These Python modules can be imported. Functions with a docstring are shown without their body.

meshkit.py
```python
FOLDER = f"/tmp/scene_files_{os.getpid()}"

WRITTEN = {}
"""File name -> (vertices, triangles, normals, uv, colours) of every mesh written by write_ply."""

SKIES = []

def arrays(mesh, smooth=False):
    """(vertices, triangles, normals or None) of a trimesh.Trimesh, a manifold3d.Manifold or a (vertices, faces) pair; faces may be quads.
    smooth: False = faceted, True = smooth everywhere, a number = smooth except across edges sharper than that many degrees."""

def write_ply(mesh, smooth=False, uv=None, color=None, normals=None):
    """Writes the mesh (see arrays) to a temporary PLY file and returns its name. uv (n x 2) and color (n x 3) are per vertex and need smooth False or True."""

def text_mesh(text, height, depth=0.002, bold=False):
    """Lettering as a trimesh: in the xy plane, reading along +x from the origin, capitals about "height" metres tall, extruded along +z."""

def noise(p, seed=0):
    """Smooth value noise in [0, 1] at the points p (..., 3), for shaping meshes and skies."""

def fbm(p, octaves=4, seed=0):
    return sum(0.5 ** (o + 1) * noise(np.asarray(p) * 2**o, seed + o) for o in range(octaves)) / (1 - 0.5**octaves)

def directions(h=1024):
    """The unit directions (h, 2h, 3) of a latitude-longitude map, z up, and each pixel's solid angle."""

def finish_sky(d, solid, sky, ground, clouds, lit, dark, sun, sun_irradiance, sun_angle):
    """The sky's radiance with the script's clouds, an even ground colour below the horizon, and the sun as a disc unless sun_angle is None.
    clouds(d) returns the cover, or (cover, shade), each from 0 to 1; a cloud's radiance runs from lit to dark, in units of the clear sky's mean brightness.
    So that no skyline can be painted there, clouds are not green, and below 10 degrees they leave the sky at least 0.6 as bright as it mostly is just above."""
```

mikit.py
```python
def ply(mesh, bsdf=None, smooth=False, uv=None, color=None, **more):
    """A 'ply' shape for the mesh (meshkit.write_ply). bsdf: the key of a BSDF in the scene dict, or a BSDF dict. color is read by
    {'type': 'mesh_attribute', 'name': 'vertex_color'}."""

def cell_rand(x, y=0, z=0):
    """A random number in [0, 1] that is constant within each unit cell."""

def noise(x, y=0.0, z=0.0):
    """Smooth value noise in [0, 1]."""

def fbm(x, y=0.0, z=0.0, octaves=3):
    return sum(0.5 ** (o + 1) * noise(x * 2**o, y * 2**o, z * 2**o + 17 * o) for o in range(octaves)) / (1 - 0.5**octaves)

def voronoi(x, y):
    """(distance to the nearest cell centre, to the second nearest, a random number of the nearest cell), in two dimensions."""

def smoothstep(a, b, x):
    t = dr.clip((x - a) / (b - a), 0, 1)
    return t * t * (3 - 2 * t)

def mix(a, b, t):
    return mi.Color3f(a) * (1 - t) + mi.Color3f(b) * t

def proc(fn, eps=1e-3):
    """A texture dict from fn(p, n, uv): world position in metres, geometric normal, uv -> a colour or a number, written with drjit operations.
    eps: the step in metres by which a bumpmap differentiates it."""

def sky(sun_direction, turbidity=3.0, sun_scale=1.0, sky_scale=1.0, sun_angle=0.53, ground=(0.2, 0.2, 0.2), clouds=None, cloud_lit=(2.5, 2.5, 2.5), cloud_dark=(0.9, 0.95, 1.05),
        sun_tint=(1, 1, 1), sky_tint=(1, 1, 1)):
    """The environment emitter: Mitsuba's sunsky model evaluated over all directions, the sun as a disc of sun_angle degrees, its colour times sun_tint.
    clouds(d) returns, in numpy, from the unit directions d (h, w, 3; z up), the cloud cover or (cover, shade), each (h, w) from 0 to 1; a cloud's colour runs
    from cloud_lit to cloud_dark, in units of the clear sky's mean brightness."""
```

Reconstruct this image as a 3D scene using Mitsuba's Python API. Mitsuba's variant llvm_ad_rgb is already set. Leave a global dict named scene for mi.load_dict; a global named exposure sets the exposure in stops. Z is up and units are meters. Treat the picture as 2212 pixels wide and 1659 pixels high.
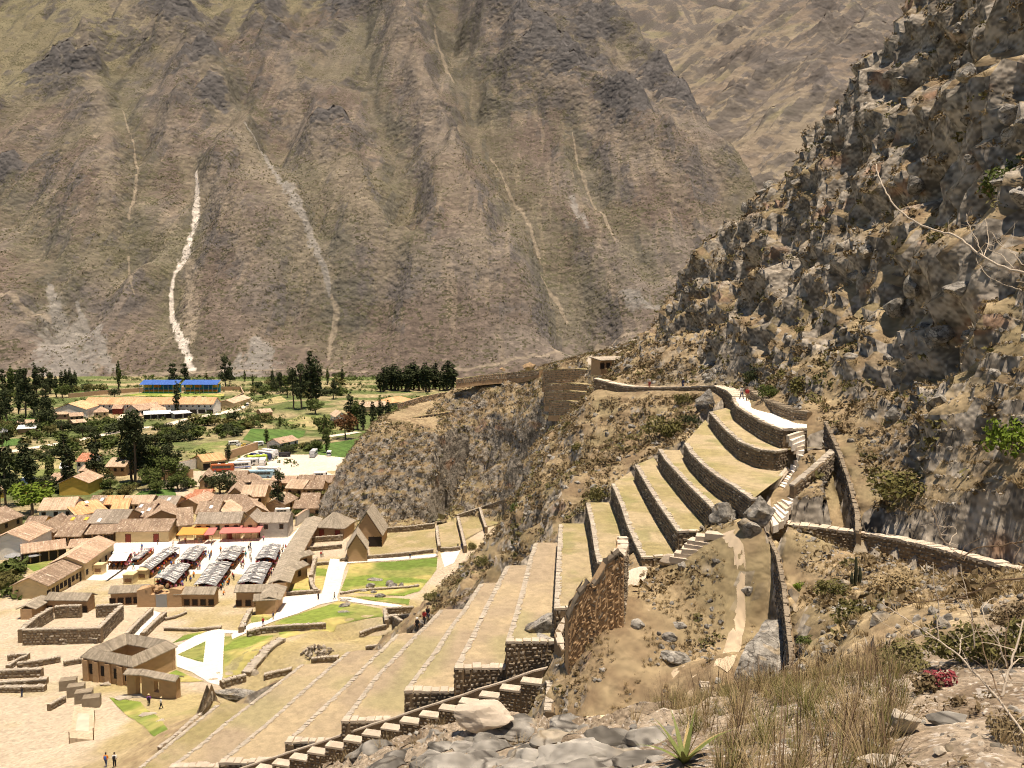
import math, random
import numpy as np, trimesh, mitsuba as mi, drjit as dr
import mikit, meshkit
from mikit import noise, fbm, voronoi, cell_rand, smoothstep, mix
from scipy.interpolate import LinearNDInterpolator, RegularGridInterpolator
from scipy.ndimage import gaussian_filter
from scipy.spatial import cKDTree
from shapely.geometry import Polygon, LineString, Point
import shapely

T4 = mi.ScalarTransform4f
# ---------------------------------------------------------------- camera, sky, exposure
HC, PITCH = 64.0, math.radians(4.5)
FOC = 1106 / math.tan(math.radians(32.5))
exposure = 2.08
scene = {}
labels = {}
scene['camera'] = {'type': 'perspective', 'fov': 65.0, 'fov_axis': 'x', 'near_clip': 0.1, 'far_clip': 20000.0,
                   'to_world': T4().look_at(origin=[0, 0, HC], target=[0, math.cos(PITCH), HC - math.sin(PITCH)], up=[0, 0, 1])}
SUN = np.array([0.11, -0.10, 0.985])
scene['sky_light'] = mikit.sky(SUN.tolist(), turbidity=3.0, sun_tint=(1.0, 0.99, 0.98), sky_tint=(1.0, .95, .89), sky_scale=.5)


# ---------------------------------------------------------------- points of the place: a ray of the survey camera met with a level or a distance
def ray(px, py):
    u, v = (px - 1106) / FOC, (829.5 - py) / FOC
    return np.array([u, math.cos(PITCH) + v * math.sin(PITCH), -math.sin(PITCH) + v * math.cos(PITCH)])
def U(px, py, z=0.0):
    d = ray(px, py)
    return np.array([0, 0, HC]) + d * ((z - HC) / d[2])
def W(px, py, Y):
    d = ray(px, py)
    return np.array([0, 0, HC]) + d * (Y / d[1])
def c1(x, y): return x * .337, 745.5 + y * .337
def c2(x, y): return x * .337, 1100 + y * .337
def c3(x, y): return 542 + x * .337, 745.5 + y * .337
def c4(x, y): return 542 + x * .337, 1100 + y * .337
def c5(x, y): return 1152 + x * .337, 677.7 + y * .337
def c6(x, y): return 1152 + x * .337, 1100 + y * .337
def pm(pts, c): return [c(*q) for q in pts]

# ---------------------------------------------------------------- names and entries
used = {}
def key_of(name):
    n = used.get(name, -1) + 1
    used[name] = n
    return name if n == 0 else f'{name}_{n:03d}'
def obj(name, mesh, bsdf, parent=None, smooth=False, label=None, kind=None, **more):
    k = key_of(f'{parent}__{name}' if parent else name)
    scene[k] = mikit.ply(mesh, bsdf, smooth=smooth, **more) if not isinstance(mesh, dict) else {**mesh, 'bsdf': {'type': 'ref', 'id': bsdf}, **more}
    if label or kind:
        labels[k] = {a: b for a, b in (('label', label), ('kind', kind)) if b}
    return k
def thing(name, label, cat, group=None, kind=None):
    k = key_of(name)
    labels[k] = {'label': label, 'category': cat}
    if group: labels[k]['group'] = group
    if kind: labels[k]['kind'] = kind
    return k
def tag(k, label, cat, group=None, kind=None):
    labels[k] = {'label': label, 'category': cat}
    if group: labels[k]['group'] = group
    if kind: labels[k]['kind'] = kind
    return k
def struct(name, mesh, bsdf, smooth=False, label=None):
    k = obj(name, mesh, bsdf, None, smooth)
    labels[k] = {'kind': 'structure'}
    if label: labels[k]['label'] = label
    return k

# ---------------------------------------------------------------- mesh building
class MB:
    def __init__(self): self.v, self.f, self.n = [], [], 0
    def add(self, v, f):
        v = np.asarray(v, float).reshape(-1, 3); f = np.asarray(f, int)
        if f.shape[1] == 4: f = np.vstack([f[:, [0, 1, 2]], f[:, [0, 2, 3]]])
        self.v.append(v); self.f.append(f + self.n); self.n += len(v)
        return self
    def mesh(self): return np.vstack(self.v), np.vstack(self.f)
    def __bool__(self): return self.n > 0
BOXF = np.array([[0, 2, 3, 1], [4, 5, 7, 6], [0, 1, 5, 4], [2, 6, 7, 3], [0, 4, 6, 2], [1, 3, 7, 5]])
def box8(p):  # corners ordered z fastest: (x0,y0,z0),(x0,y0,z1),(x0,y1,z0),(x0,y1,z1),(x1...)
    return np.asarray(p, float), np.vstack([BOXF[:, [0, 2, 1]], BOXF[:, [0, 3, 2]]])
def boxm(cx, cy, cz, sx, sy, sz, rot=0.0):
    c, s = math.cos(rot), math.sin(rot)
    q = np.array([[x, y, z] for x in (-.5, .5) for y in (-.5, .5) for z in (-.5, .5)]) * [sx, sy, sz]
    q[:, :2] = q[:, :2] @ np.array([[c, s], [-s, c]])
    return box8(q + [cx, cy, cz])
ICO = trimesh.creation.icosphere(subdivisions=1)
ICO0 = trimesh.creation.icosphere(subdivisions=0)
ICO2 = trimesh.creation.icosphere(subdivisions=2)
def rockmesh(rng, sub=1, rough=.25, squash=(1, 1, 1), cuts=5):
    m = {0: ICO0, 1: ICO, 2: ICO2}.get(sub) or trimesh.creation.icosphere(subdivisions=sub)
    v = np.array(m.vertices)
    for _ in range(cuts):
        n = rng.normal(size=3); n /= np.linalg.norm(n)
        d = v @ n - rng.uniform(.45, .8)
        v = v - np.maximum(d, 0)[:, None] * n * .9
    v = v * (1 + rough * (meshkit.fbm(v * 1.7 + rng.uniform(0, 50, 3), 3)[:, None] - .5))
    return v * squash, np.array(m.faces)
def prism(poly, z0, z1):
    m = trimesh.creation.extrude_polygon(Polygon(poly), z1 - z0, engine='earcut')
    v = np.array(m.vertices); v[:, 2] += z0
    return v, np.array(m.faces)
def sheet(poly, zf, step=None):
    """A flat or draped sheet over a plan polygon; zf: level or function."""
    P = poly if isinstance(poly, Polygon) else Polygon(poly)
    if not P.is_valid: P = P.buffer(0)
    if hasattr(P, 'geoms'): P = max(P.geoms, key=lambda g: g.area)
    if step: P = shapely.segmentize(P, step)
    v, f = trimesh.creation.triangulate_polygon(P, engine='earcut')
    if step:
        x0, y0, x1, y1 = P.bounds
        gx, gy = np.meshgrid(np.arange(x0, x1, step), np.arange(y0, y1, step))
        g = np.stack([gx.ravel(), gy.ravel()], 1)
        g = g[shapely.contains_xy(P.buffer(-step * .4), g[:, 0], g[:, 1])]
        pts = np.vstack([np.array(P.exterior.coords)[:-1], g])
        from scipy.spatial import Delaunay
        t = Delaunay(pts); f = t.simplices
        c = pts[f].mean(1)
        f = f[shapely.contains_xy(P, c[:, 0], c[:, 1])]
        v = pts
        a = v[f]
        area = np.cross(a[:, 1] - a[:, 0], a[:, 2] - a[:, 0])
        f = np.where((area < 0)[:, None], f[:, ::-1], f)
    z = zf(v[:, 0], v[:, 1]) if callable(zf) else np.full(len(v), float(zf))
    return np.column_stack([v, z]), f
def tube(pts, rad, sides=6, cap=True):
    pts = np.asarray(pts, float); n = len(pts)
    rad = np.broadcast_to(np.asarray(rad, float), (n,))
    t = np.gradient(pts, axis=0); t /= np.linalg.norm(t, axis=1, keepdims=True) + 1e-12
    ref = np.array([0, 0, 1.]) if abs(t[0, 2]) < .9 else np.array([1., 0, 0])
    a = np.cross(t, ref); a /= np.linalg.norm(a, axis=1, keepdims=True) + 1e-12
    b = np.cross(t, a)
    th = np.arange(sides) / sides * 2 * np.pi
    v = pts[:, None] + rad[:, None, None] * (np.cos(th)[None, :, None] * a[:, None] + np.sin(th)[None, :, None] * b[:, None])
    v = v.reshape(-1, 3)
    i, j = np.meshgrid(np.arange(n - 1), np.arange(sides), indexing='ij')
    q = np.stack([i * sides + j, i * sides + (j + 1) % sides, (i + 1) * sides + (j + 1) % sides, (i + 1) * sides + j], -1).reshape(-1, 4)
    f = np.vstack([q[:, [0, 2, 1]], q[:, [0, 3, 2]]])
    if cap:
        v = np.vstack([v, pts[:1], pts[-1:]])
        k = np.arange(sides)
        f = np.vstack([f, np.stack([np.full(sides, len(v) - 2), k, (k + 1) % sides], 1),
                       np.stack([np.full(sides, len(v) - 1), (n - 1) * sides + (k + 1) % sides, (n - 1) * sides + k], 1)])
    return v, f
def grid_faces(nx, ny):
    i, j = np.meshgrid(np.arange(nx - 1), np.arange(ny - 1), indexing='ij')
    a = i * ny + j
    q = np.stack([a, a + ny, a + ny + 1, a + 1], -1).reshape(-1, 4)
    return np.vstack([q[:, [0, 1, 2]], q[:, [0, 2, 3]]])
def copies(v, f, M):  # M: (k,4,4)
    V = np.einsum('kij,nj->kni', M[:, :3, :3], v) + M[:, None, :3, 3]
    return V.reshape(-1, 3), (f[None] + (np.arange(len(M)) * len(v))[:, None, None]).reshape(-1, 3)
def mats(pos, scale, yaw, tilt=None):
    k = len(pos); M = np.zeros((k, 4, 4)); M[:, 3, 3] = 1
    scale = np.broadcast_to(np.asarray(scale, float).reshape(k, -1), (k, 3))
    c, s = np.cos(yaw), np.sin(yaw)
    R = np.zeros((k, 3, 3)); R[:, 0, 0] = c; R[:, 0, 1] = -s; R[:, 1, 0] = s; R[:, 1, 1] = c; R[:, 2, 2] = 1
    if tilt is not None:
        a, b = tilt[:, 0], tilt[:, 1]
        Rx = np.zeros((k, 3, 3)); Rx[:, 0, 0] = 1; Rx[:, 1, 1] = np.cos(a); Rx[:, 1, 2] = -np.sin(a); Rx[:, 2, 1] = np.sin(a); Rx[:, 2, 2] = np.cos(a)
        Ry = np.zeros((k, 3, 3)); Ry[:, 1, 1] = 1; Ry[:, 0, 0] = np.cos(b); Ry[:, 0, 2] = np.sin(b); Ry[:, 2, 0] = -np.sin(b); Ry[:, 2, 2] = np.cos(b)
        R = Rx @ Ry @ R
    M[:, :3, :3] = R * scale[:, None, :]; M[:, :3, 3] = pos
    return M

# ---------------------------------------------------------------- materials
def mat(name, rgb, rough=.9, two=True, **kw):
    b = {'type': 'principled', 'base_color': {'type': 'rgb', 'value': list(rgb)}, 'roughness': rough, 'specular': kw.pop('specular', .25), **kw}
    scene[name] = {'type': 'twosided', 'bsdf': b} if two else b
    return name
def pmat(name, fn, rough=.95, bump=None, bscale=1.0, eps=.02):
    b = {'type': 'principled', 'base_color': mikit.proc(fn), 'roughness': rough, 'specular': .2}
    if bump is not None:
        b = {'type': 'bumpmap', 'arbitrary': mikit.proc(bump, eps=eps), 'scale': bscale, 'bsdf': b}
    scene[name] = {'type': 'twosided', 'bsdf': b}
    return name
C = mi.Color3f
# ---------------------------------------------------------------- terrain of the hill and the near valley
def lerp_line(pts, n):
    pts = np.asarray(pts, float); s = np.r_[0, np.cumsum(np.linalg.norm(np.diff(pts, axis=0), axis=1))]
    t = np.linspace(0, s[-1], n)
    return np.stack([np.interp(t, s, pts[:, k]) for k in range(pts.shape[1])], 1)
cA = lambda x, y: (813.3 + x * .1961, 1152 + y * .1961)
cB = lambda x, y: (433.7 + x * .1961, 1333.7 + y * .1961)
cC = lambda x, y: (786.1 + x * .1961, 1333.7 + y * .1961)
TERR = [  # (level below the camera, edge in survey pixels)
 (12.2, [(1533,890),(1550,910),(1573,934),(1600,956),(1637,971),(1678,976),(1700,971)]),
 (14.0, [(1479,957),(1492,978),(1519,1005),(1553,1032),(1587,1052),(1624,1079)]),
 (15.8, [(1423,971),(1438,994),(1469,1028),(1502,1062),(1526,1085),(1546,1106)]),
 (17.8, [(1373,1005),(1388,1031),(1408,1065),(1432,1102),(1465,1149)]),
 (19.7, [(1322,1045),(1341,1089),(1354,1129),(1371,1170),(1388,1205)]),
 (22.0, [(1267,1087),(1277,1129),(1285,1183),(1292,1217)]),
 (24.3, [(1209,1133),(1206,1183),(1203,1237),(1199,1316)]),
 (27.0, pm([(1740,115),(1680,300),(1600,620),(1530,880),(1430,1200)], cA)),
 (29.5, pm([(1430,365),(1370,480),(1300,620),(1190,830),(1060,1110),(860,1490)], cA)),
 (32.3, pm([(1140,560),(1050,700),(960,840),(800,1050),(620,1330),(490,1500)], cA) + [(874,1494.5)]),
 (35.3, pm([(700,850),(570,990),(440,1110)], cA) + pm([(1930,650),(1680,990),(1550,1150)], cB)),
 (38.5, pm([(2160,190),(1910,430),(1560,790),(1270,1060),(1000,1320),(930,1380)], cB)),
 (42.0, pm([(1620,380),(1430,540),(1110,820),(840,1070),(640,1240),(260,1550),(200,1610)], cB)),
 (45.5, pm([(1110,520),(880,700),(540,960),(250,1180),(0,1400)], cB) + [(365,1659)]),
 (49.0, pm([(170,970),(0,1110)], cB) + [(300,1659)]),
]
PATH_EDGE = [(1582,860),(1590,877),(1614,893),(1651,914),(1691,929),(1743,927)]
PATH_BACK = [(1610,853),(1631,871),(1657,887),(1691,902),(1725,914),(1743,915)]
edges = [np.array([U(x, y, HC - 10.4) for x, y in PATH_EDGE])] + [np.array([U(x, y, HC - d) for x, y in e]) for d, e in TERR]
# plan polygon of each terrace: its own edge and the edge of the one above it
def extend(e, a, b):
    e = np.array(e)
    d0 = (e[0] - e[1]); d0 /= np.linalg.norm(d0); d1 = (e[-1] - e[-2]); d1 /= np.linalg.norm(d1)
    return np.vstack([e[0] + d0 * a, e, e[-1] + d1 * b])
terr_poly = []
for k in range(1, len(edges)):
    e, b = edges[k], edges[k - 1]
    b2 = extend(b, 6, 2)
    far = b2[:, 1] > e[0, 1] + 3
    q = np.vstack([e[:, :2], b2[::-1, :2]])
    P = Polygon(q).buffer(0)
    if hasattr(P, 'geoms'): P = max(P.geoms, key=lambda g: g.area)
    clip = Polygon([(-300, min(e[:, 1].min(), 400) - .01), (300, e[:, 1].min() - .01), (300, e[0, 1] + .5 if k > 5 else 400), (-300, e[0, 1] + .5 if k > 5 else 400)])
    P = P.intersection(clip)
    if hasattr(P, 'geoms'): P = max(P.geoms, key=lambda g: g.area)
    terr_poly.append(P)

CP = []   # control points of the slope (x, y, z)
def cw(Y, *pts):
    for q in pts: CP.append(W(q[0], q[1], Y))
def cwl(*t):
    for x, y, Y in t: CP.append(W(x, y, Y))
def czl(*t):
    for x, y, z in t: CP.append(U(x, y, z))
# upper right hill
cwl((1600,842,117),(1500,828,126),(1400,815,136),(1320,812,142),(1280,822,138),
    (1400,735,168),(1480,620,165),(1560,500,160),(1640,430,154),(1690,400,150),(1740,345,146),(1790,290,142),(1870,150,132),(1930,80,128),(1975,0,125),(2080,-150,122),(2220,-300,112),
    (1440,770,150),(1520,700,146),(1600,600,142),(1660,520,139),(1560,780,128),(1640,700,124),(1700,700,115),(1700,550,128),(1850,400,119),(1850,600,103),(1850,750,93),(1700,820,106),(1640,850,108),
    (1950,250,114),(2000,400,98),(2000,600,86),(2000,800,76),(1900,880,80),(2212,0,84),(2212,300,74),(2212,600,64),(2212,900,54),(2212,1100,48.5),(2000,1000,66),(1830,950,75),(1880,1060,66),(2020,1120,57.5),
    (2500,100,66),(2500,400,58),(2500,800,47),(2500,1150,38),(2700,0,60),(2700,600,46),(2700,1150,32))
for x, y, z in ((60, 185, 70), (75, 165, 84), (90, 150, 96), (110, 130, 112), (120, 90, 110), (110, 60, 96), (100, 30, 84), (60, 10, 72), (40, -12, 66), (45, 200, 62), (34, 215, 57), (120, 200, 90), (120, 300, 80), (60, 300, 60), (125, -12, 80)):
    CP.append(np.array([x, y, z], float))
# wall side path to the right, ground above and below it
cwl((1690,1136,65.5),(1850,1150,62),(2000,1178,55.5),(2212,1238,46.5))
cwl((1700,1180,66),(1850,1185,59),(2000,1220,51),(2212,1290,40),(1760,1300,47),(1850,1250,51),(1800,1350,37),(2000,1280,40),(1725,1450,37),(1720,1380,43.5),(1712,1300,50),(1700,1240,57))
# enclosure below the tall wall
cwl((1600,1180,60.5),(1560,1148,63.5),(1500,1180,63),(1640,1100,62.5),(1600,1120,63),(1655,1060,65),(1675,1025,69),(1440,1205,65),(1500,1250,62),(1400,1300,59),(1300,1450,54),(1235,1430,57),(1300,1600,47),(1450,1450,53),(1550,1350,57.5),(1630,1300,57),(1650,1440,52.5),(1640,1380,55.5),(1620,1240,58.5),(1690,1540,42.5),(1600,1560,44),(1500,1620,42),(1200,1500,56),(1195,1590,52),(1400,1550,50),(1368,1228,64),(1341,1295,60),(1346,1362,57.2),(1180,1400,65.5))

# near ground round the camera
for x, y, z in ((0, 0, 62.2), (-4, 0, 61.8), (4, 0, 62.6), (0, -10, 63.2), (-12, -4, 60), (10, -4, 63.4), (20, 0, 64.5), (20, -12, 66), (-14, -12, 61), (0, 4, 60.3), (4, 4, 60.8), (9, 7, 60.6), (18, 14, 59.5)):
    CP.append(np.array([x, y, z], float))
cwl((1500,1659,8),(1480,1632,9.5),(1550,1562,13.5),(1700,1545,12.5),(1900,1470,11.5),(1950,1580,7.4),(2212,1500,8),(2212,1659,4.1),(1800,1659,6),(2100,1360,20),(2212,1330,23),(1800,1450,18),(1650,1600,9.5),
    (850,1610,19),(900,1562,21),(1000,1548,22),(1150,1562,21),(1300,1587,19),(1420,1600,16.5),(1106,1659,13),(1106,1850,6.5),(800,1700,14),(1300,1659,12),(960,1640,15),(1200,1610,16.5))
for x, y, z in ((-9, 28, 45), (-14, 34, 38), (0, 32, 44), (5, 32, 45), (9, 34, 45.5), (-18, 18, 47), (-24, 10, 46), (-20, -10, 54), (-34, 30, 32), (-44, 60, 22), (-40, 5, 40), (-45, -12, 42)):
    CP.append(np.array([x, y, z], float))
# cliff side below the path, to the lawns
cwl((1300,860,136),(1450,895,119),(1370,950,113),(1530,870,115),(1250,920,134),(1300,1000,112),(1200,1050,115),(1240,1040,106),(1130,1000,165),(1100,1150,106),(1180,1110,101),(1062,1215,104),(1018,1255,104),(965,1305,101),(935,1320,102),
    (1003,1226,113),(1058,1174,128),(1103,1127,145),(1126,1102,158),(1180,960,160),(1160,1050,128))
for e in edges[1:7]:
    d = e[0] - e[1]; d /= np.linalg.norm(d)
    CP.append(e[0] + d * 1.5 - [0, 0, .4]); CP.append(e[0] + d * 4 - [1.5, 0, 3.0])
for e in edges[7:]:
    d = e[0] - e[1]; d /= np.linalg.norm(d)
    CP.append(e[0] + d * 1.0 - [0, 0, .5]); CP.append(e[0] + d * 6 - [1.5, 0, 6.5]); CP.append(e[0] + d * 16 - [4, 0, 14.0])
for x, y, z in ((-19, 150, 5), (-17, 170, 1.2), (-24, 135, 7), (-30, 150, 1.5), (-12, 190, 1.), (-8, 215, .8), (-1, 235, .8), (8, 245, 1.2), (-6, 140, 20), (-4, 170, 9), (2, 190, 9), (10, 210, 8)):
    CP.append(np.array([x, y, z], float))
# second spur
cwl((700,1118,255),(740,1136,248),(800,1140,246),(880,1137,247),(940,1132,249),(965,1085,262),(1000,1075,266),(1060,1072,266),(1110,1050,262),
    (735,1000,258),(715,1050,257),(765,960,262),(822,940,263),(895,942,262),(962,934,264),(850,1040,253),(930,1020,255),(800,1030,254),(850,980,258),(930,970,259),
    (990,1000,266),(1040,1000,264),(1100,980,262),(1000,930,280),(1050,900,278),(1120,900,262),(1150,880,250),(1000,830,296),(1040,818,296),(1100,808,292),(1160,795,285),(1165,850,262),
    (830,905,272),(900,905,276),(970,900,278),(835,893,282),(880,875,290),(940,860,294),(975,845,297),(795,930,272),(880,915,268))
cwl((1180,880,238),(1270,880,190),(1180,812,246),(1300,810,205),(1230,772,246),(1320,770,240),(1360,745,242),(1290,785,225))
for x, y, z in ((-68, 285, 0), (-60, 310, 0), (-45, 325, 1), (-20, 335, 3), (0, 340, 10), (30, 340, 30), (-62, 268, 0), (-66, 262, 0), (-66, 275, 0)):
    CP.append(np.array([x, y, z], float))
# ground by the ruins
czl((0,1659,7),(200,1600,8.5),(240,1659,10.5),(380,1560,11.),(60,1500,4.5),(180,1380,2.4),(450,1400,3.2),(420,1490,5.5),(290,1500,5.2),(330,1530,6.2),(560,1400,7),(480,1520,9.5),(640,1385,7),(700,1340,5),(560,1340,2.8),(800,1330,4.5),(740,1385,8),(860,1345,5),(890,1300,3),
    (300,1300,1),(130,1300,.6),(0,1340,1.5),(0,1440,3),(600,1290,.5),(700,1280,.5),(650,1230,.2),(850,1250,.3),(930,1195,.3),(0,1260,.3),(500,1330,1.6),(640,1310,1.4),(800,1300,2.0))
for x, y, z in ((-140, 240, 0), (-60, 240, 0), (-140, 340, 0), (-80, 340, 0), (-100, 200, 0), (-70, 205, 0), (-30, 215, 0), (-40, 240, 0), (-140, 190, .2), (-140, 100, 7), (-110, 60, 9), (-140, -12, 12), (-80, 60, 11), (-60, 40, 15), (-60, -12, 30), (-25, 250, 0), (-5, 252, .6)):
    CP.append(np.array([x, y, z], float))
for s_ in np.linspace(0, 1, 9):   # ground in front of the long staircase
    q = np.array([2.6, 62.6, 35.6]) * (1 - s_) + np.array([-31.0, 71.6, 20.0]) * s_
    CP.append(q + [-.8, -3.0, -3.2]); CP.append(q + [-2.5, -10.0, -6.0 - 1.5 * s_])
for e in edges[1:6]:
    d = e[-1] - e[-2]; d /= np.linalg.norm(d)
    CP.append(e[-1] + d * 1.0 - [-.6, 0, .5]); CP.append(e[-1] + d * 2.2 - [-1.5, 0, 1.0])
for e, (d, _) in zip(edges[1:7], TERR):   # the slope meets the near ends of the terraces
    for q in e[1:-1:2]: CP.append(np.array([q[0], q[1], q[2] - .6]))
ST_L = [(1700,941),(1711,964),(1725,981),(1718,1001),(1705,1018),(1678,1052),(1661,1082),(1657,1123)]
ST_R = [(1743,927),(1738,964),(1735,1001),(1732,1015),(1705,1062),(1691,1099),(1671,1130),(1668,1135)]
ST_Z = np.linspace(HC - 10.6, HC - 16.6, 8)
for (a, b), (c, d), z in zip(ST_L, ST_R, ST_Z): CP.append(U(a, b, z) - [.3, 0, .35]); CP.append(U(c, d, z) + [.3, 0, -.2])
CP += [np.array(q) for q in ((18.2, 61.6, 49.2), (17.3, 62.4, 48.4), (19.6, 61.9, 49.5), (16.4, 64.3, 47.4))]
CP = np.array(CP)
RES = .58
GX = np.arange(-140, 125, RES); GY = np.arange(-12, 340, RES)
gx, gy = np.meshgrid(GX, GY, indexing='ij')
_lin = LinearNDInterpolator(CP[:, :2], CP[:, 2])
base = _lin(gx, gy); base = np.where(np.isnan(base), 0, base)
base = gaussian_filter(base, 2.4)
nearw = np.exp(-np.maximum(np.hypot(gx - 2, gy - 8) - 16, 0) ** 2 / 60)
def steepness(z):
    a, b = np.gradient(z, RES); return np.hypot(a, b)
steep = gaussian_filter(steepness(base), 2)
P3 = np.stack([gx, gy, base], -1)
rk = np.clip((steep - .3) / .5, 0, 1)
hill = base + (meshkit.fbm(P3 / 5, 3, 8) - .5) * .5 * np.clip(steep * 4, 0, 1)
# crack between the two blocks of the spur
crack = LineString([W(1000,885,276)[:2], W(984,932,270)[:2], W(968,985,262)[:2], W(955,1035,257)[:2], W(942,1085,252)[:2], W(938,1105,249)[:2]])
dcr = shapely.distance(crack, shapely.points(gx, gy))
wob = 1.5 + 1.8 * meshkit.noise(P3 / 6, 77)
hill = np.where((dcr < wob) & (base > 1), np.minimum(hill, base - 24 * (1 - dcr / wob) ** .5), hill)
hill = np.where(base < 1.2, np.minimum(hill, base + .1), hill)
for P, (d, _) in zip(terr_poly, TERR):
    q = P.buffer(.9)
    x0, y0, x1, y1 = q.bounds
    s = np.s_[max(int((x0 + 140) / RES), 0):int((x1 + 140) / RES) + 2, max(int((y0 + 12) / RES), 0):int((y1 + 12) / RES) + 2]
    inside = shapely.contains_xy(q, gx[s], gy[s])
    hill[s] = np.where(inside, np.minimum(hill[s], HC - d - .8), hill[s])
hz = RegularGridInterpolator((GX, GY), hill, bounds_error=False, fill_value=0.0)
def hillz(x, y):
    r = hz(np.stack(np.broadcast_arrays(np.asarray(x, float), np.asarray(y, float)), -1))
    return r if np.ndim(x) or np.ndim(y) else float(r[0])
def on_hill(px, py, far=420.0):
    """First meeting of a survey ray with the hill."""
    d = ray(px, py); t = np.arange(2, far, .3) / d[1]
    q = np.array([0, 0, HC]) + d * t[:, None]
    below = q[:, 2] < np.maximum(hillz(q[:, 0], q[:, 1]), 0)
    i = np.argmax(below)
    return q[i] if below.any() else q[-1]
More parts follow.
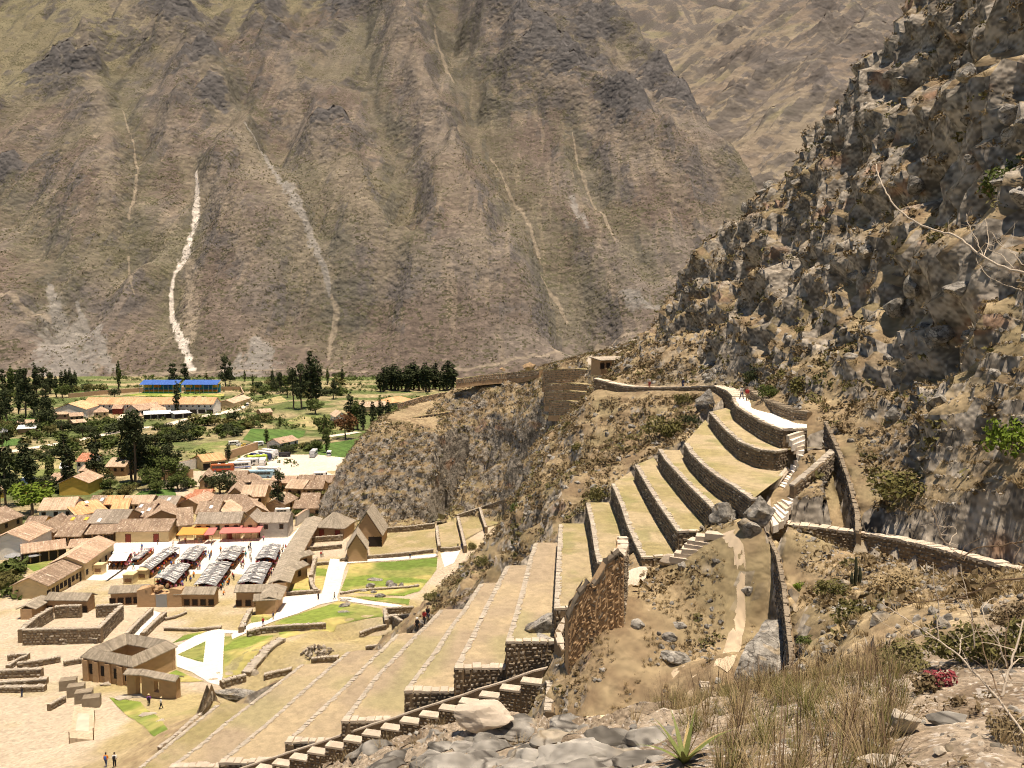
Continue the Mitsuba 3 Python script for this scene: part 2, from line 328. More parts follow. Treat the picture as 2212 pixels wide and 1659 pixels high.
# ---------------------------------------------------------------- cuts in the slope for the free walls (done before the hill mesh is made)
TALL = np.array([W(*q) for q in [(1647,1134,64),(1678,1201,58.5),(1691,1268,53),(1698,1336,48.5),(1705,1390,45),(1713,1487,41)]])
SIDE = np.array([W(*q) for q in [(1664,1130,65),(1690,1134,64.6),(1780,1142,63),(1850,1152,61.5),(1930,1164,58),(2000,1180,55),(2100,1206,50.5),(2230,1242,46),(2330,1275,42)]])
BACKW = np.array([W(*q) for q in [(1781,910,77),(1797,945,74.5),(1812,981,71.5),(1833,1042,67.5),(1849,1109,63),(1850,1150,60.5)]])
def cut_left(line, foot_drop, width, top_drop=.25, back=1.2, start=0):
    """lowers the slope on the left of a wall to its foot, and behind it to its top"""
    global hill
    L = LineString(line[:, :2]); x0, y0, x1, y1 = L.buffer(width + 1).bounds
    s = np.s_[max(int((x0 + 140) / RES), 0):int((x1 + 140) / RES) + 2, max(int((y0 + 12) / RES), 0):int((y1 + 12) / RES) + 2]
    X, Y = gx[s], gy[s]
    p = shapely.points(X, Y); d = shapely.distance(L, p); t = shapely.line_locate_point(L, p)
    cum = np.r_[0, np.cumsum(np.linalg.norm(np.diff(line[:, :2], axis=0), axis=1))]
    zt = np.interp(t, cum, line[:, 2]); k = np.clip(np.searchsorted(cum, t) - 1, 0, len(line) - 2)
    dirs = np.diff(line[:, :2], axis=0)[k]; rel = np.stack([X, Y], -1) - line[k][..., :2]
    side = dirs[..., 0] * rel[..., 1] - dirs[..., 1] * rel[..., 0]
    fd = np.interp(t, [0, cum[-1]], np.broadcast_to(foot_drop, (2,)))
    inr = (t > .01) & (t < cum[-1] - .01)
    left = (side < 0) if line[0, 1] > line[-1, 1] else (side > 0)
    lim = zt - fd + np.maximum(d - width * .5, 0) * .6 + np.maximum(start - t, 0) * 1.2
    h = hill[s]
    h = np.where(inr & left & (d < width), np.minimum(h, lim), h)
    hill[s] = np.where(inr & ~left & (d < back), np.minimum(np.maximum(h, zt - .8), zt - top_drop), h)
cut_left(TALL, (4.6, 4.9), 4.2, back=.8, start=7.5)
cut_left(SIDE, (1.6, 2.0), 3, back=2.2)
cut_left(BACKW, (1.6, 3.6), 2.0, back=.8)
SA, SB = np.array([2.6, 62.6, 35.6]), np.array([-31.0, 71.6, 20.0])
_l = LineString([SA[:2], SB[:2]]); _p = shapely.points(gx, gy)
_d = shapely.distance(_l, _p); _t = shapely.line_locate_point(_l, _p) / _l.length
hill = np.where((_d < 4.0) & (_t > 0) & (_t < 1), np.minimum(hill, SA[2] + (SB[2] - SA[2]) * _t - 3.0 + np.maximum(_d - 3, 0)), hill)
hz = RegularGridInterpolator((GX, GY), hill, bounds_error=False, fill_value=0.0)

fw_line = np.array([W(*q) for q in [(1283,818,139),(1320,829,137),(1356,836,134),(1420,838,129.5),(1490,836,124),(1545,834,119),(1572,846,113),(1584,858,109)]])
# ---------------------------------------------------------------- ground materials (real colours of what lies there)
def f_hill(p, n, uv):
    a = fbm(p.x / 7, p.y / 7, p.z / 7, 3); b = noise(p.x / 1.3, p.y / 1.3, p.z / 1.3); c = noise(p.x / .35, p.y / .35, p.z / .35)
    soil = mix(C(.21, .155, .095), C(.34, .27, .165), smoothstep(.3, .7, a * .6 + b * .4))
    soil = mix(soil, C(.13, .125, .06), smoothstep(.5, .7, fbm(p.x / 5 + 3, p.y / 5, p.z / 5, 2)) * .35)
    rock = mix(C(.13, .115, .095), C(.36, .325, .275), smoothstep(.25, .75, b * .6 + c * .4))
    rock = mix(rock, C(.30, .17, .10), smoothstep(.64, .78, fbm(p.x / 6 + 31, p.y / 6, p.z / 4, 3)) * .6)
    k = dr.maximum(smoothstep(.62, .42, n.z + (a - .5) * .5), smoothstep(.5, .62, fbm(p.x / 11 + 2, p.y / 11, p.z / 8, 4)) * smoothstep(50., 60., p.z) * .9)
    dry = mix(C(.42, .355, .27), C(.33, .275, .145), smoothstep(.38, .62, fbm(p.x / 16, p.y / 16, 3., 4)))
    dry = mix(dry, C(.235, .225, .09), smoothstep(.55, .72, fbm(p.x / 12 + 8, p.y / 9, 6., 3)) * .7 * smoothstep(3., 6., p.z))
    low = smoothstep(13., 8., p.z) * smoothstep(.8, .9, n.z)
    g = mix(mix(soil, rock, k), dry, low)
    return g * (.78 + .44 * c)
def h_hill(p, n, uv): return fbm(p.x / .9, p.y / .9, p.z / .9, 3) * .35
pmat('hill_ground', f_hill, bump=h_hill, eps=.03)
def f_grass_dry(p, n, uv):
    a = fbm(p.x / 5, p.y / 5, 0, 3); c = noise(p.x / .5, p.y / .5); d = noise(p.x / .14, p.y / .14)
    g = mix(C(.31, .25, .175), C(.37, .30, .195), smoothstep(.35, .65, a))
    g = mix(g, C(.27, .25, .13), smoothstep(.66, .8, fbm(p.x / 9 + 9, p.y / 9, 4., 2)) * .6)
    return g * (.78 + .28 * c + .2 * d)
pmat('dry_grass', f_grass_dry, bump=lambda p, n, uv: noise(p.x / .25, p.y / .25) * .06 + noise(p.x / 1.5, p.y / 1.5) * .12)
def f_grass_yel(p, n, uv):
    a = fbm(p.x / 4, p.y / 4, 0, 3); c = noise(p.x / .5, p.y / .5); d = noise(p.x / .14, p.y / .14)
    g = mix(C(.33, .27, .17), C(.265, .225, .115), smoothstep(.35, .65, a))
    g = mix(g, C(.20, .195, .085), smoothstep(.56, .74, fbm(p.x / 3 + 9, p.y / 3, 4., 3)) * .6)
    return g * (.78 + .28 * c + .2 * d)
pmat('yellow_grass', f_grass_yel, bump=lambda p, n, uv: noise(p.x / .25, p.y / .25) * .06 + noise(p.x / 1.5, p.y / 1.5) * .12)
def f_lawn(p, n, uv):
    a = fbm(p.x / 10, p.y / 8, 0, 3); c = noise(p.x / .8, p.y / .8)
    g = mix(C(.17, .22, .045), C(.40, .34, .13), smoothstep(.42, .6, a))
    g = mix(g, C(.10, .16, .035), smoothstep(.52, .66, fbm(p.x / 14 + 5, p.y / 10, 2., 2)) * .6)
    return g * (.8 + .4 * c)
pmat('lawn_grass', f_lawn)
def f_field(p, n, uv):
    row = noise((p.x * .8 + p.y * .6) / 1.1, 0., 0.); a = fbm(p.x / 25, p.y / 25, 0, 3); c = noise(p.x / 1.2, p.y / 1.2)
    return mix(C(.055, .115, .028), C(.10, .155, .04), a) * (.6 + .4 * row + .35 * c)
pmat('crop_green', f_field)
def f_pasture(p, n, uv):
    a = fbm(p.x / 18, p.y / 14, 0, 3); c = noise(p.x / 1.5, p.y / 1.5)
    return mix(C(.14, .165, .055), C(.30, .255, .13), smoothstep(.35, .65, a)) * (.75 + .5 * c)
pmat('pasture', f_pasture)
def f_valley(p, n, uv):
    a = fbm(p.x / 40, p.y / 30, 0, 4); c = noise(p.x / 2.2, p.y / 2.2)
    g = mix(C(.09, .115, .04), C(.27, .225, .13), smoothstep(.38, .68, a))
    return g * (.6 + .7 * c)
pmat('valley_ground', f_valley)
def f_pave(p, n, uv):
    a = fbm(p.x / 6, p.y / 6, 0, 3); c = noise(p.x / .5, p.y / .5)
    return mix(C(.66, .60, .53), C(.76, .72, .66), a) * (.88 + .22 * c)
pmat('pale_paving', f_pave, rough=.85)
def f_dust(p, n, uv):
    a = fbm(p.x / 9, p.y / 9, 0, 3); c = noise(p.x / .7, p.y / .7)
    return mix(C(.52, .45, .36), C(.63, .56, .46), a) * (.85 + .28 * c)
pmat('dusty_gravel', f_dust)
def f_path(p, n, uv):
    a = noise(p.x / 2, p.y / 2); c = noise(p.x / .3, p.y / .3)
    return mix(C(.45, .36, .25), C(.54, .45, .33), a) * (.85 + .3 * c)
pmat('trodden_earth', f_path)
def f_stone(p, n, uv):
    c = noise(p.x / .4, p.y / .4, p.z / .4); a = noise(p.x / 1.7, p.y / 1.7, p.z / 1.7)
    return mix(C(.16, .13, .095), C(.33, .28, .21), a * .6 + c * .4)
pmat('field_stone', f_stone, bump=lambda p, n, uv: noise(p.x / .12, p.y / .12, p.z / .12) * .02)
pmat('field_stone_dark', lambda p, n, uv: mix(C(.10, .082, .062), C(.20, .17, .135), noise(p.x / .6, p.y / .6, p.z / .6)))
pmat('field_stone_pale', lambda p, n, uv: mix(C(.34, .30, .24), C(.48, .43, .36), noise(p.x / .5, p.y / .5, p.z / .5)))
pmat('wall_mortar', lambda p, n, uv: mix(C(.15, .11, .07), C(.24, .18, .115), noise(p.x / .3, p.y / .3, p.z / .3)))
pmat('coping_pale', lambda p, n, uv: mix(C(.42, .36, .285), C(.58, .51, .42), noise(p.x / .5, p.y / .5, p.z / .5)))
pmat('adobe', lambda p, n, uv: mix(C(.36, .235, .135), C(.46, .32, .19), fbm(p.x / .9, p.y / .9, p.z / .5, 3)))
pmat('adobe_ochre', lambda p, n, uv: mix(C(.33, .225, .13), C(.42, .30, .18), fbm(p.x / .8, p.y / .8, p.z / .35, 3)))
def f_rockgrey(p, n, uv):
    a = fbm(p.x / 1.5, p.y / 1.5, p.z / 1.5, 4); c = noise(p.x / .12, p.y / .12, p.z / .12)
    e = fbm(p.x / .4, p.y / .4, p.z / .4, 3)
    g = mix(C(.10, .093, .082), C(.34, .325, .295), smoothstep(.3, .7, a * .55 + e * .5))
    g = mix(g, C(.045, .04, .035), smoothstep(.035, .0, dr.abs(fbm(p.x / .9 + 4, p.y / .9, p.z / .9, 3) - .5)) * .8)
    g = mix(g, C(.36, .29, .19), smoothstep(.6, .75, fbm(p.x / .6 + 7, p.y / .6, p.z / .6, 2)) * .5)
    return g * (.65 + .7 * c)
pmat('grey_rock', f_rockgrey, bump=lambda p, n, uv: fbm(p.x / .3, p.y / .3, p.z / .3, 4) * .12)

# ---------------------------------------------------------------- hill mesh (fine near the viewer)
def terrain_mesh(X, Y, Z):
    g, h = np.meshgrid(X, Y, indexing='ij')
    return np.stack([g, h, Z], -1).reshape(-1, 3), grid_faces(len(X), len(Y))
NX, NY = np.arange(-13, 15, .1), np.arange(.4, 27, .1)
ngx, ngy = np.meshgrid(NX, NY, indexing='ij')
nz = hillz(ngx, ngy)
Pn = np.stack([ngx, ngy, nz], -1)
fade = np.clip(np.minimum.reduce([ngx + 13, 15 - ngx, 27 - ngy]) / 2, 0, 1)
outcrop = np.clip(1 - np.hypot((ngx + 0.5) / 6.5, (ngy - 17.5) / 6.5), 0, 1) ** .5
lump = (1 - np.abs(2 * meshkit.fbm(Pn / 3.2, 4, 21) - 1) - .6) * 1.9 * outcrop
crk = np.floor(meshkit.fbm(Pn / [2.6, 2.6, 2.6], 3, 44) * 9) / 9 - meshkit.fbm(Pn / [2.6, 2.6, 2.6], 3, 44)
nz2 = nz + fade * (lump + crk * 3.2 * outcrop + (meshkit.fbm(Pn / 1.1, 4, 9) - .5) * .5 + (meshkit.noise(Pn / .28, 2) - .5) * .07)
nearh = RegularGridInterpolator((NX, NY), nz2, bounds_error=False, fill_value=None)
def groundz(x, y):
    x, y = np.asarray(x, float), np.asarray(y, float)
    inn = (x > -12.5) & (x < 14.5) & (y > .6) & (y < 26.5)
    r = np.where(inn, nearh(np.stack([np.clip(x, -13, 14.8), np.clip(y, .4, 26.8)], -1)), hillz(x, y))
    return r if r.ndim and (x.ndim or y.ndim) else float(np.ravel(r)[0])
cut = hill - .6 * ((gx > -12.4) & (gx < 14.2) & (gy > .8) & (gy < 26.2))
cut = np.where((gx > -11.8) & (gx < 13.6) & (gy > 1.2) & (gy < 25.6), cut - 1.5, cut)
Vh, Fh = terrain_mesh(GX, GY, cut)
ga, gb = np.gradient(gaussian_filter(base, 3), RES)
Nn = np.stack([-ga, -gb, np.ones_like(ga)], -1); Nn /= np.linalg.norm(Nn, axis=-1, keepdims=True)
Q = np.stack([gx, gy, base], -1)
wq = Q + 2.5 * (np.stack([meshkit.noise(Q / 4, 61), meshkit.noise(Q / 4, 62), meshkit.noise(Q / 4, 63)], -1) - .5)
r1 = 1 - np.abs(2 * meshkit.fbm(wq / [8, 8, 6], 3, 3) - 1); r2 = 1 - np.abs(2 * meshkit.fbm(wq / [3.2, 3.2, 2.6], 3, 13) - 1)
st = np.floor(meshkit.fbm(wq / [9, 9, 5], 2, 31) * 8) / 8
up = np.clip((gx - 20) / 12, 0, 1) * np.clip((gy - 50) / 15, 0, 1)
keep = np.clip(shapely.distance(shapely.union_all([P.buffer(1.5) for P in terr_poly] + [LineString(l[:, :2]).buffer(2.5) for l in (TALL, SIDE, BACKW, fw_line)]), shapely.points(gx, gy)) / 5, 0, 1)
disp = rk * (1 - nearw) * keep * ((r1 - .7) * (2.2 + 4.2 * up) + (r2 - .62) * (1.5 + 1.1 * up) + up * (st - .45) * 5.5)
Vh = Vh + (Nn * disp[..., None]).reshape(-1, 3)
struct('hillside', (Vh, Fh), 'hill_ground', smooth=True, label='steep rocky hillside with ledges above and below the terraces')
def f_near(p, n, uv):
    a = fbm(p.x / 1.2, p.y / 1.2, p.z / 1.2, 4); b = noise(p.x / .16, p.y / .16, p.z / .16); c = noise(p.x / .045, p.y / .045, p.z / .045); d = noise(p.x / .018, p.y / .018, p.z / .018)
    g = mix(C(.17, .13, .09), C(.33, .275, .21), smoothstep(.3, .7, a))
    g = mix(g, C(.40, .37, .33), smoothstep(.6, .72, b * .5 + c * .5) * .8)
    g = mix(g, C(.075, .055, .038), smoothstep(.6, .72, noise(p.x / .09 + 7, p.y / .09, p.z / .09) * .5 + d * .5) * .7)
    return g * (.6 + .5 * c + .3 * d)
pmat('near_ground', f_near, bump=lambda p, n, uv: noise(p.x / .06, p.y / .06, p.z / .06) * .035 + fbm(p.x / .3, p.y / .3, p.z / .3, 3) * .1, eps=.01)
struct('near_slope', terrain_mesh(NX, NY, nz2), 'near_ground', smooth=True, label='stony slope at the foot of the picture')
gv = np.array([[-4000, -200, -.15], [4000, -200, -.15], [4000, 9000, -.15], [-4000, 9000, -.15]], float)
struct('ground', (gv, np.array([[0, 1, 2], [0, 2, 3]])), 'valley_ground', label='valley floor of dry and green ground')

# ---------------------------------------------------------------- mountains across the valley
def foot(x): return 905 + .00006 * (x + 250) ** 2 + 40 * (meshkit.noise(np.stack([x / 160, x * 0, x * 0], -1), 3) - .5)
def face0(x, y):
    s = y - foot(x)
    z = .56 * s + .00011 * np.maximum(s, 0) ** 2
    return np.where(s < 0, -4, np.where(s < 60, z * (.5 + s / 120), z))
def mbase(x, y):
    return np.minimum(face0(x, y), 60 - 1.4 * (x - 470) + .42 * (y - 1100))
def meet(fn, px, py, y0=800, y1=4200):
    d = ray(px, py); t = np.arange(y0, y1, 4.0) / d[1]
    q = np.array([0, 0, HC]) + d * t[:, None]
    b = fn(q[:, 0], q[:, 1]) > q[:, 2]
    return q[np.argmax(b)] if b.any() else q[-1]
FOLDS = [(-34, 55, [(470,110),(500,200),(530,260),(590,365),(665,485),(715,625),(710,750)]),
         (46, 70, [(250,0),(360,50),(480,215),(620,440),(690,600)]),
         (-22, 40, [(230,150),(270,260),(295,350),(298,420),(280,490),(278,560)]),
         (24, 55, [(170,60),(210,190),(235,330),(230,480)]),
         (-13, 26, [(415,365),(425,450),(400,540),(370,600),(368,700),(410,800)]),
         (-20, 45, [(0,420),(60,500),(110,590),(120,680)]),
         (22, 50, [(330,250),(400,330),(470,420),(540,560)]),
         (-42, 65, [(940,0),(970,90),(990,160),(1048,260),(1060,350),(1110,430),(1170,540),(1230,680)]),
         (38, 75, [(850,30),(900,150),(950,300),(1010,480),(1060,620)]),
         (34, 60, [(1080,40),(1180,160),(1270,240),(1380,320),(1470,420)]),
         (-18, 34, [(1234,280),(1250,370),(1300,450),(1400,600)]),
         (30, 60, [(610,150),(680,260),(760,400),(840,600)]),
         (-20, 40, [(790,60),(800,200),(850,330),(860,520)]),
         (26, 40, [(1250,20),(1330,110),(1420,200),(1500,300),(1560,400)])]
MX, MY = np.arange(-1750, 760, 6.8), np.arange(860, 2950, 6.8)
mx, my = np.meshgrid(MX, MY, indexing='ij')
mz = mbase(mx, my)
mp = shapely.points(mx, my)
for a, w, line in FOLDS:
    q = np.array([meet(mbase, *c) for c in line])
    d = shapely.distance(LineString(q[:, :2]), mp)
    mz = mz + 1.7 * a * np.maximum(0, 1 - d / (1.9 * w)) ** 1.3 * np.clip((my - foot(mx)) / 120, 0, 1)
ms = np.clip((my - foot(mx)) / 150, 0, 1)
Pm = np.stack([mx, my, mz], -1)
wx = mx + 60 * meshkit.fbm(Pm / 260, 3, 4)
mz += ms * ((1 - np.abs(2 * meshkit.fbm(np.stack([wx / 130, my / 520, my * 0], -1), 4, 6) - 1) - .6) * 75
            + (1 - np.abs(2 * meshkit.fbm(np.stack([wx / 42, my / 150, my * 0], -1), 3, 16) - 1) - .6) * 22
            + (meshkit.fbm(Pm / 28, 4, 5) - .5) * 9)
orock = np.clip((meshkit.fbm(Pm / 120, 4, 12) - .52) * 6, 0, 1) * np.clip((mz - 250) / 300, 0, 1)
OUT = [(1130,110,70),(1180,170,80),(1240,205,70),(1110,40,80),(1200,30,90),(1345,290,60),(1370,320,45),(1280,110,70),(390,120,60),(430,190,60),(460,260,40),(350,70,50),(110,180,60),(170,190,50),(600,130,50),(760,30,80),(20,370,30),(720,360,40),(1420,230,60),(1460,280,50),(580,40,50)]
OUTW = [(*meet(mbase, x, y)[:2], r) for x, y, r in OUT]
om = np.max([np.exp(-((mx - a) ** 2 + (my - b) ** 2) / r ** 2) for a, b, r in OUTW], axis=0)
mz += om * (1 - np.abs(2 * meshkit.fbm(Pm / 30, 4, 19) - 1) - .45) * 70
mz += orock * (1 - np.abs(2 * meshkit.fbm(Pm / 34, 4, 15) - 1) - .3) * 42
mtn = RegularGridInterpolator((MX, MY), mz, bounds_error=False, fill_value=0)
def mtnz(x, y): return mtn(np.stack([x, y], -1))
def meet_mtn(c): return meet(mtnz, *c)
CH = [('scree_white', [(424,372),(426,420),(424,470),(412,520),(402,560)], [4,8,9,12,18]),
      ('scree_tan', [(402,556),(412,620),(408,700),(412,740)], [10,22,26,8]),
      ('scree_white', [(398,562),(376,600),(369,640),(372,690),(386,725),(402,770),(414,800)], [14,7,5,6,10,9,9]),
      ('scree_grey', [(122,670),(138,720),(145,810)], [24,50,70]),
      ('scree_grey', [(108,620),(120,680)], [8,20]),
      ('scree_grey', [(166,660),(185,720),(240,800)], [6,10,16]),
      ('scree_tan', [(0,640),(50,670),(100,690)], [8,12,12]),
      ('scree_grey', [(560,730),(556,770),(548,802)], [9,40,66]),
      ('scree_grey', [(530,270),(560,320),(600,385),(640,445),(664,490),(700,575),(712,640)], [6,8,12,20,14,8,6]),
      ('scree_tan', [(716,640),(728,680),(716,730),(708,780)], [5,8,8,5]),
      ('scree_grey', [(1236,425),(1245,460),(1268,490)], [8,18,10]),
      ('scree_grey', [(1345,630),(1385,655),(1425,665)], [12,24,10]),
      ('scree_tan', [(1060,345),(1100,420),(1140,480),(1165,560)], [4,5,6,5]),
      ('scree_tan', [(1170,600),(1200,650),(1225,700)], [4,7,5]),
      ('scree_tan', [(1236,290),(1246,350),(1275,430),(1330,520)], [3,5,6,4]),
      ('scree_tan', [(278,560),(282,610),(290,640)], [3,5,4]),
      ('scree_tan', [(265,240),(290,320),(298,370),(290,430),(278,480)], [3,4,5,5,3]),
      ('scree_tan', [(940,60),(958,130),(980,180)], [8,12,6])]
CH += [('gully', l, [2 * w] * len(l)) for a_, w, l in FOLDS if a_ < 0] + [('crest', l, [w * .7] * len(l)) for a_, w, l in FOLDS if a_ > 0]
CH += [('scree_tan', [(150,824),(240,818),(420,806),(520,803),(640,800),(720,802),(790,806)], [6]*7), ('scree_tan', [(940,806),(1010,798),(1090,785),(1180,770),(1290,752),(1400,732)], [6]*6)]
SEGS = []
for b_, l, w in CH:
    q = np.array([meet_mtn(c) for c in l])[:, :2]
    for i in range(len(q) - 1): SEGS.append((['scree_white', 'scree_tan', 'scree_grey', 'gully', 'crest'].index(b_), *q[i], *q[i + 1], w[i], w[i + 1]))
def f_mtn(p, n, uv):
    a = fbm(p.x / 140, p.y / 140, p.z / 140, 4); b = noise(p.x / 26, p.y / 40, p.z / 26); c = noise(p.x / 6., p.y / 7., p.z / 6.); s = noise(p.x / 2.6, p.y / 3.2, p.z / 2.6)
    st = noise(p.x / 7 + 3 * a, p.y / 110, p.z / 110)
    g = mix(C(.138, .110, .092), C(.165, .142, .122), smoothstep(.35, .65, a))
    g = mix(g, C(.25, .205, .155), smoothstep(.55, .85, st) * .5)
    st2 = noise(p.x / 2.6 + 5 * a, p.y / 45, p.z / 45)
    g = g * (.86 + .28 * st2)
    g = mix(g, C(.15, .14, .09), smoothstep(.52, .72, fbm(p.x / 200 + 7, p.y / 300, p.z / 300, 3)) * .5)
    up = smoothstep(0., 120., (p.z - 640.) + (-p.x - 760.) * .6 + 160 * (a - .5))
    g = mix(g, C(.20, .182, .11), up * .7)
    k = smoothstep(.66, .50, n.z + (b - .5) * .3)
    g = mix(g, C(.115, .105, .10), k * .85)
    bush = smoothstep(.56, .72, s * .6 + c * .4 + (b - .5) * .3)
    g = mix(g, C(.065, .062, .035), bush * .8)
    m = [mi.Float(0) for _ in range(5)]; o = mi.Float(0)
    for x0, y0, r in OUTW: o = dr.maximum(o, dr.exp(-(dr.square(p.x - x0) + dr.square(p.y - y0)) / (r * r)))
    rag = noise(p.x / 9, p.y / 14, 5.) * .6 + noise(p.x / 3.3, p.y / 4., 9.) * .5
    for kd, x0, y0, x1, y1, w0, w1 in SEGS:
        dx, dy = x1 - x0, y1 - y0; l2 = dx * dx + dy * dy
        t = dr.clip(((p.x - x0) * dx + (p.y - y0) * dy) / l2, 0, 1)
        d = dr.sqrt(dr.square(p.x - x0 - t * dx) + dr.square(p.y - y0 - t * dy)) / ((w0 + (w1 - w0) * t) * .5)
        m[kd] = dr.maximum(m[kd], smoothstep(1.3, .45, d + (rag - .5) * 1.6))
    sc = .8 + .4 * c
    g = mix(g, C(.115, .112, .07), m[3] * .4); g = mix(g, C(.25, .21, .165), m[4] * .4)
    g = mix(g, C(.10, .095, .095), smoothstep(.5, .62, o * .5 + fbm(p.x / 18, p.y / 18, p.z / 18, 4) * .6) * .9)
    g = g * (.74 + .52 * c)
    g = mix(g, C(.245, .232, .215) * sc, m[2] * .75); g = mix(g, C(.31, .26, .2) * sc, m[1] * .6); g = mix(g, C(.58, .53, .475) * sc, m[0] * .9)
    return g
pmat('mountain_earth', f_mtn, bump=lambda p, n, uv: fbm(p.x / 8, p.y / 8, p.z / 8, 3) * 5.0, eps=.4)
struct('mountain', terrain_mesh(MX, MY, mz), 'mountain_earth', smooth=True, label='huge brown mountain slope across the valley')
# the mountain farther back on the right
FX, FY = np.arange(150, 1900, 9.0), np.arange(1250, 4000, 9.0)
fx, fy = np.meshgrid(FX, FY, indexing='ij')
xr = 1010 - np.abs(fx - 1010) * np.where(fx > 1010, 1.3, 1)
fz = 300 + .5 * (xr - 463) + .45 * (np.minimum(fy, 3150) - 1650) - .5 * np.maximum(fy - 3150, 0)
Pf = np.stack([fx, fy, fz], -1)
along = (fx * .67 - fy * .74); down = (fx * .74 + fy * .67)
al = along + 70 * meshkit.fbm(Pf / 300, 3, 3)
fz += (1 - np.abs(2 * meshkit.fbm(np.stack([al / 260, down / 1100, down * 0], -1), 4, 2) - 1) - .6) * 170 + (1 - np.abs(2 * meshkit.fbm(np.stack([al / 70, down / 300, down * 0], -1), 3, 6) - 1) - .6) * 26 + (meshkit.fbm(Pf / 40, 3, 9) - .5) * 16
orf = np.clip((meshkit.fbm(Pf / 130, 4, 12) - .53) * 6, 0, 1)
fz += orf * (1 - np.abs(2 * meshkit.fbm(Pf / 45, 4, 15) - 1) - .3) * 60
def f_far(p, n, uv):
    a = fbm(p.x / 180, p.y / 180, p.z / 180, 4); b = noise(p.x / 30, p.y / 30, p.z / 30); c = noise(p.x / 7, p.y / 7, p.z / 7)
    g = mix(C(.20, .163, .128), C(.235, .2, .15), smoothstep(.35, .65, a))
    g = mix(g, C(.17, .165, .09), smoothstep(.55, .7, fbm(p.x / 150 + 3, p.y / 150, p.z / 150, 3)) * .5)
    k = smoothstep(.74, .6, n.z + (b - .5) * .3)
    g = mix(g, C(.11, .10, .10), smoothstep(.6, .72, fbm(p.x / 130, p.y / 130, p.z / 130, 4) * .75 + fbm(p.x / 24, p.y / 24, p.z / 24, 2) * .35) * .7)
    return mix(g, C(.12, .11, .105), k * .75) * (.84 + .32 * c)
pmat('far_earth', f_far, bump=lambda p, n, uv: fbm(p.x / 14, p.y / 14, p.z / 14, 3) * 6.0, eps=.6)
struct('far_mountain', terrain_mesh(FX, FY, fz), 'far_earth', smooth=True, label='grassy mountain farther back beyond the gully')
DX, DY = np.arange(-4200, 5200, 40.0), np.arange(3600, 7600, 40.0)
dx, dy = np.meshgrid(DX, DY, indexing='ij')
dz = .78 * (dy - 3700)
Pd = np.stack([dx, dy, dz], -1)
dz = dz + (1 - np.abs(2 * meshkit.fbm(Pd / [500, 900, 900], 5, 2) - 1) - .6) * 500
struct('distant_ridge', terrain_mesh(DX, DY, dz), 'far_earth', smooth=True, label='bluish rocky ridge far behind')

pmat('scree_tan', lambda p, n, uv: mix(C(.30, .24, .17), C(.42, .35, .26), noise(p.x / 3, p.y / 3, p.z / 3)))

# ---------------------------------------------------------------- dry stone walls
def wall_frame(top, n=None):
    top = np.asarray(top, float)
    L = np.linalg.norm(np.diff(top[:, :2], axis=0), axis=1).sum()
    q = lerp_line(top, n or max(2, int(L / .8)))
    t = np.gradient(q[:, :2], axis=0); t /= np.linalg.norm(t, axis=1, keepdims=True) + 1e-9
    return q, np.stack([-t[:, 1], t[:, 0]], 1), L
def backing(top, foot, thick, side=1, lean=0.0):
    """wall core: from its face (on the side of side * normal) back by thick"""
    q, nn, L = wall_frame(top); n = len(q)
    fz = np.interp(np.linspace(0, 1, n), np.linspace(0, 1, len(foot)), foot)
    nn = nn * side
    a = np.column_stack([q[:, :2], q[:, 2]]); b = np.column_stack([q[:, :2] + nn * lean, fz])
    c = np.column_stack([q[:, :2] - nn * thick, q[:, 2]]); d = np.column_stack([q[:, :2] - nn * thick, fz])
    v = np.stack([b, a, c, d], 1).reshape(-1, 3)
    f = []
    for i in range(n - 1):
        for k in range(3): f.append([i * 4 + k, i * 4 + k + 1, i * 4 + 5 + k, i * 4 + 4 + k])
    f += [[0, 1, 2, 3], [(n - 1) * 4 + 3, (n - 1) * 4 + 2, (n - 1) * 4 + 1, (n - 1) * 4]]
    return v, np.array(f)
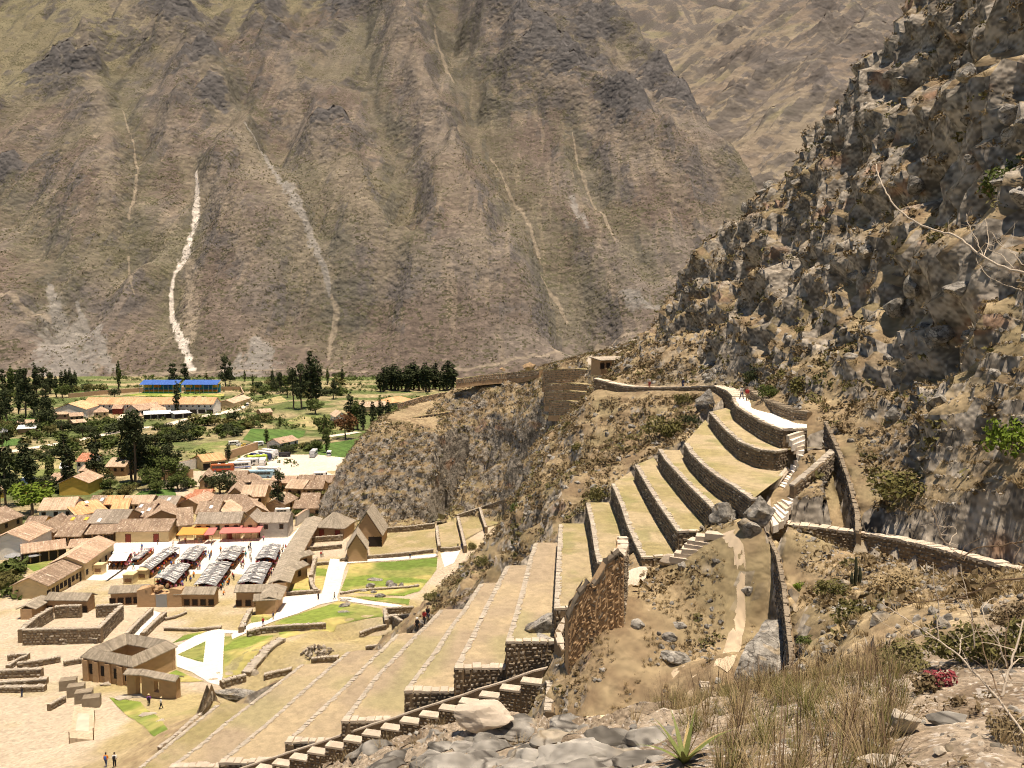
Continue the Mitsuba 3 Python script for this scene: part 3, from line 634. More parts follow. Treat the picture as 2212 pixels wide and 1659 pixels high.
def stones_on(top, foot, side=1, size=.42, rng=None, proud=.09, lean=0.0, gap=.03):
    """every stone of a rubble face: (k, 8, 3) corners"""
    q, nn, L = wall_frame(top, 40); nn = nn * side
    s = np.r_[0, np.cumsum(np.linalg.norm(np.diff(q[:, :2], axis=0), axis=1))]
    hmean = np.mean(q[:, 2]) - np.mean(foot); rows = max(1, int(round(hmean / (size * .72))))
    cuts = np.r_[0, np.cumsum(rng.uniform(.7, 1.3, rows))]; cuts /= cuts[-1]
    S0, S1, R0, R1 = [], [], [], []
    for r in range(rows):
        w = rng.uniform(.65, 1.6, int(L / size * 1.6) + 3) * size
        e = np.r_[0, np.cumsum(w)] - rng.uniform(0, size); e = e[(e > -size) & (e < L)]
        e = np.r_[max(e[0], 0), e[1:], L]; e[0] = 0
        S0.append(e[:-1]); S1.append(e[1:]); R0.append(np.full(len(e) - 1, cuts[r])); R1.append(np.full(len(e) - 1, cuts[r + 1]))
    S0, S1, R0, R1 = map(np.concatenate, (S0, S1, R0, R1)); ok = S1 - S0 > .08
    S0, S1, R0, R1 = S0[ok], S1[ok], R0[ok], R1[ok]; k = len(S0)
    def at(sv, rv, out):
        x = np.interp(sv, s, q[:, 0]); y = np.interp(sv, s, q[:, 1]); zt = np.interp(sv, s, q[:, 2])
        nx = np.interp(sv, s, nn[:, 0]); ny = np.interp(sv, s, nn[:, 1]); fz = np.interp(sv / L, np.linspace(0, 1, len(foot)), foot)
        o = out + lean * (1 - rv)
        return np.stack([x + nx * o, y + ny * o, fz + (zt - fz) * rv], -1)
    g = gap; hgt = np.maximum(hmean, .3)
    out = proud * rng.uniform(.5, 1.6, k)
    c = []
    for (a, b) in ((0, 0), (1, 0), (1, 1), (0, 1)):
        for front in (0, 1):
            j = rng.uniform(0, .16, k) * (S1 - S0); jr = rng.uniform(0, .2, k) * (R1 - R0)
            ins = front * (.22 * np.minimum(S1 - S0, size))
            sv = np.where(a, S1 - g - j - ins * .6, S0 + g + j + ins * .6)
            rv = np.where(b, R1 - g / hgt - jr - front * .14 * (R1 - R0), R0 + g / hgt + jr + front * .14 * (R1 - R0))
            c.append(at(sv, rv, out * (1 if front else .35) * rng.uniform(.8, 1.2, k) if front else -.05))
    return np.stack(c, 1)
STF = np.array([[1, 3, 5], [1, 5, 7], [0, 2, 3], [0, 3, 1], [2, 4, 5], [2, 5, 3], [4, 6, 7], [4, 7, 5], [6, 0, 1], [6, 1, 7]])
def stone_mesh(c, side=1):
    f = STF if side > 0 else STF[:, ::-1]
    k = len(c)
    return c.reshape(-1, 3), (f[None] + (np.arange(k) * 8)[:, None, None]).reshape(-1, 3)
STMATS = ['field_stone', 'field_stone', 'field_stone_dark', 'field_stone', 'field_stone_pale']
def face(parent, top, foot, side=1, size=.42, seed=0, lean=0.0, single=0, bsdf='field_stone', dark=.35, pale=.08):
    """stones of one wall face under parent; single = how many become parts of their own"""
    rng = np.random.default_rng(seed)
    c = stones_on(top, foot, side, size, rng, lean=lean)
    r = rng.random(len(c)); kind = np.where(r < dark, 1, np.where(r > 1 - pale, 2, 0))
    names = [bsdf, 'field_stone_dark', 'field_stone_pale']
    area = np.linalg.norm(c[:, 5] - c[:, 1], axis=1)
    order = np.argsort(-area); one = set(order[:single].tolist())
    for i in sorted(one): obj('stone', stone_mesh(c[i:i + 1], side), names[kind[i]], parent)
    rest = np.array([i not in one for i in range(len(c))])
    for b in range(3):
        m = rest & (kind == b)
        if m.any(): obj('stones', stone_mesh(c[m], side), names[b], parent, kind='stuff')
def coping(parent, line, width, seed, bsdf='coping_pale', size=.5, h=.12, side=1, name='coping'):
    """a row of flat edge stones along a line, laid back from it"""
    rng = np.random.default_rng(seed); q, nn, L = wall_frame(line, max(2, int(np.linalg.norm(np.diff(np.asarray(line)[:, :2], axis=0), axis=1).sum() / size)))
    mb = MB()
    for i in range(len(q) - 1):
        m = (q[i] + q[i + 1]) / 2; t = q[i + 1] - q[i]; n2 = (nn[i] + nn[i + 1]) / 2 * side
        w = width * rng.uniform(.7, 1.2); hh = h * rng.uniform(.5, 1.4)
        l = np.hypot(t[0], t[1]); v, f = boxm(m[0] + n2[0] * (w / 2 - .08), m[1] + n2[1] * (w / 2 - .08), m[2] + hh / 2 - .05, l * rng.uniform(.82, .98), w, hh + .1, math.atan2(t[1], t[0]) + rng.normal(0, .06))
        v[:, 2] += ((v[:, 0] - m[0]) * t[0] + (v[:, 1] - m[1]) * t[1]) / max(l * l, 1e-6) * t[2] + rng.normal(0, .015, 8); mb.add(v, f)
    obj(name, mb.mesh(), bsdf, parent, kind='stuff')

# ---------------------------------------------------------------- terraces
TL = ['topmost curved terrace under the paved walkway', 'second terrace from the top, wide with yellow grass', 'third terrace from the top, narrow beside the bend', 'fourth terrace from the top with a tall shaded wall',
      'fifth terrace from the top ending above the stone steps', 'sixth terrace from the top ending at the ruined wall', 'narrow pale terrace left of the ruined wall', 'terrace whose near wall stands above the top of the staircase',
      'second terrace above the long staircase', 'third terrace down along the staircase', 'wide terrace above the middle of the staircase', 'terrace above the white landing of the staircase',
      'third lowest terrace with a green patch of grass', 'second lowest terrace reaching the lower edge of the picture', 'lowest yellow terrace beside the dusty field']
levels = [HC - d for d, _ in TERR]
for k, (P, z) in enumerate(zip(terr_poly, levels)):
    t = thing('terrace', TL[k], 'terrace')
    rng = np.random.default_rng(100 + k)
    ph = rng.uniform(0, 9)
    obj('grass', sheet(P, lambda x, y: z + .10 * (meshkit.fbm(np.stack([x / 2.5, y / 2.5, x * 0 + ph], -1), 3) - .5), .9), 'yellow_grass' if k in (0, 1, 2, 3, 4, 5, 6, 14) else 'dry_grass', t, smooth=True)
    e = edges[k + 1]
    below = levels[k + 1] if k + 1 < len(levels) else z - 4
    foot = [below - .5] * 5
    if k == 0: foot = [levels[1] - .5, levels[1] - .4, levels[1] - .3, levels[1] - .3, levels[1]]
    obj('wall', backing(e - [0, 0, .16], foot, .8, -1, .08), 'wall_mortar', t)
    seen = k <= 6
    face(t, e, foot, -1, .42 if seen else .7, 200 + k, lean=.08, dark=.55, pale=.04, single=150 if seen else 0)
    coping(t, e, .5, 300 + k, 'field_stone_pale', .3, .07)
    # near end, facing the viewer
    if 3 <= k <= 13:
        y0 = e[:, 1].min()
        xa, xb = e[-1, 0], edges[k][np.argmin(np.abs(edges[k][:, 1] - y0)), 0] + .1
        if k >= 7: top = np.array([[xa, y0, z], [xb, y0, z]])
        else: top = np.array([[xa, y0, z], [min(xb, xa + 2.8), y0 + .3, z]])
        ft = [below - 1.6, below - .2] if k >= 7 else [z - 2.2, z - 1.2]
        obj('end_wall', backing(top + [0, -.02, -.16], ft, .7, -1, .1), 'wall_mortar', t)
        face(t, top + [0, -.02, 0], ft, -1, .45, 400 + k, lean=.1, single=120 if 7 <= k <= 11 else 0)
        coping(t, top + [0, -.02, .02], .9 if k >= 7 else .5, 500 + k, 'coping_pale', .6, side=1)

# walkway above the terraces, its wall, parapet and the steps down
pe, pb = np.array([U(x, y, HC - 10.4) for x, y in PATH_EDGE]), np.array([U(x, y, HC - 10.4) for x, y in PATH_BACK])
wk = thing('walkway', 'pale paved walkway curving above the top terrace', 'walkway')
pe2 = lerp_line(pe, 26); pb2 = lerp_line(pb, 26)
obj('paving', sheet(np.vstack([pe2[:, :2], pb2[::-1, :2]]), HC - 10.4, .8), 'pale_paving', wk)
ft = [levels[0] - .6] * 4
obj('wall', backing(pe2 - [0, 0, .1], ft, .7, -1, .15), 'wall_mortar', wk); face(wk, pe2, ft, -1, .4, 31, lean=.15, dark=.5); coping(wk, pe2, .4, 32, 'coping_pale', .5)
par = thing('parapet_wall', 'low stone wall along the uphill side of the walkway', 'wall')
pt = pb2 + [0, 0, 1.1]
obj('core', backing(pt, [HC - 10.6] * 3, 1.0, -1), 'wall_mortar', par); face(par, pt, [HC - 10.6] * 3, -1, .35, 33, dark=.45); coping(par, pt, 1.0, 34, 'field_stone', .4)
fw = fw_line
pw = thing('path_wall', 'long stone wall carrying the level path to the far corner', 'wall')
fz = hillz(fw[:, 0] - 1, fw[:, 1] - .6) - 1.2
fz = np.minimum(fz, fw[:, 2] - 2.0)
obj('core', backing(fw, fz, 2.0, -1, .2), 'wall_mortar', pw); face(pw, fw, fz, -1, .42, 35, lean=.2, dark=.5); coping(pw, fw + [0, 0, .02], 2.0, 36, 'coping_pale', 1.2, .1)
st_l, st_r = ST_L, ST_R
zs = np.linspace(HC - 10.6, HC - 16.6, len(st_l))
stair_l = lerp_line(np.array([U(x, y, z) for (x, y), z in zip(st_l, zs)]), 27); stair_r = lerp_line(np.array([U(x, y, z) for (x, y), z in zip(st_r, zs)]), 27)
sw = thing('stone_stairs', 'pale stone steps winding down from the walkway to the tall wall', 'stairs')
rng = np.random.default_rng(5)
for i in range(26):
    z = stair_l[i, 2] + .05; d = .6
    q = [stair_l[i, :2], stair_r[i, :2], stair_r[i + 1, :2], stair_l[i + 1, :2]]
    j = rng.normal(0, .07, (4, 2)); j[:2] += (q[0] - q[3]) * .18
    obj('step', prism(np.array(q) + j, z - d, z), 'pale_paving' if i % 3 else 'coping_pale', sw)
ed = stair_l[10:].copy(); ed[:, 2] += .45
bal = thing('stair_kerb', 'smooth pale kerb along the left side of the winding steps', 'kerb')
obj('kerb', tube(ed, .28, 6), 'coping_pale', bal)

# tall wall, side wall, back wall
tw = thing('tall_wall', 'tall shaded stone wall standing above the sloping enclosure', 'wall')
ft = TALL[:, 2] - np.linspace(4.9, 5.4, len(TALL))
obj('core', backing(TALL - [0, 0, .1], ft, .3, -1, .1), 'wall_mortar', tw); face(tw, TALL, ft, -1, .42, 41, lean=.1, single=260, dark=.6, pale=.02); coping(tw, TALL, .3, 42, 'field_stone', .3, .08)
sd = thing('side_wall', 'stone retaining wall with a pale path on top running to the right edge', 'wall')
ft = SIDE[:, 2] - np.linspace(1.8, 2.6, len(SIDE))
obj('core', backing(SIDE, ft, 1.0, -1, .15), 'wall_mortar', sd); face(sd, SIDE, ft, -1, .36, 43, lean=.15, dark=.5, pale=.03, single=200); coping(sd, SIDE + [0, 0, .03], 1.1, 44, 'coping_pale', .7, .08)
bw = thing('back_wall', 'dark tumbledown stone wall rising right of the winding steps', 'wall')
ft = BACKW[:, 2] - np.linspace(2.4, 5.2, len(BACKW))
obj('core', backing(BACKW - [0, 0, .1], ft, .35, -1, .08), 'wall_mortar', bw); face(bw, BACKW, ft, -1, .42, 45, lean=.08, dark=.65, pale=.02, single=200); coping(bw, BACKW, .35, 46, 'field_stone', .3, .1)
def small_wall(name, label, pts, h, thick=.6, seed=0, size=.38, single=0, both=True, drop=.4, cap='field_stone_pale'):
    t = thing(name, label, 'wall')
    top = np.array([[p[0], p[1], float(groundz(p[0], p[1])) + hh] if len(p) == 2 or True else p for p, hh in zip([np.asarray(q) for q in pts], np.broadcast_to(h, (len(pts),)))])
    ft = groundz(top[:, 0], top[:, 1]) - drop
    obj('core', backing(top, ft, thick, -1), 'wall_mortar', t); face(t, top, ft, -1, size, seed, single=single)
    q, nn, _ = wall_frame(top)
    if both:
        b = top.copy(); qq, n2, _ = wall_frame(top, len(top)); b[:, :2] += n2 * thick
        face(t, b, ft, 1, size, seed + 1)
    coping(t, top, thick, seed + 2, cap, .42, .09)
    return t
small_wall('rubble_wall', 'low rubble wall slanting beside the winding steps', [on_hill(*q) for q in ((1792,1003),(1760,1030),(1725,1062),(1705,1078))], 1.0, seed=51)
small_wall('curved_wall', 'dark curved wall end at the top of the long staircase', [W(1166,1427,61), W(1180,1460,59), W(1184,1490,57.5), W(1177,1541,54)], 2.2, seed=54)
small_wall('enclosure_wall', 'short dark wall end behind the dry grass', [W(1514,1462,47), W(1520,1510,43), W(1527,1570,39), W(1530,1610,36)], [1.6, 2.2, 2.4, 2.2], seed=57)

# ruined wall beside the terraces, ochre on its lit face
rw = thing('ruined_wall', 'broken ochre wall standing high at the end of the terraces', 'ruined wall')
ra, rb = W(1226,1428,57.0), W(1346,1360,57.6)
prof = np.array([[0, 3.0], [.07, 3.2], [.08, 4.0], [.19, 4.1], [.20, 4.6], [.30, 4.5], [.31, 5.1], [.42, 5.0], [.44, 4.5], [.55, 4.6], [.57, 5.0], [.68, 5.2], [.70, 5.8], [.82, 5.7], [.83, 6.1], [.93, 6.0], [.94, 5.5], [1, 5.5]])
rt = np.array([np.r_[ra[:2] + (rb - ra)[:2] * s, ra[2] + (rb[2] - ra[2]) * s + h] for s, h in prof])
ft = ra[2] + (rb[2] - ra[2]) * prof[:, 0] - 1.2
obj('core', backing(rt, ft, 1.0, -1, .25), 'adobe_ochre', rw); face(rw, rt, ft, -1, .34, 61, lean=.25, single=300, bsdf='adobe_ochre', dark=.16, pale=.0)
rb2 = rt.copy(); rb2[:, :2] += [-.25, .97]
face(rw, rb2, ft, 1, .5, 62); coping(rw, rt, .9, 63, 'field_stone_dark', .3, .16)
r2 = np.array([rt[-1] + [.02, .2, -.2], rt[-1] + [.7, 3.0, 0], rt[-1] + [1.0, 6.0, -.3]])
obj('return_wall', backing(r2, r2[:, 2] - 5.5, .8, -1), 'adobe', rw); face(rw, r2, r2[:, 2] - 5.5, -1, .4, 64); coping(rw, r2, .8, 65, 'coping_pale', .6, .2)
rp = [(1226,1420,61.5),(1216,1386,63),(1209,1375,64.5),(1240,1322,67),(1262,1292,69)]
rp2 = np.array([W(*q) for q in rp])
pp = thing('parapet', 'pale parapet of the ramp between terrace and ruined wall', 'wall')
rp2[:, 2] = np.maximum(rp2[:, 2], groundz(rp2[:, 0], rp2[:, 1]) + .8)
obj('core', backing(rp2, rp2[:, 2] - 2.6, .5, -1), 'wall_mortar', pp); face(pp, rp2, rp2[:, 2] - 2.6, -1, .4, 66); coping(pp, rp2, .55, 67, 'coping_pale', .9, .1)

# long staircase along the terrace ends
sa, sb = np.array([2.6, 62.6, 35.6]), np.array([-31.0, 71.6, 20.0])
ss = thing('staircase', 'long stone staircase stepping down along the terrace ends', 'staircase')
N = 20
dirv = (sb - sa) / N; u2 = dirv[:2] / np.linalg.norm(dirv[:2]); nrm = np.array([-u2[1], u2[0]])
if nrm[1] > 0: nrm = -nrm
tops, foots = [], []
rng = np.random.default_rng(77)
for i in range(N):
    a, b = sa + dirv * i, sa + dirv * (i + 1)
    z = a[2] - .35
    q = np.array([a[:2] + nrm * .9, b[:2] + nrm * .9, b[:2] + nrm * .1, a[:2] + nrm * .1])
    g = min(groundz(q[0, 0], q[0, 1] - .8), groundz(q[1, 0], q[1, 1] - .8)) - .8
    g = max(g, z - 6)
    obj('wall_block', prism(q, g, z - .14), 'wall_mortar', ss)
    obj('coping_stone', prism(q + np.array([nrm * .1, nrm * .1, -nrm * .05, -nrm * .05]), z - .14, z + rng.uniform(0, .06)), 'coping_pale', ss)
    top = np.array([[*q[0], z - .15], [*q[1], z - .15]])
    face(ss, top, [g, g], 1 if np.dot(nrm, [-u2[1], u2[0]]) > 0 else -1, .36, 700 + i, single=14)
for i in range(N * 4):
    a, b = sa + dirv * i / 4, sa + dirv * (i + 1) / 4
    q = np.array([a[:2] - nrm * .0, b[:2] - nrm * .0, b[:2] - nrm * 1.1, a[:2] - nrm * 1.1])
    obj('step', prism(q, a[2] - 2.0, a[2] - .75), 'coping_pale', ss)
rail = np.array([sa - [*nrm * 1.25, 0], sb - [*nrm * 1.25, 0]]); rail = lerp_line(rail, 30)
obj('coping_rail', tube(rail + [0, 0, .12] + np.random.default_rng(6).normal(0, .03, rail.shape), .11, 5), 'coping_pale', ss)
obj('rail_wall', backing(rail + [0, 0, .1], rail[:, 2] - 2.2, .3, 1), 'wall_mortar', ss)

# boulder and paths of the enclosure
bp = [(1655,1340,52.5),(1687,1337,52),(1694,1388,49),(1690,1444,46.2),(1600,1417,46.6),(1625,1380,49.5),(1586,1466,46.2),(1692,1470,45.8),(1595,1440,46.4),(1650,1475,45.9)]
bq = np.array([W(*q) for q in bp]); bq = np.vstack([bq, bq[:4] - [0, 0, 3.5], bq[4:] - [0, 0, 1.2]])
hb = trimesh.convex.convex_hull(bq); 
for _ in range(3): hb = hb.subdivide()
v = np.array(hb.vertices); v += (meshkit.fbm(v / 1.1, 4, 3)[:, None] - .5) * .35 * np.array(hb.vertex_normals)
tag(obj('boulder', (v, np.array(hb.faces)), 'grey_rock'), 'big slanted grey boulder leaning against the tall wall', 'boulder')
FOOTPATHS = []
def ribbon(line, widths, lift=.07, n=None, seed=0, level=None):
    q = np.array([on_hill(*c) for c in line]) if level is None else np.array([U(c[0], c[1], level) for c in line])
    L = np.linalg.norm(np.diff(q[:, :2], axis=0), axis=1).sum(); n = n or max(3, int(L / .7))
    q2 = lerp_line(np.column_stack([q[:, :2], np.broadcast_to(widths, (len(q),))]), n)
    FOOTPATHS.append(q[:, :2])
    q2[:, :2] = np.stack([gaussian_filter(q2[:, k], 1.2, mode='nearest') for k in (0, 1)], 1)
    t = np.gradient(q2[:, :2], axis=0); t /= np.linalg.norm(t, axis=1, keepdims=True) + 1e-9
    nn = np.stack([-t[:, 1], t[:, 0]], 1); s = np.linspace(-.5, .5, 5)
    w = q2[:, 2] * (.8 + .45 * meshkit.fbm(np.stack([q2[:, 0] / 1.5, q2[:, 1] / 1.5, np.full(n, seed)], -1), 2))
    xy = q2[:, None, :2] + nn[:, None] * (w[:, None] * s[None])[..., None]
    z = (groundz(xy[..., 0], xy[..., 1]) if level is None else np.full(xy.shape[:2], level)) + lift
    return np.concatenate([xy, z[..., None]], -1).reshape(-1, 3), grid_faces(n, 5)
for i, (l, w, b) in enumerate([
    (pm([(1215,195),(1290,270),(1345,360),(1300,450),(1285,540),(1290,620),(1345,680),(1300,760),(1290,850),(1240,960),(1190,1050)], c6), 1.0, 'trodden_earth'),
    (pm([(640,380),(620,480),(580,560)], c6), 2.6, 'dusty_gravel'), (pm([(580,570),(650,650),(720,700),(820,760),(900,810)], c6), .9, 'trodden_earth'),
    (pm([(590,760),(600,860),(640,940),(580,1080),(500,1210),(420,1310),(330,1380)], c6), 1.1, 'trodden_earth'),
    (pm([(1020,1000),(920,1070),(800,1100),(750,1190),(690,1290)], c6), .9, 'trodden_earth'), (pm([(1010,1080),(985,1180),(960,1300)], c6), .8, 'trodden_earth'),
    (pm([(1300,180),(1200,190),(1100,250),(1010,310),(920,350)], c6), .9, 'trodden_earth')]):
    struct('footpath', ribbon(l, w, .09, seed=i), b, smooth=True, label='narrow trodden footpath in the enclosure')
stp = thing('small_steps', 'short flight of pale stone steps at the end of the terraces', 'stairs')
rng = np.random.default_rng(9)
for x, y in ((1185,180),(1120,195),(1075,225),(1045,250),(1015,275),(985,305),(950,330)):
    q = on_hill(*c6(x, y)); v, f = boxm(0, 0, 0, rng.uniform(1.5, 2.0), rng.uniform(.9, 1.2), .5, rng.uniform(-.6, -.3))
    obj('step', (v + q + [0, 0, .1], f), 'coping_pale', stp)
for nm, (x, y), s in (('pale squared block lying below the small steps', (875, 350), (1.9, 1.3, 1.1)), ('small pale block beside the small steps', (868, 300), (.9, .7, .5))):
    q = on_hill(*c6(x, y)); v, f = rockmesh(np.random.default_rng(int(x)), 2, .12, s, 7)
    tag(obj('stone_block', (v * .55 + q + [0, 0, .25], f), 'coping_pale'), nm, 'stone block')
# ---------------------------------------------------------------- sheets of the valley floor
def zsheet(name, pts, bsdf, z, label, conv=None, drape=None, step=2.5):
    q = pm(pts, conv) if conv else pts
    if drape is None:
        P = np.array([U(x, y, z)[:2] for x, y in q]); m = sheet(P, z)
    else:
        P = np.array([on_hill(x, y)[:2] for x, y in q]); m = sheet(P, lambda x, y: groundz(x, y) + drape, step)
    return struct(name, m, bsdf, smooth=True, label=label)
LOT = [(1340,835),(1470,760),(1560,705),(1650,672),(1800,703),(2100,700),(2240,720),(2200,860),(1480,858)]
zsheet('parking_lot', LOT, 'dusty_gravel', .02, 'pale gravel bus parking lot', c1)
struct('market_square', sheet(np.array([U(*c1(*q), 0)[:2] for q in [(735,1262),(1090,1262),(1860,1228),(2010,1080),(2030,1110),(1960,1200),(1790,1545),(1480,1590),(1110,1600),(560,1640),(370,1620),(540,1440)]]), .16), 'pale_paving', label='pale paved market square')
for pts, b, z, t, c in [
    ([(1555,605),(1610,535),(1960,548),(1945,585),(1790,640),(1650,625)], 'crop_green', .03, 'green crop field behind the parking lot', c1),
    ([(1805,505),(1920,450),(2212,455),(2240,545),(1980,546)], 'pasture', .03, 'pale pasture between trees and crop field', c1),
    ([(330,658),(520,625),(800,583),(900,600),(740,690),(600,722),(430,702)], 'crop_green', .04, 'green field running behind the spur', c3),
    ([(835,978),(905,935),(1115,915),(1140,988)], 'crop_green', .04, 'dark green garden plot behind the roofs', c1),
    ([(40,815),(200,745),(400,690),(575,690),(480,765),(330,830),(120,860)], 'pasture', .03, 'grassy meadow left of the tree clump', c1),
    ([(1195,690),(1300,630),(1450,612),(1665,650),(1500,700),(1400,728),(1200,722)], 'pasture', .04, 'dry meadow with parked cars', c1),
    ([(-30,600),(150,598),(120,640),(-30,655)], 'crop_green', .03, 'small green field at the left edge', c1),
    ([(-30,480),(275,464),(290,492),(-30,512)], 'crop_green', .03, 'green strip of field before the school', c1),
    ([(780,322),(900,308),(1440,312),(1430,330),(1100,332)], 'lawn_grass', .04, 'green sports pitch before the grandstand', c1),
    ([(470,300),(700,280),(720,300),(480,322)], 'crop_green', .03, 'green plot left of the grandstand', c1),
    ([(1640,360),(1800,325),(1850,360),(1700,385)], 'pasture', .04, 'tan field behind the trees', c1),
    ([(1100,330),(1330,325),(1300,345),(1150,350)], 'pasture', .05, 'tan forecourt of the school', c1)]:
    zsheet('field' if b != 'lawn_grass' else 'pitch', pts, b, z, t, c)
def road(line, w, z, b, label, c=c1):
    q = pm(line, c)
    struct('road', ribbon(q, w, 0, seed=len(q), level=z, n=len(q) * 8), b, smooth=True, label=label)
road([(-40,698),(150,668),(390,630),(520,603),(660,575),(800,545),(930,528),(1050,515),(1200,475),(1330,450)], 7, .05, 'dusty_gravel', 'pale dirt road crossing the valley')
road([(1330,450),(1450,432),(1530,405),(1560,375),(1590,345)], 9, .055, 'dusty_gravel', 'pale dirt lane rising past the school wall')
road([(780,500),(800,460),(830,430)], 8, .06, 'dusty_gravel', 'short dusty lane to the school front')
road([(2100,585),(2212,570),(2300,555)], 6, .05, 'dusty_gravel', 'short pale road behind the lone tree')
def hill_road(line, w, b, label):
    q = np.array([meet(mtnz, *c) for c in line]); q2 = lerp_line(q[:, :2], 50)
    t = np.gradient(q2, axis=0); t /= np.linalg.norm(t, axis=1, keepdims=True); nn = np.stack([-t[:, 1], t[:, 0]], 1)
    xy = q2[:, None] + nn[:, None] * (np.linspace(-.5, .5, 4) * w)[None, :, None]
    z = np.max(mtnz(xy[..., 0], xy[..., 1]), axis=1, keepdims=True) + .8 + np.zeros(4)
    struct('road', (np.concatenate([xy, z[..., None]], -1).reshape(-1, 3), grid_faces(50, 4)), b, smooth=True, label=label)
if 0: hill_road([(150,824),(240,818),(420,806),(520,803),(640,800),(720,802),(790,806)], 7, 'scree_tan', 'dirt road along the mountain foot')
if 0: hill_road([(940,806),(1010,798),(1090,785),(1180,770),(1290,752),(1400,732)], 7, 'scree_tan', 'dirt road climbing the mountain foot on the right')

# lawns and paths below the terraces
WP = lambda pts, c, label, d=.10: zsheet('pale_path', pts, 'pale_paving', 0, label, c, drape=d)
LW = lambda pts, c, label, d=.08, b='lawn_grass': zsheet('lawn', pts, b, 0, label, c, drape=d)
WP([(600,1383),(1192,1340),(1200,1360),(600,1402)], c3, 'pale path along the far side of the lawn')
WP([(508,1372),(628,1378),(600,1440),(562,1592),(540,1640),(440,1640),(470,1530)], c3, 'pale path between the lawns')
WP([(545,548),(560,590),(440,615),(300,672),(140,725),(0,785),(-120,838),(-125,810),(0,735),(110,715),(150,690),(180,640),(215,566),(430,546)], c4, 'broad pale path slanting to the forecourt', .13)
WP([(560,568),(640,570),(820,600),(1000,632),(990,642),(800,618),(600,590)], c4, 'narrow pale path along the lawn edge', .14)
WP([(1130,885),(1250,815),(1380,770),(1560,785),(1600,800),(1440,800),(1432,900),(1428,1060),(1418,1142),(1335,1118),(1230,1050),(1132,1012)], c2, 'pale forecourt beside the courtyard building', .10)
WP([(830,815),(990,655),(1030,670),(890,815)], c2, 'pale lane running up to the gate')
WP([(1215,1340),(1365,1280),(1300,1400),(1240,1425)], c3, 'pale yard below the shrubs')
LW([(640,1405),(1195,1364),(1190,1440),(1130,1520),(1080,1580),(980,1610),(660,1590),(575,1575)], c3, 'large lawn behind the slope')
LW([(600,1605),(1020,1630),(1010,1670),(900,1655)], c3, 'strip of lawn nearer than the row of blocks')
LW([(330,668),(560,592),(620,600),(830,640),(850,690),(730,705),(480,745),(160,745),(150,730)], c4, 'lawn with a dark boulder')
LW([(225,655),(245,580),(440,580),(420,600)], c4, 'small triangular lawn between pale paths')
LW([(420,345),(500,335),(460,520),(405,530)], c4, 'narrow lawn beside the central path')
LW([(245,440),(365,430),(385,500),(380,525),(235,530)], c4, 'small lawn beside the roofed wall', b='lawn_grass')
LW([(0,690),(50,660),(140,690),(60,740),(0,765)], c4, 'lawn corner by the arched doorway')
LW([(1438,820),(1600,815),(1755,812),(1700,870),(1640,960),(1580,1050),(1432,1088)], c2, 'bright lawn right of the forecourt')
LW([(1140,938),(1318,852),(1303,985)], c2, 'triangular lawn inside the forecourt', .16)
LW([(1105,862),(1180,810),(1330,778),(1240,825)], c2, 'lawn wedge behind the courtyard building')
LW([(1070,1062),(1130,1035),(1310,1105),(1160,1112)], c2, 'lawn strip before the courtyard building')
LW([(1780,760),(2000,720),(2160,745),(2140,790),(1800,840)], c2, 'patchy lawn below the long rubble wall', b='lawn_grass')
LW([(700,1210),(900,1240),(1010,1330),(1100,1450),(1010,1480),(860,1350)], c2, 'green patch on the dusty field', .07)
zsheet('yard', [(850,1212),(1195,1190),(1200,1330),(760,1350),(760,1300),(880,1290)], 'yellow_grass', 0, 'dry yard of old foundations', c3, drape=.07)
for pts, t in (([(1195,1085),(1300,1110),(1350,1295),(1215,1300),(1190,1180)], 'straw coloured terrace at the foot of the spur'), ([(1330,1100),(1465,1065),(1500,1180),(1370,1255)], 'second straw coloured terrace at the foot of the slope'), ([(1470,1050),(1600,1010),(1640,1100),(1510,1170)], 'third straw coloured terrace at the foot of the slope')):
    zsheet('straw_terrace', pts, 'yellow_grass', 0, t, c3, drape=.25)

# ---------------------------------------------------------------- houses
def tile_fn(a, b, spots):
    def fn(p, n, uv):
        col = noise(uv.x / .24, uv.y / 5., 3.); row = noise(uv.x / .3, uv.y / .35, 1.); big = fbm(uv.x / 3., uv.y / 3., p.x / 9, 3)
        g = mix(C(*a), C(*b), smoothstep(.3, .7, big * .6 + row * .4))
        g = mix(g, C(.62, .55, .46), smoothstep(.80, .9, row) * spots)
        return g * (.72 + .45 * col)
    return fn
for nm, a, b, sp in (('tile_brown', (.25,.18,.13), (.37,.28,.205), .7), ('tile_grey', (.27,.23,.185), (.36,.31,.255), .3), ('tile_pale', (.46,.34,.235), (.58,.45,.33), .3),
                     ('tile_orange', (.58,.31,.15), (.68,.41,.22), .3), ('tile_school', (.58,.34,.18), (.66,.42,.25), .2), ('tile_red', (.40,.17,.10), (.55,.27,.17), .5), ('tile_rose', (.40,.28,.20), (.52,.38,.27), .9), ('thatch', (.27,.235,.185), (.36,.315,.25), .1)):
    pmat(nm, tile_fn(a, b, sp))
for nm, c in (('plaster_cream', (.60,.48,.28)), ('plaster_white', (.70,.68,.64)), ('plaster_yellow', (.62,.42,.10)), ('plaster_grey', (.40,.37,.33)), ('plaster_rose', (.45,.28,.22))):
    pmat(nm, (lambda c: lambda p, n, uv: C(*c) * (.8 + .28 * fbm(p.x / 1.5, p.y / 1.5, p.z / .8, 2) + .1 * noise(p.x / .3, p.y / .3, p.z / .3)))(c))
mat('dark_opening', (.035, .028, .024)); mat('wood_red', (.22, .055, .04)); mat('wood_brown', (.16, .09, .05)); mat('metal_white', (.75, .76, .78), .5); mat('metal_grey', (.3, .31, .32), .5)
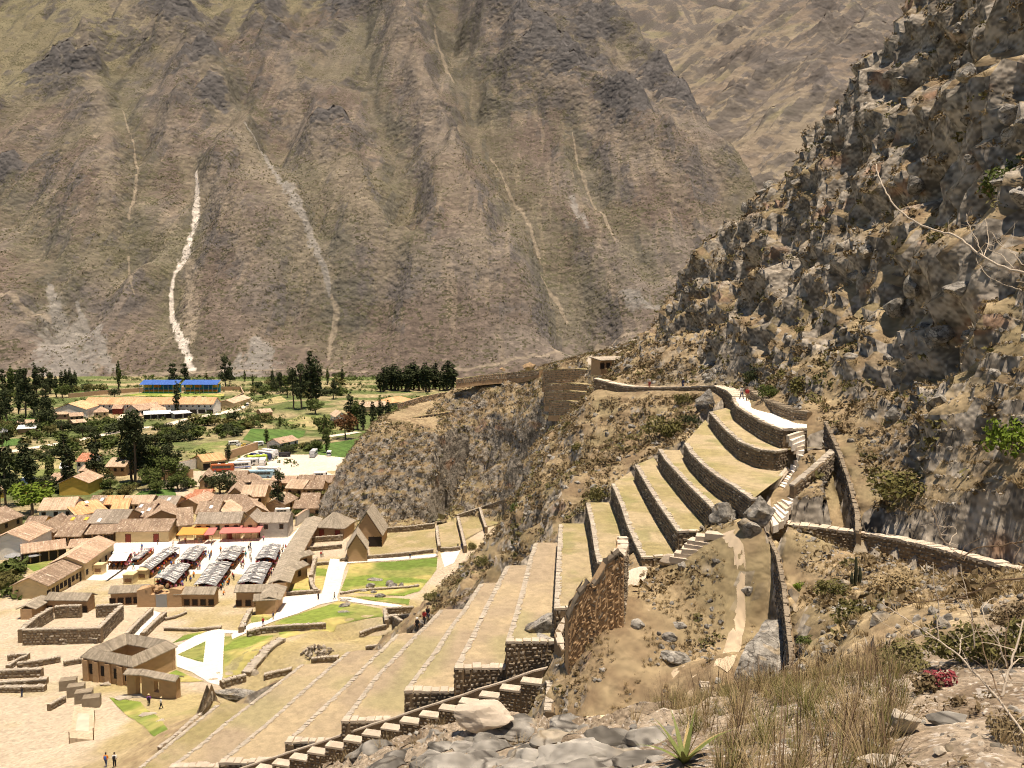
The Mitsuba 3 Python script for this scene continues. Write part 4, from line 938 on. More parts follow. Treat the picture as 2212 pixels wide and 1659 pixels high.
mat('glass_dark', (.03, .035, .045), .12, specular=.6); mat('skylight_yellow', (.75, .48, .08)); mat('cloth_red', (.45, .08, .07)); mat('cloth_rose', (.58, .2, .18)); mat('cloth_orange', (.75, .32, .08))
def roof_plane(a, b, c, d, uvs, rng, thick=.16, sag=.05):
    """slab from four corners a-b (eave) c-d (ridge above b, a), as a wavy grid with its edge"""
    a, b, c, d = map(np.asarray, (a, b, c, d))
    nu = max(2, int(np.linalg.norm(b - a) / 1.2) + 1); nv = max(2, int(np.linalg.norm(d - a) / 1.2) + 1)
    u, v = np.meshgrid(np.linspace(0, 1, nu), np.linspace(0, 1, nv), indexing='ij')
    P = (a * (1 - u)[..., None] + b * u[..., None]) * (1 - v)[..., None] + (d * (1 - u)[..., None] + c * u[..., None]) * v[..., None]
    P[..., 2] += (meshkit.noise(P * .8 + rng.uniform(0, 50), 3) - .5) * 2 * sag
    n = nu * nv
    low = P - [0, 0, thick]
    F = grid_faces(nu, nv)
    ring = [i * nv for i in range(nu)] + [(nu - 1) * nv + j for j in range(1, nv)] + [i * nv + nv - 1 for i in range(nu - 2, -1, -1)] + [j for j in range(nv - 2, 0, -1)]
    r2 = np.roll(ring, -1); ring = np.array(ring)
    F = np.vstack([F, F[:, ::-1] + n, np.stack([ring, ring + n, r2 + n], 1), np.stack([ring, r2 + n, r2], 1)])
    lu, lv = np.linalg.norm(b - a), np.linalg.norm(d - a)
    uv = np.stack([u * lu + uvs, v * lv], -1).reshape(-1, 2)
    return np.vstack([P.reshape(-1, 3), low.reshape(-1, 3)]), F, np.vstack([uv, uv])
def roof_obj(parent, planes, bsdf, name='roof', rng=None):
    V, F, UV, n = [], [], [], 0
    for pl in planes:
        v, f, uv = roof_plane(*pl, rng.uniform(0, 90), rng); V.append(v); F.append(f + n); UV.append(uv); n += len(v)
    return obj(name, (np.vstack(V), np.vstack(F)), bsdf, parent, uv=np.vstack(UV))
house_rng = np.random.default_rng(2024)
def house(label, L, R, h, depth, rise, kind, roof, wall, opens='w3', conv=c1, name='house', cat='house', group=None, over=.45, base=None, skylights=None, sill=True):
    """front eave from survey pixel L to R at height h over its ground"""
    rng = house_rng
    l2, r2 = conv(*L), conv(*R); z0 = base if base is not None else 0.0
    A, B = U(*l2, z0 + h), U(*r2, z0 + h)
    t = (B - A)[:2]; w = np.linalg.norm(t); t /= w; nn = np.array([-t[1], t[0]])
    if nn[1] < 0: nn = -nn
    P = lambda s, d, z: np.array([A[0] + t[0] * s + nn[0] * d, A[1] + t[1] * s + nn[1] * d, z])
    g = thing(name, label, cat, group)
    zb, zt, o = z0 - .6, z0 + h, over
    mb = MB(); th = .4
    mb.add(*box8([P(s, d, z) for s in (o, w - o) for d in (o, o + th) for z in (zb, zt - .05)]))
    mb.add(*box8([P(s, d, z) for s in (o, w - o) for d in (depth - o - th, depth - o) for z in (zb, zt - .05 + (rise if kind == 'shed' else 0) * .9)]))
    for s in (o, w - o - th):
        mb.add(*box8([P(q, d, z) for q in (s, s + th) for d in (o + th, depth - o - th) for z in (zb, zt - .05)]))
        if kind == 'gable':
            p = [P(s, o, zt - .06), P(s, depth - o, zt - .06), P(s, depth / 2, zt + rise * .9 - .1), P(s + th, o, zt - .06), P(s + th, depth - o, zt - .06), P(s + th, depth / 2, zt + rise * .9 - .1)]
            mb.add(p, np.array([[0, 1, 2], [3, 5, 4], [0, 3, 4], [0, 4, 1], [1, 4, 5], [1, 5, 2], [2, 5, 3], [2, 3, 0]]))
        if kind == 'shed':
            p = [P(s, o, zt - .06), P(s, depth - o, zt - .06), P(s, depth - o, zt + rise * .88), P(s + th, o, zt - .06), P(s + th, depth - o, zt - .06), P(s + th, depth - o, zt + rise * .88)]
            mb.add(p, np.array([[0, 1, 2], [3, 5, 4], [0, 3, 4], [0, 4, 1], [1, 4, 5], [1, 5, 2], [2, 5, 3], [2, 3, 0]]))
    if kind == 'gablefront':
        for d in (o, depth - o - th):
            p = [P(o, d, zt - .06), P(w - o, d, zt - .06), P(w / 2, d, zt + rise * .9 - .1), P(o, d + th, zt - .06), P(w - o, d + th, zt - .06), P(w / 2, d + th, zt + rise * .9 - .1)]
            mb.add(p, np.array([[0, 1, 2], [3, 5, 4], [0, 3, 4], [0, 4, 1], [1, 4, 5], [1, 5, 2], [2, 5, 3], [2, 3, 0]]))
    obj('wall', mb.mesh(), wall, g)
    zr = zt + rise
    if kind == 'gable': pl = [(P(0, 0, zt), P(w, 0, zt), P(w, depth / 2, zr), P(0, depth / 2, zr)), (P(w, depth, zt), P(0, depth, zt), P(0, depth / 2, zr - .01), P(w, depth / 2, zr - .01))]
    elif kind == 'gablefront': pl = [(P(0, depth, zt), P(0, 0, zt), P(w / 2, 0, zr), P(w / 2, depth, zr)), (P(w, 0, zt), P(w, depth, zt), P(w / 2, depth, zr - .01), P(w / 2, 0, zr - .01))]
    elif kind == 'shed': pl = [(P(0, 0, zt), P(w, 0, zt), P(w, depth, zr), P(0, depth, zr))]
    else:
        k = min(depth, w) * .5
        pl = [(P(0, 0, zt), P(w, 0, zt), P(w - k * .9, depth / 2, zr), P(k * .9, depth / 2, zr)), (P(w, depth, zt), P(0, depth, zt), P(k * .9, depth / 2, zr - .01), P(w - k * .9, depth / 2, zr - .01)),
              (P(0, depth, zt), P(0, 0, zt), P(k * .9, depth / 2, zr - .02), P(k * .9, depth / 2, zr - .02) + [0, .01, 0]), (P(w, 0, zt), P(w, depth, zt), P(w - k * .9, depth / 2, zr - .02), P(w - k * .9, depth / 2, zr - .02) + [0, .01, 0])]
    rf = roof_obj(g, pl, roof, rng=rng)
    if kind in ('gable', 'hip'):
        k = 0 if kind == 'gable' else min(depth, w) * .45
        obj('ridge_tiles', tube([P(k, depth / 2, zr + .03), P(w - k, depth / 2, zr + .03)], .14, 5), roof, rf, uv=None) if roof in ('adobe',) else None
    for sk in (skylights or ()):
        s, v, m = sk[:3]; q = P(w * s, depth / 2 * v, zt + rise * v + .1); v2, f2 = boxm(0, 0, 0, 1.0, 1.6, .08)
        ang = math.atan2(rise, depth / 2); c, s_ = math.cos(ang), math.sin(ang)
        v2 = v2 @ np.array([[1, 0, 0], [0, c, s_], [0, -s_, c]]); r = math.atan2(t[1], t[0])
        v2[:, :2] = v2[:, :2] @ np.array([[math.cos(r), math.sin(r)], [-math.sin(r), math.cos(r)]])
        obj('skylight', (v2 + q, f2), m, rf)
    def opening(s, wd, z1, z2, m, nm, fr=None):
        k = obj(nm, box8([P(q, d, z) for q in (s, s + wd) for d in (o - .03, o + .05) for z in (z1, z2)]), m, g)
        if fr:
            b2 = MB()
            for q1, q2, y1, y2 in ((s - .12, s, z1 - .1, z2 + .12), (s + wd, s + wd + .12, z1 - .1, z2 + .12), (s, s + wd, z2, z2 + .12), (s, s + wd, z1 - .1, z1)):
                b2.add(*box8([P(q, d, z) for q in (q1, q2) for d in (o - .07, o + .02) for z in (y1, y2)]))
            obj('frame', b2.mesh(), fr, k)
    spec = opens.split(',') if opens else []
    for s in spec:
        k, n = s[0], int(s[1:] or 1)
        for i in range(n):
            x = w * (i + .5) / n
            if k == 'w': opening(x - .5, 1.0, z0 + max(.9, h - 2.0), z0 + max(1.9, h - .75), 'dark_opening', 'window', 'wood_brown' if w < 40 else None)
            if k == 'l': opening(x - .55, 1.1, z0 + .9, z0 + 2.2, 'dark_opening', 'window', 'wood_brown')
            if k == 'd': opening(x - .7 + (.9 if n == 1 else 0), 1.4, z0, z0 + 2.5, 'wood_red', 'door', 'wood_brown')
            if k == 'a': opening(x - w / n * .42, w / n * .84, z0, z0 + min(h - .4, 2.8), 'dark_opening', 'archway')
    return g, P, w
GR = None
HOUSES = [
 ('long cream house with two red doors facing the square', (725,1197),(1085,1192),4.3,9,2.4,'gable','tile_brown','plaster_cream','d2',None),
 ('brown tiled arcade house left of the cream house', (343,1228),(516,1226),3.6,9,2.4,'gable','tile_brown','adobe','a4',None),
 ('low shop house with a white door between arcade and cream house', (518,1214),(727,1207),3.6,7,1.7,'gable','tile_brown','adobe','a3,l3',None),
 ('grey roofed house with a dark veranda behind the cream house', (550,1143),(795,1142),5.5,10,2.8,'gable','tile_grey','adobe','a4',[(.3,.2,'metal_white')]),
 ('brown roofed house with two yellow skylights', (388,1157),(548,1155),4.6,8,2.0,'gable','tile_brown','adobe','w2',[(.3,.6,'skylight_yellow'),(.85,.6,'skylight_yellow')]),
 ('brown roofed house with three white skylights', (833,1100),(955,1100),4.6,11,2.8,'gable','tile_brown','plaster_rose','w2',[(.2,.75,'metal_white'),(.75,.5,'metal_white'),(.5,.25,'metal_white')]),
 ('adobe house with its gable turned to the square side street', (195,1208),(342,1204),3.8,11,2.9,'gablefront','tile_brown','adobe','w1',None),
 ('yellow walled house under a brown tiled roof near the left edge', (127,1181),(257,1178),4.0,9,2.6,'gable','tile_brown','plaster_yellow','w3',None),
 ('open timber shed with dark bays near the left edge', (58,1229),(198,1223),3.0,6,1.2,'shed','tile_rose','adobe','a3',None),
 ('brown roofed house cut by the left edge', (-70,1170),(158,1092),4.5,10,3.0,'gable','tile_brown','adobe','w3',None),
 ('tall white house cut by the left edge with one dark window', (-95,1262),(78,1180),7.0,9,2.4,'gable','tile_rose','plaster_white','l2,w2',None),
 ('wide pale tiled house with white walls behind the left roofs', (236,1062),(470,1052),5.5,10,2.8,'gable','tile_pale','plaster_white','w3',None),
 ('orange metal roofed house with a skylight, larger of the two orange ones', (482,1092),(700,1058),4.6,9,1.8,'shed','tile_orange','plaster_grey','w2',[(.55,1.2,'metal_white')]),
 ('orange metal roofed house right of the larger orange one', (702,1060),(822,1052),4.6,8,1.6,'shed','tile_orange','plaster_grey','w2',None),
 ('long pale orange tiled house before the green garden plot', (773,1020),(970,1017),4.6,7,2.1,'gable','tile_pale','plaster_cream','w5',None),
 ('orange tiled house left of the long pale orange one', (658,1022),(770,1019),4.6,7,2.1,'gable','tile_orange','adobe','w2',None),
 ('brown roof at the back left of the orange tiled houses', (556,1022),(655,1021),4.4,7,2.2,'gable','tile_brown','adobe','w2',[(.8,.5,'metal_white')]),
 ('brown roofed house with one white skylight before the garden plot', (979,1027),(1125,1027),4.4,8,2.2,'gable','tile_grey','adobe','w3',[(.55,.6,'metal_white')]),
 ('brown house with its low gable towards the cream house', (920,1118),(1148,1096),4.2,15,2.4,'gablefront','tile_brown','adobe','w1',None),
 ('house with a big sweeping roof left of the yellow inn', (1132,1160),(1243,1150),5.0,15,3.4,'gable','tile_brown','plaster_cream','w1',None),
 ('long two storey yellow inn above the orange and red awnings', (1242,1147),(1540,1140),6.6,8,2.3,'gable','tile_grey','plaster_cream','w5,d2',None),
 ('cream gabled house at the right end of the yellow inn', (1551,1142),(1650,1140),6.6,8,2.2,'gablefront','tile_grey','plaster_cream','w1',None),
 ('grey roofed two storey shop with coloured cloths below', (1652,1138),(1850,1135),6.4,7,2.1,'gable','tile_grey','plaster_grey','w2',None),
 ('brown roofed house behind the inn with a white rooftop box', (1245,1082),(1400,1078),6.0,10,2.6,'gable','tile_brown','adobe','w3',[(.6,.5,'metal_white')]),
 ('wide brown roof behind the inn in the middle of the block', (1335,1034),(1560,1032),5.0,10,2.6,'gable','tile_brown','adobe','w3',None),
 ('slanting pale straw coloured roof behind the inn', (1448,1084),(1586,1058),5.0,8,2.0,'shed','tile_pale','adobe','w2',None),
 ('brown gabled house behind the grey shop', (1545,1094),(1735,1074),4.4,12,2.8,'gablefront','tile_brown','adobe','w1',None),
 ('large pale tiled house, brightest roof near the parking lot', (1535,974),(1700,970),5.0,11,2.8,'gable','tile_pale','adobe','w2',None),
 ('low pale tiled lean to before the brightest roof', (1535,1003),(1650,1000),3.6,5,1.2,'shed','tile_pale','adobe','',None),
 ('brown gabled house left of the brightest pale roof', (1450,962),(1562,957),4.4,12,2.6,'gablefront','tile_brown','adobe','w1',None),
 ('brown roofed house behind the brightest pale roof', (1590,926),(1758,926),4.2,9,2.4,'gable','tile_brown','adobe','w3',None),
 ('square two storey house with hipped roof by the parking lot', (1565,880),(1692,870),6.0,8,2.4,'hip','tile_brown','plaster_grey','w2',None),
 ('brown gabled house at the left corner of the parking lot', (1271,882),(1368,877),4.2,12,3.0,'gablefront','tile_brown','adobe','w1',None),
 ('adobe house with tall bare wall at the corner of the parking lot', (1438,876),(1572,873),5.5,10,3.0,'gable','tile_brown','adobe','w1',None),
 ('long low brown roof along the parking lot, left of three', (1724,884),(1890,884),4.2,7,2.0,'gable','tile_rose','adobe','w3',None),
 ('low brown roof along the parking lot, middle of three', (1893,884),(2000,886),4.2,7,2.4,'gable','tile_brown','adobe','w2',None),
 ('low brown roof along the parking lot beside the spur', (2003,882),(2150,880),4.2,7,2.0,'gable','tile_brown','adobe','w2',None),
 ('pale orange tiled house below the three low roofs', (1823,916),(1943,922),4.6,8,2.4,'gable','tile_pale','adobe','w2',None),
 ('brown roofed house right of the pale orange one', (1946,922),(2070,921),4.4,8,2.2,'gable','tile_brown','adobe','w2',None),
 ('small red orange roof among the garden bushes', (1228,967),(1352,964),3.4,6,1.6,'gable','tile_red','adobe','w2',None),
 ('small hipped tile roof beside the garden bushes', (1126,1004),(1215,1010),3.6,7,2.2,'hip','tile_red','adobe','',None),
 ('narrow slanting brown roof behind the inn block', (1275,1022),(1400,968),4.2,6,1.8,'gable','tile_rose','adobe','w2',None),
 ('slanting brown roof right of the dark street tree', (1828,1022),(1916,978),4.2,6,1.8,'gable','tile_brown','adobe','w1',None),
 ('long brown roof right of the dark street tree', (1873,1046),(2062,1046),4.2,6,2.0,'gable','tile_brown','adobe','w3',None),
 ('brown roof tucked against the foot of the spur', (1918,1006),(2045,1004),4.2,7,2.2,'gable','tile_brown','adobe','w2',None),
 ('small shed with a white metal roof beside the meadow', (378,790),(437,786),3.2,7,1.2,'shed','metal_white','plaster_grey','',None),
 ('white house with a pink roof among the eucalyptus trees', (480,746),(570,745),6.5,11,2.6,'gable','tile_red','plaster_white','w2',None),
 ('adobe outbuilding below the white pink roofed house', (498,806),(572,807),4.5,7,1.8,'gable','tile_rose','adobe','w1',None),
 ('wide pale roofed house left of the tree clump', (668,780),(802,780),4.8,11,2.8,'gable','tile_pale','adobe','w3',None),
 ('bright yellow house among the trees', (365,888),(472,842),5.5,9,2.6,'gable','tile_rose','plaster_yellow','w3',None),
 ('rosy roof left of the bright yellow house', (292,870),(366,872),4.0,8,2.2,'gable','tile_rose','adobe','w2',None),
 ('white roofed shed beside the leaning tree at the left', (75,892),(158,898),4.2,8,1.8,'gable','metal_white','plaster_yellow','w2',None),
 ('small pale roof at the left edge beside the trees', (-30,930),(35,920),4.0,8,2.2,'gable','tile_pale','plaster_yellow','w1',None),
 ('orange roofed hall beside the parked buses', (1300,750),(1452,732),4.6,10,2.4,'gable','tile_orange','plaster_cream','a3',None),
 ('white walled house with brown roof beyond the crop field', (1795,632),(1918,606),4.4,9,2.2,'gable','tile_rose','plaster_white','w3',None),
 ('tiny orange roof at the end of the orchard', (1672,434),(1752,428),4.0,9,2.2,'gable','tile_pale','adobe','',None),
 ('white gabled barn at the edge of the pasture', (2148,462),(2232,458),5.0,18,3.0,'gablefront','tile_pale','plaster_white','w1',None),
 ('orange tiled villa nearest the white barn', (2310,398),(2485,392),4.6,14,3.0,'gable','tile_pale','plaster_cream','w4',None),
 ('orange tiled villa behind the poplars', (2500,372),(2660,352),4.6,16,3.2,'hip','tile_orange','plaster_cream','w4',None),
 ('long orange roofed school building with red trimmed front', (528,380),(1368,379),6.5,16,4.2,'gable','tile_school','plaster_white','w22,a16',None),
 ('pale gabled wing at the left end of the school', (326,416),(552,412),6.0,26,4.0,'gablefront','tile_school','plaster_white','',None),
 ('angled pale wing at the right end of the school', (1392,374),(1512,338),5.0,12,2.6,'gable','tile_pale','plaster_cream','w5',None),
 ('small orange hipped house before the school wing', (330,444),(442,442),4.2,10,2.6,'hip','tile_pale','plaster_rose','w2',None),
 ('adobe house right of the small hipped house', (446,458),(540,452),4.4,9,2.0,'gable','tile_rose','adobe','w3',None),
 ('brown hipped house before the middle of the school', (596,432),(694,428),4.6,11,3.2,'hip','tile_rose','plaster_cream','w2',None),
 ('red walled house touching the school front', (714,408),(782,407),5.0,10,2.6,'gable','tile_rose','wood_red','',None),
 ('wide grey gabled house before the school', (888,420),(1062,398),5.5,13,3.6,'gable','tile_rose','plaster_grey','w3',None),
 ('low beige tiled house below the grey gabled house', (965,424),(1068,418),4.4,8,2.0,'gable','tile_pale','adobe','w2',None),
 ('white metal roofed stalls before the school', (920,446),(1100,438),4.0,10,1.4,'shed','metal_white','plaster_grey','a4',None),
 ('white roofed stalls right of the black poplar', (1118,442),(1232,432),4.0,8,1.2,'shed','metal_white','plaster_grey','a2',None),
 ('beige two storey house by the lane', (864,456),(918,452),7.0,9,1.4,'gable','tile_rose','plaster_cream','w1,l1',None),
 ('long low tan roofed barn left of the lane', (98,502),(272,497),4.2,10,1.6,'gable','tile_rose','adobe','w4',None),
 ('white roofed barn behind the dark hedge at the left', (105,538),(230,532),4.2,9,1.2,'shed','metal_white','adobe','',None),
 ('grey roofed barn at the left edge', (-20,560),(50,556),4.2,12,1.8,'gable','metal_grey','adobe','',None),
 ('pale roofed houses cluster corner before the bushes', (470,500),(560,492),4.2,9,1.6,'gable','tile_pale','adobe','w2',None),
]
for t, L, R, h, d, rs, k, rf, wl, op, sk in HOUSES:
    house(t, L, R, (h * .8 if h < 6 else h * (.76 if L[1] > 700 else 1)), d * (1.25 if L[1] > 700 else 1), rs, k, rf, wl, op, skylights=sk)
tealh = house('tiny teal hut beside the lane', (828,472),(866,468), 4.5, 6, .8, 'gable', 'metal_white', 'plaster_teal' if 0 else 'metal_grey', '', name='hut', cat='hut')
# long building along the left of the square
house('long ochre building along the left of the square, upper half', (745,1262),(500,1432),4.2,-1,0,'gable','tile_rose','plaster_cream','') if 0 else None
def bar_building(label, a, b, h, depth, rise, roof, wall, n, conv=c1, side=-1, name='house', cat='house'):
    """house whose visible long side runs from a to b (eave on that side); body lies to its left"""
    A, B = U(*conv(*a), h), U(*conv(*b), h); t = (B - A)[:2]; w = np.linalg.norm(t); t /= w; nn = np.array([-t[1], t[0]])
    if nn[0] > 0: nn = -nn
    P = lambda s, d, z: np.array([A[0] + t[0] * s + nn[0] * d, A[1] + t[1] * s + nn[1] * d, z])
    g = thing(name, label, cat); o = .5; mb = MB()
    mb.add(*box8([P(s, d, z) for s in (o, w - o) for d in (o, depth - o) for z in (-.4, h - .05)]))
    for s in (o, w - o - .3):
        p = [P(s, o, h - .06), P(s, depth - o, h - .06), P(s, depth / 2, h + rise * .9), P(s + .3, o, h - .06), P(s + .3, depth - o, h - .06), P(s + .3, depth / 2, h + rise * .9)]
        mb.add(p, np.array([[0, 1, 2], [3, 5, 4], [0, 3, 4], [0, 4, 1], [1, 4, 5], [1, 5, 2], [2, 5, 3], [2, 3, 0]]))
    obj('wall', mb.mesh(), wall, g)
    roof_obj(g, [(P(0, 0, h), P(w, 0, h), P(w, depth / 2, h + rise), P(0, depth / 2, h + rise)), (P(w, depth, h), P(0, depth, h), P(0, depth / 2, h + rise), P(w, depth / 2, h + rise))], roof, rng=house_rng)
    for i in range(n):
        s = w * (i + .5) / n
        k = obj('door' if i % 3 == 0 else 'window', box8([P(q, d, z) for q in (s - .6, s + .6) for d in (o - .04, o + .1) for z in ((.1 if i % 3 == 0 else 1.2), 2.6)]), 'dark_opening', g)
    return g
bar_building('long ochre walled building beside the square, nearer part', (540,1412),(312,1545), 3.8, 9, 2.0, 'tile_brown', 'plaster_cream', 9)
bar_building('long ochre walled building beside the square, farther part with mottled roof', (745,1262),(548,1400), 4.6, 9, 2.0, 'tile_rose', 'plaster_cream', 5)
house('rose roofed open gallery beside a small green lawn', (133,1338),(428,1300), 3.2, 7, 1.8, 'gable', 'tile_rose', 'adobe', 'a5', name='gallery', cat='gallery')
house('brown roof joining gallery and square', (430,1300),(600,1290), 3.4, 6, 1.6, 'gable', 'tile_rose', 'adobe', 'w2')
zsheet('lawn', [(140,1370),(420,1335),(400,1390),(220,1450),(120,1460)], 'lawn_grass', .19, 'small lawn with grey umbrellas', c1)
zsheet('terrace_court', [(-60,1480),(120,1380),(440,1330),(500,1320),(350,1400),(200,1500),(60,1640)], 'pasture', .10, 'garden ground at the left edge', c1)
for i, (x, y) in enumerate(((90,1400),(240,1375),(215,1395))):
    q = U(*c1(x, y), 0); um = thing('garden_umbrella', 'grey garden umbrella on the small lawn', 'umbrella', 'grey umbrellas on the small lawn')
    a = np.arange(9) / 8 * 2 * np.pi; r = 2.2
    v = np.vstack([[[0, 0, 3.0]], np.stack([r * np.cos(a[:8]), r * np.sin(a[:8]), np.full(8, 2.2)], 1), np.stack([r * np.cos(a[:8]), r * np.sin(a[:8]), np.full(8, 2.05)], 1)])
    f = [[0, j + 1, (j + 1) % 8 + 1] for j in range(8)] + [[j + 1, j + 9, (j + 1) % 8 + 9] for j in range(8)] + [[j + 1, (j + 1) % 8 + 9, (j + 1) % 8 + 1] for j in range(8)]
    obj('canopy', (v + q, np.array(f)), 'metal_grey', um); obj('pole', tube([q, q + [0, 0, 2.9]], .05, 6), 'wood_brown', um)
# awnings and shop goods along the square
def awning(label, L, R, h, depth, bsdf, posts=4):
    A, B = U(*c1(*L), h), U(*c1(*R), h); g = thing('shop_awning', label, 'awning')
    back = np.array([0, depth, 1.1])
    roof_obj(g, [(A, B, B + back, A + back)], bsdf, 'canopy', house_rng)
    for i in range(posts):
        q = A + (B - A) * (i + .15) / (posts - .7); obj('post', tube([[q[0], q[1] + .2, 0], [q[0], q[1] + .2, h]], .07, 6), 'wood_brown', g)
    return A, B
awning('orange awning over the shop tables', (1130,1217),(1303,1213), 2.9, 4.5, 'cloth_orange')
awning('short rose awning beside the orange one', (1306,1217),(1366,1214), 2.9, 3.6, 'cloth_rose', 3)
awning('long rose red awning before the yellow inn', (1402,1206),(1664,1198), 2.9, 4.0, 'cloth_rose', 6)
COLORS = [('paint_red', (.45, .05, .05)), ('paint_purple', (.2, .06, .35)), ('paint_orange', (.75, .25, .03)), ('paint_green', (.05, .28, .12)), ('paint_blue', (.06, .14, .45)), ('paint_teal', (.05, .3, .35)), ('paint_black', (.025, .025, .03)), ('paint_white', (.75, .74, .72)), ('paint_navy', (.03, .04, .10)), ('paint_lime', (.45, .6, .06)), ('paint_silver', (.45, .47, .5)), ('paint_yellow', (.75, .5, .06)), ('paint_pink', (.7, .25, .35)), ('skin', (.38, .22, .14)), ('hair', (.03, .022, .018)), ('denim', (.07, .09, .16)), ('khaki', (.32, .26, .17)), ('straw', (.6, .5, .3)), ('paint_rust', (.36, .11, .04)), ('paint_sky', (.32, .48, .6)), ('tyre', (.02, .02, .02))]
for n_, c_ in COLORS: mat(n_, c_, .6 if n_.startswith('paint') else .85)
for i, (x, m, nm) in enumerate(((1668,'paint_red','red'),(1688,'paint_purple','purple'),(1706,'paint_teal','teal'),(1755,'paint_orange','orange'),(1778,'paint_orange','bright orange'),(1800,'paint_blue','blue'),(1822,'paint_green','green'))):
    q = U(*c1(x, 1222), .4)
    v, f = sheet(np.array([[0, 0], [.8, 0], [.8, .1], [0, .1]]), 0) if 0 else boxm(0, 0, 1.0, .85, .12, 2.0)
    v[:, 1] += np.sin(v[:, 0] * 9) * .05
    tag(obj('hanging_cloth', (v + q, f), m), f'{nm} cloth hanging at the front of the grey shop', 'cloth')
# ---------------------------------------------------------------- ruins below the terraces
def top_pt(px, py, h):
    p = on_hill(px, py)
    for _ in range(3):
        k = FOC / np.linalg.norm(p - [0, 0, HC]) * .96; p = on_hill(px, py + h * k)
    return p
def ruin(label, line, h, thick=.8, seed=0, conv=c2, single=0, size=.72, cap='field_stone_pale', name='ruin_wall'):
    hm = float(np.mean(h))
    return small_wall(name, label, [top_pt(*conv(*q), hm) for q in line], h, thick, seed, size, single, cap=cap)
for i, (t, l, h, th) in enumerate([
    ('front wall of the roofless compound, longest and plain', [(145,795),(300,790),(480,785),(650,778)], 3.0, .9),
    ('right wall of the roofless compound running back', [(650,775),(720,700),(795,628)], 3.0, .9),
    ('left wall of the roofless compound running back', [(150,790),(240,710),(345,645)], 2.6, .9),
    ('back left wall of the roofless compound with a window gap', [(350,640),(430,636),(515,634)], 2.6, .9),
    ('back right wall of the roofless compound', [(615,632),(700,628),(785,622)], 2.6, .9),
    ('low stone bank behind the courtyard building', [(380,845),(500,832),(625,835)], 1.0, 1.4),
    ('wall along the left side of the gate lane', [(820,805),(900,720),(985,640)], 1.6, .7),
    ('wall along the right side of the gate lane', [(925,800),(1000,725),(1070,665)], 1.3, .7),
    ('low crossing wall in the bare yard', [(1050,765),(1250,770),(1420,755)], .6, .6),
    ('low wall dividing the bare yard', [(1060,705),(1130,690),(1200,660)], .5, .5),
    ('rubble wall at the right end of the bare yard', [(1560,760),(1590,690),(1620,640)], 1.2, .9),
    ('long rubble wall along the lawn', [(1590,790),(1680,765),(1800,755),(1950,745),(2090,738)], 1.2, .9),
    ('rubble wall ending the bright lawn', [(1425,1115),(1500,1095),(1580,1070)], 1.2, .9),
    ('stone bank along the bright lawn', [(1600,1060),(1680,970),(1740,890),(1830,830)], .7, 1.6),
    ('low retaining wall left of the brown slope', [(1690,1075),(1770,1050),(1870,1028)], 1.0, .8),
    ('short retaining wall under the round cairn', [(1995,965),(2080,955),(2170,955)], 1.4, .7),
    ('low terrace wall before the large boulder', [(1390,1250),(1250,1330),(1120,1450),(1010,1530)], .4, .6),
    ('topmost low wall of the stepped ruins at the left edge', [(50,950),(110,938),(180,938)], 1.0, .6),
    ('second wall of the stepped ruins at the left edge', [(110,1000),(250,980),(390,952)], 1.1, .7),
    ('slanting wall of the stepped ruins at the left edge', [(60,1010),(120,970),(175,945)], .9, .6),
    ('third wall of the stepped ruins at the left edge', [(0,1050),(120,1045),(265,1040)], 1.4, .8),
    ('fourth wall of the stepped ruins at the left edge', [(-10,1120),(150,1110),(300,1098)], .9, .9),
    ('lowest wall of the stepped ruins at the left edge', [(-10,1155),(130,1152),(285,1145)], .9, .9),
    ('wall right of the stepped ruins beside the courtyard building', [(410,985),(470,975),(525,965)], .9, .6),
    ('dark triangular wall end on the dusty field', [(325,1265),(380,1230),(425,1208)], 1.0, .6)]):
    ruin(t, l, h, th, 900 + 4 * i, single=0)
for i, (t, l, h, th) in enumerate([
    ('low wall behind the lawn path', [(570,1370),(760,1352),(960,1335),(1170,1310)], 1.0, .6), ('stone wall dividing yard and terraces', [(1185,1160),(1188,1210),(1200,1290)], 1.6, .8),
    ('wall under the first straw coloured terrace', [(1215,1302),(1290,1300),(1345,1292)], 1.2, .6), ('wall between first and second straw coloured terrace', [(1320,1100),(1345,1200),(1365,1290)], 2.0, .8),
    ('wall between second and third straw coloured terrace', [(1462,1050),(1480,1110),(1500,1170)], 2.0, .8), ('wall beyond the third straw coloured terrace', [(1605,1010),(1625,1060),(1640,1100)], 2.0, .8),
    ('long wall climbing behind the straw coloured terraces', [(1320,1092),(1480,1045),(1620,1000),(1760,930)], 1.2, .6), ('low wall at the foot of the spur', [(840,1175),(1000,1165),(1180,1145)], 1.6, .7),
    ('wall around the small court by the gabled houses', [(375,1238),(480,1230),(590,1222)], 1.6, .7), ('front wall of the small court by the gabled houses', [(345,1300),(480,1290),(585,1280)], 1.2, .6),
    ('low wall before the roofed wall lawns', [(210,1590),(330,1582),(445,1575)], .9, .8), ('broken wall between the small lawns', [(372,1490),(385,1540),(405,1570)], 1.2, .9), ('wall beside the roofed rooms', [(405,1360),(390,1420),(375,1480)], 1.8, .8),
    ('low boulder row across the lawn', [(575,1590),(700,1570),(860,1560),(1000,1550),(1080,1540)], .45, .7), ('short wall below the central path', [(415,1400),(500,1390)], .9, .6)]):
    ruin(t, l, h, th, 1100 + 4 * i, c3, size=.85)
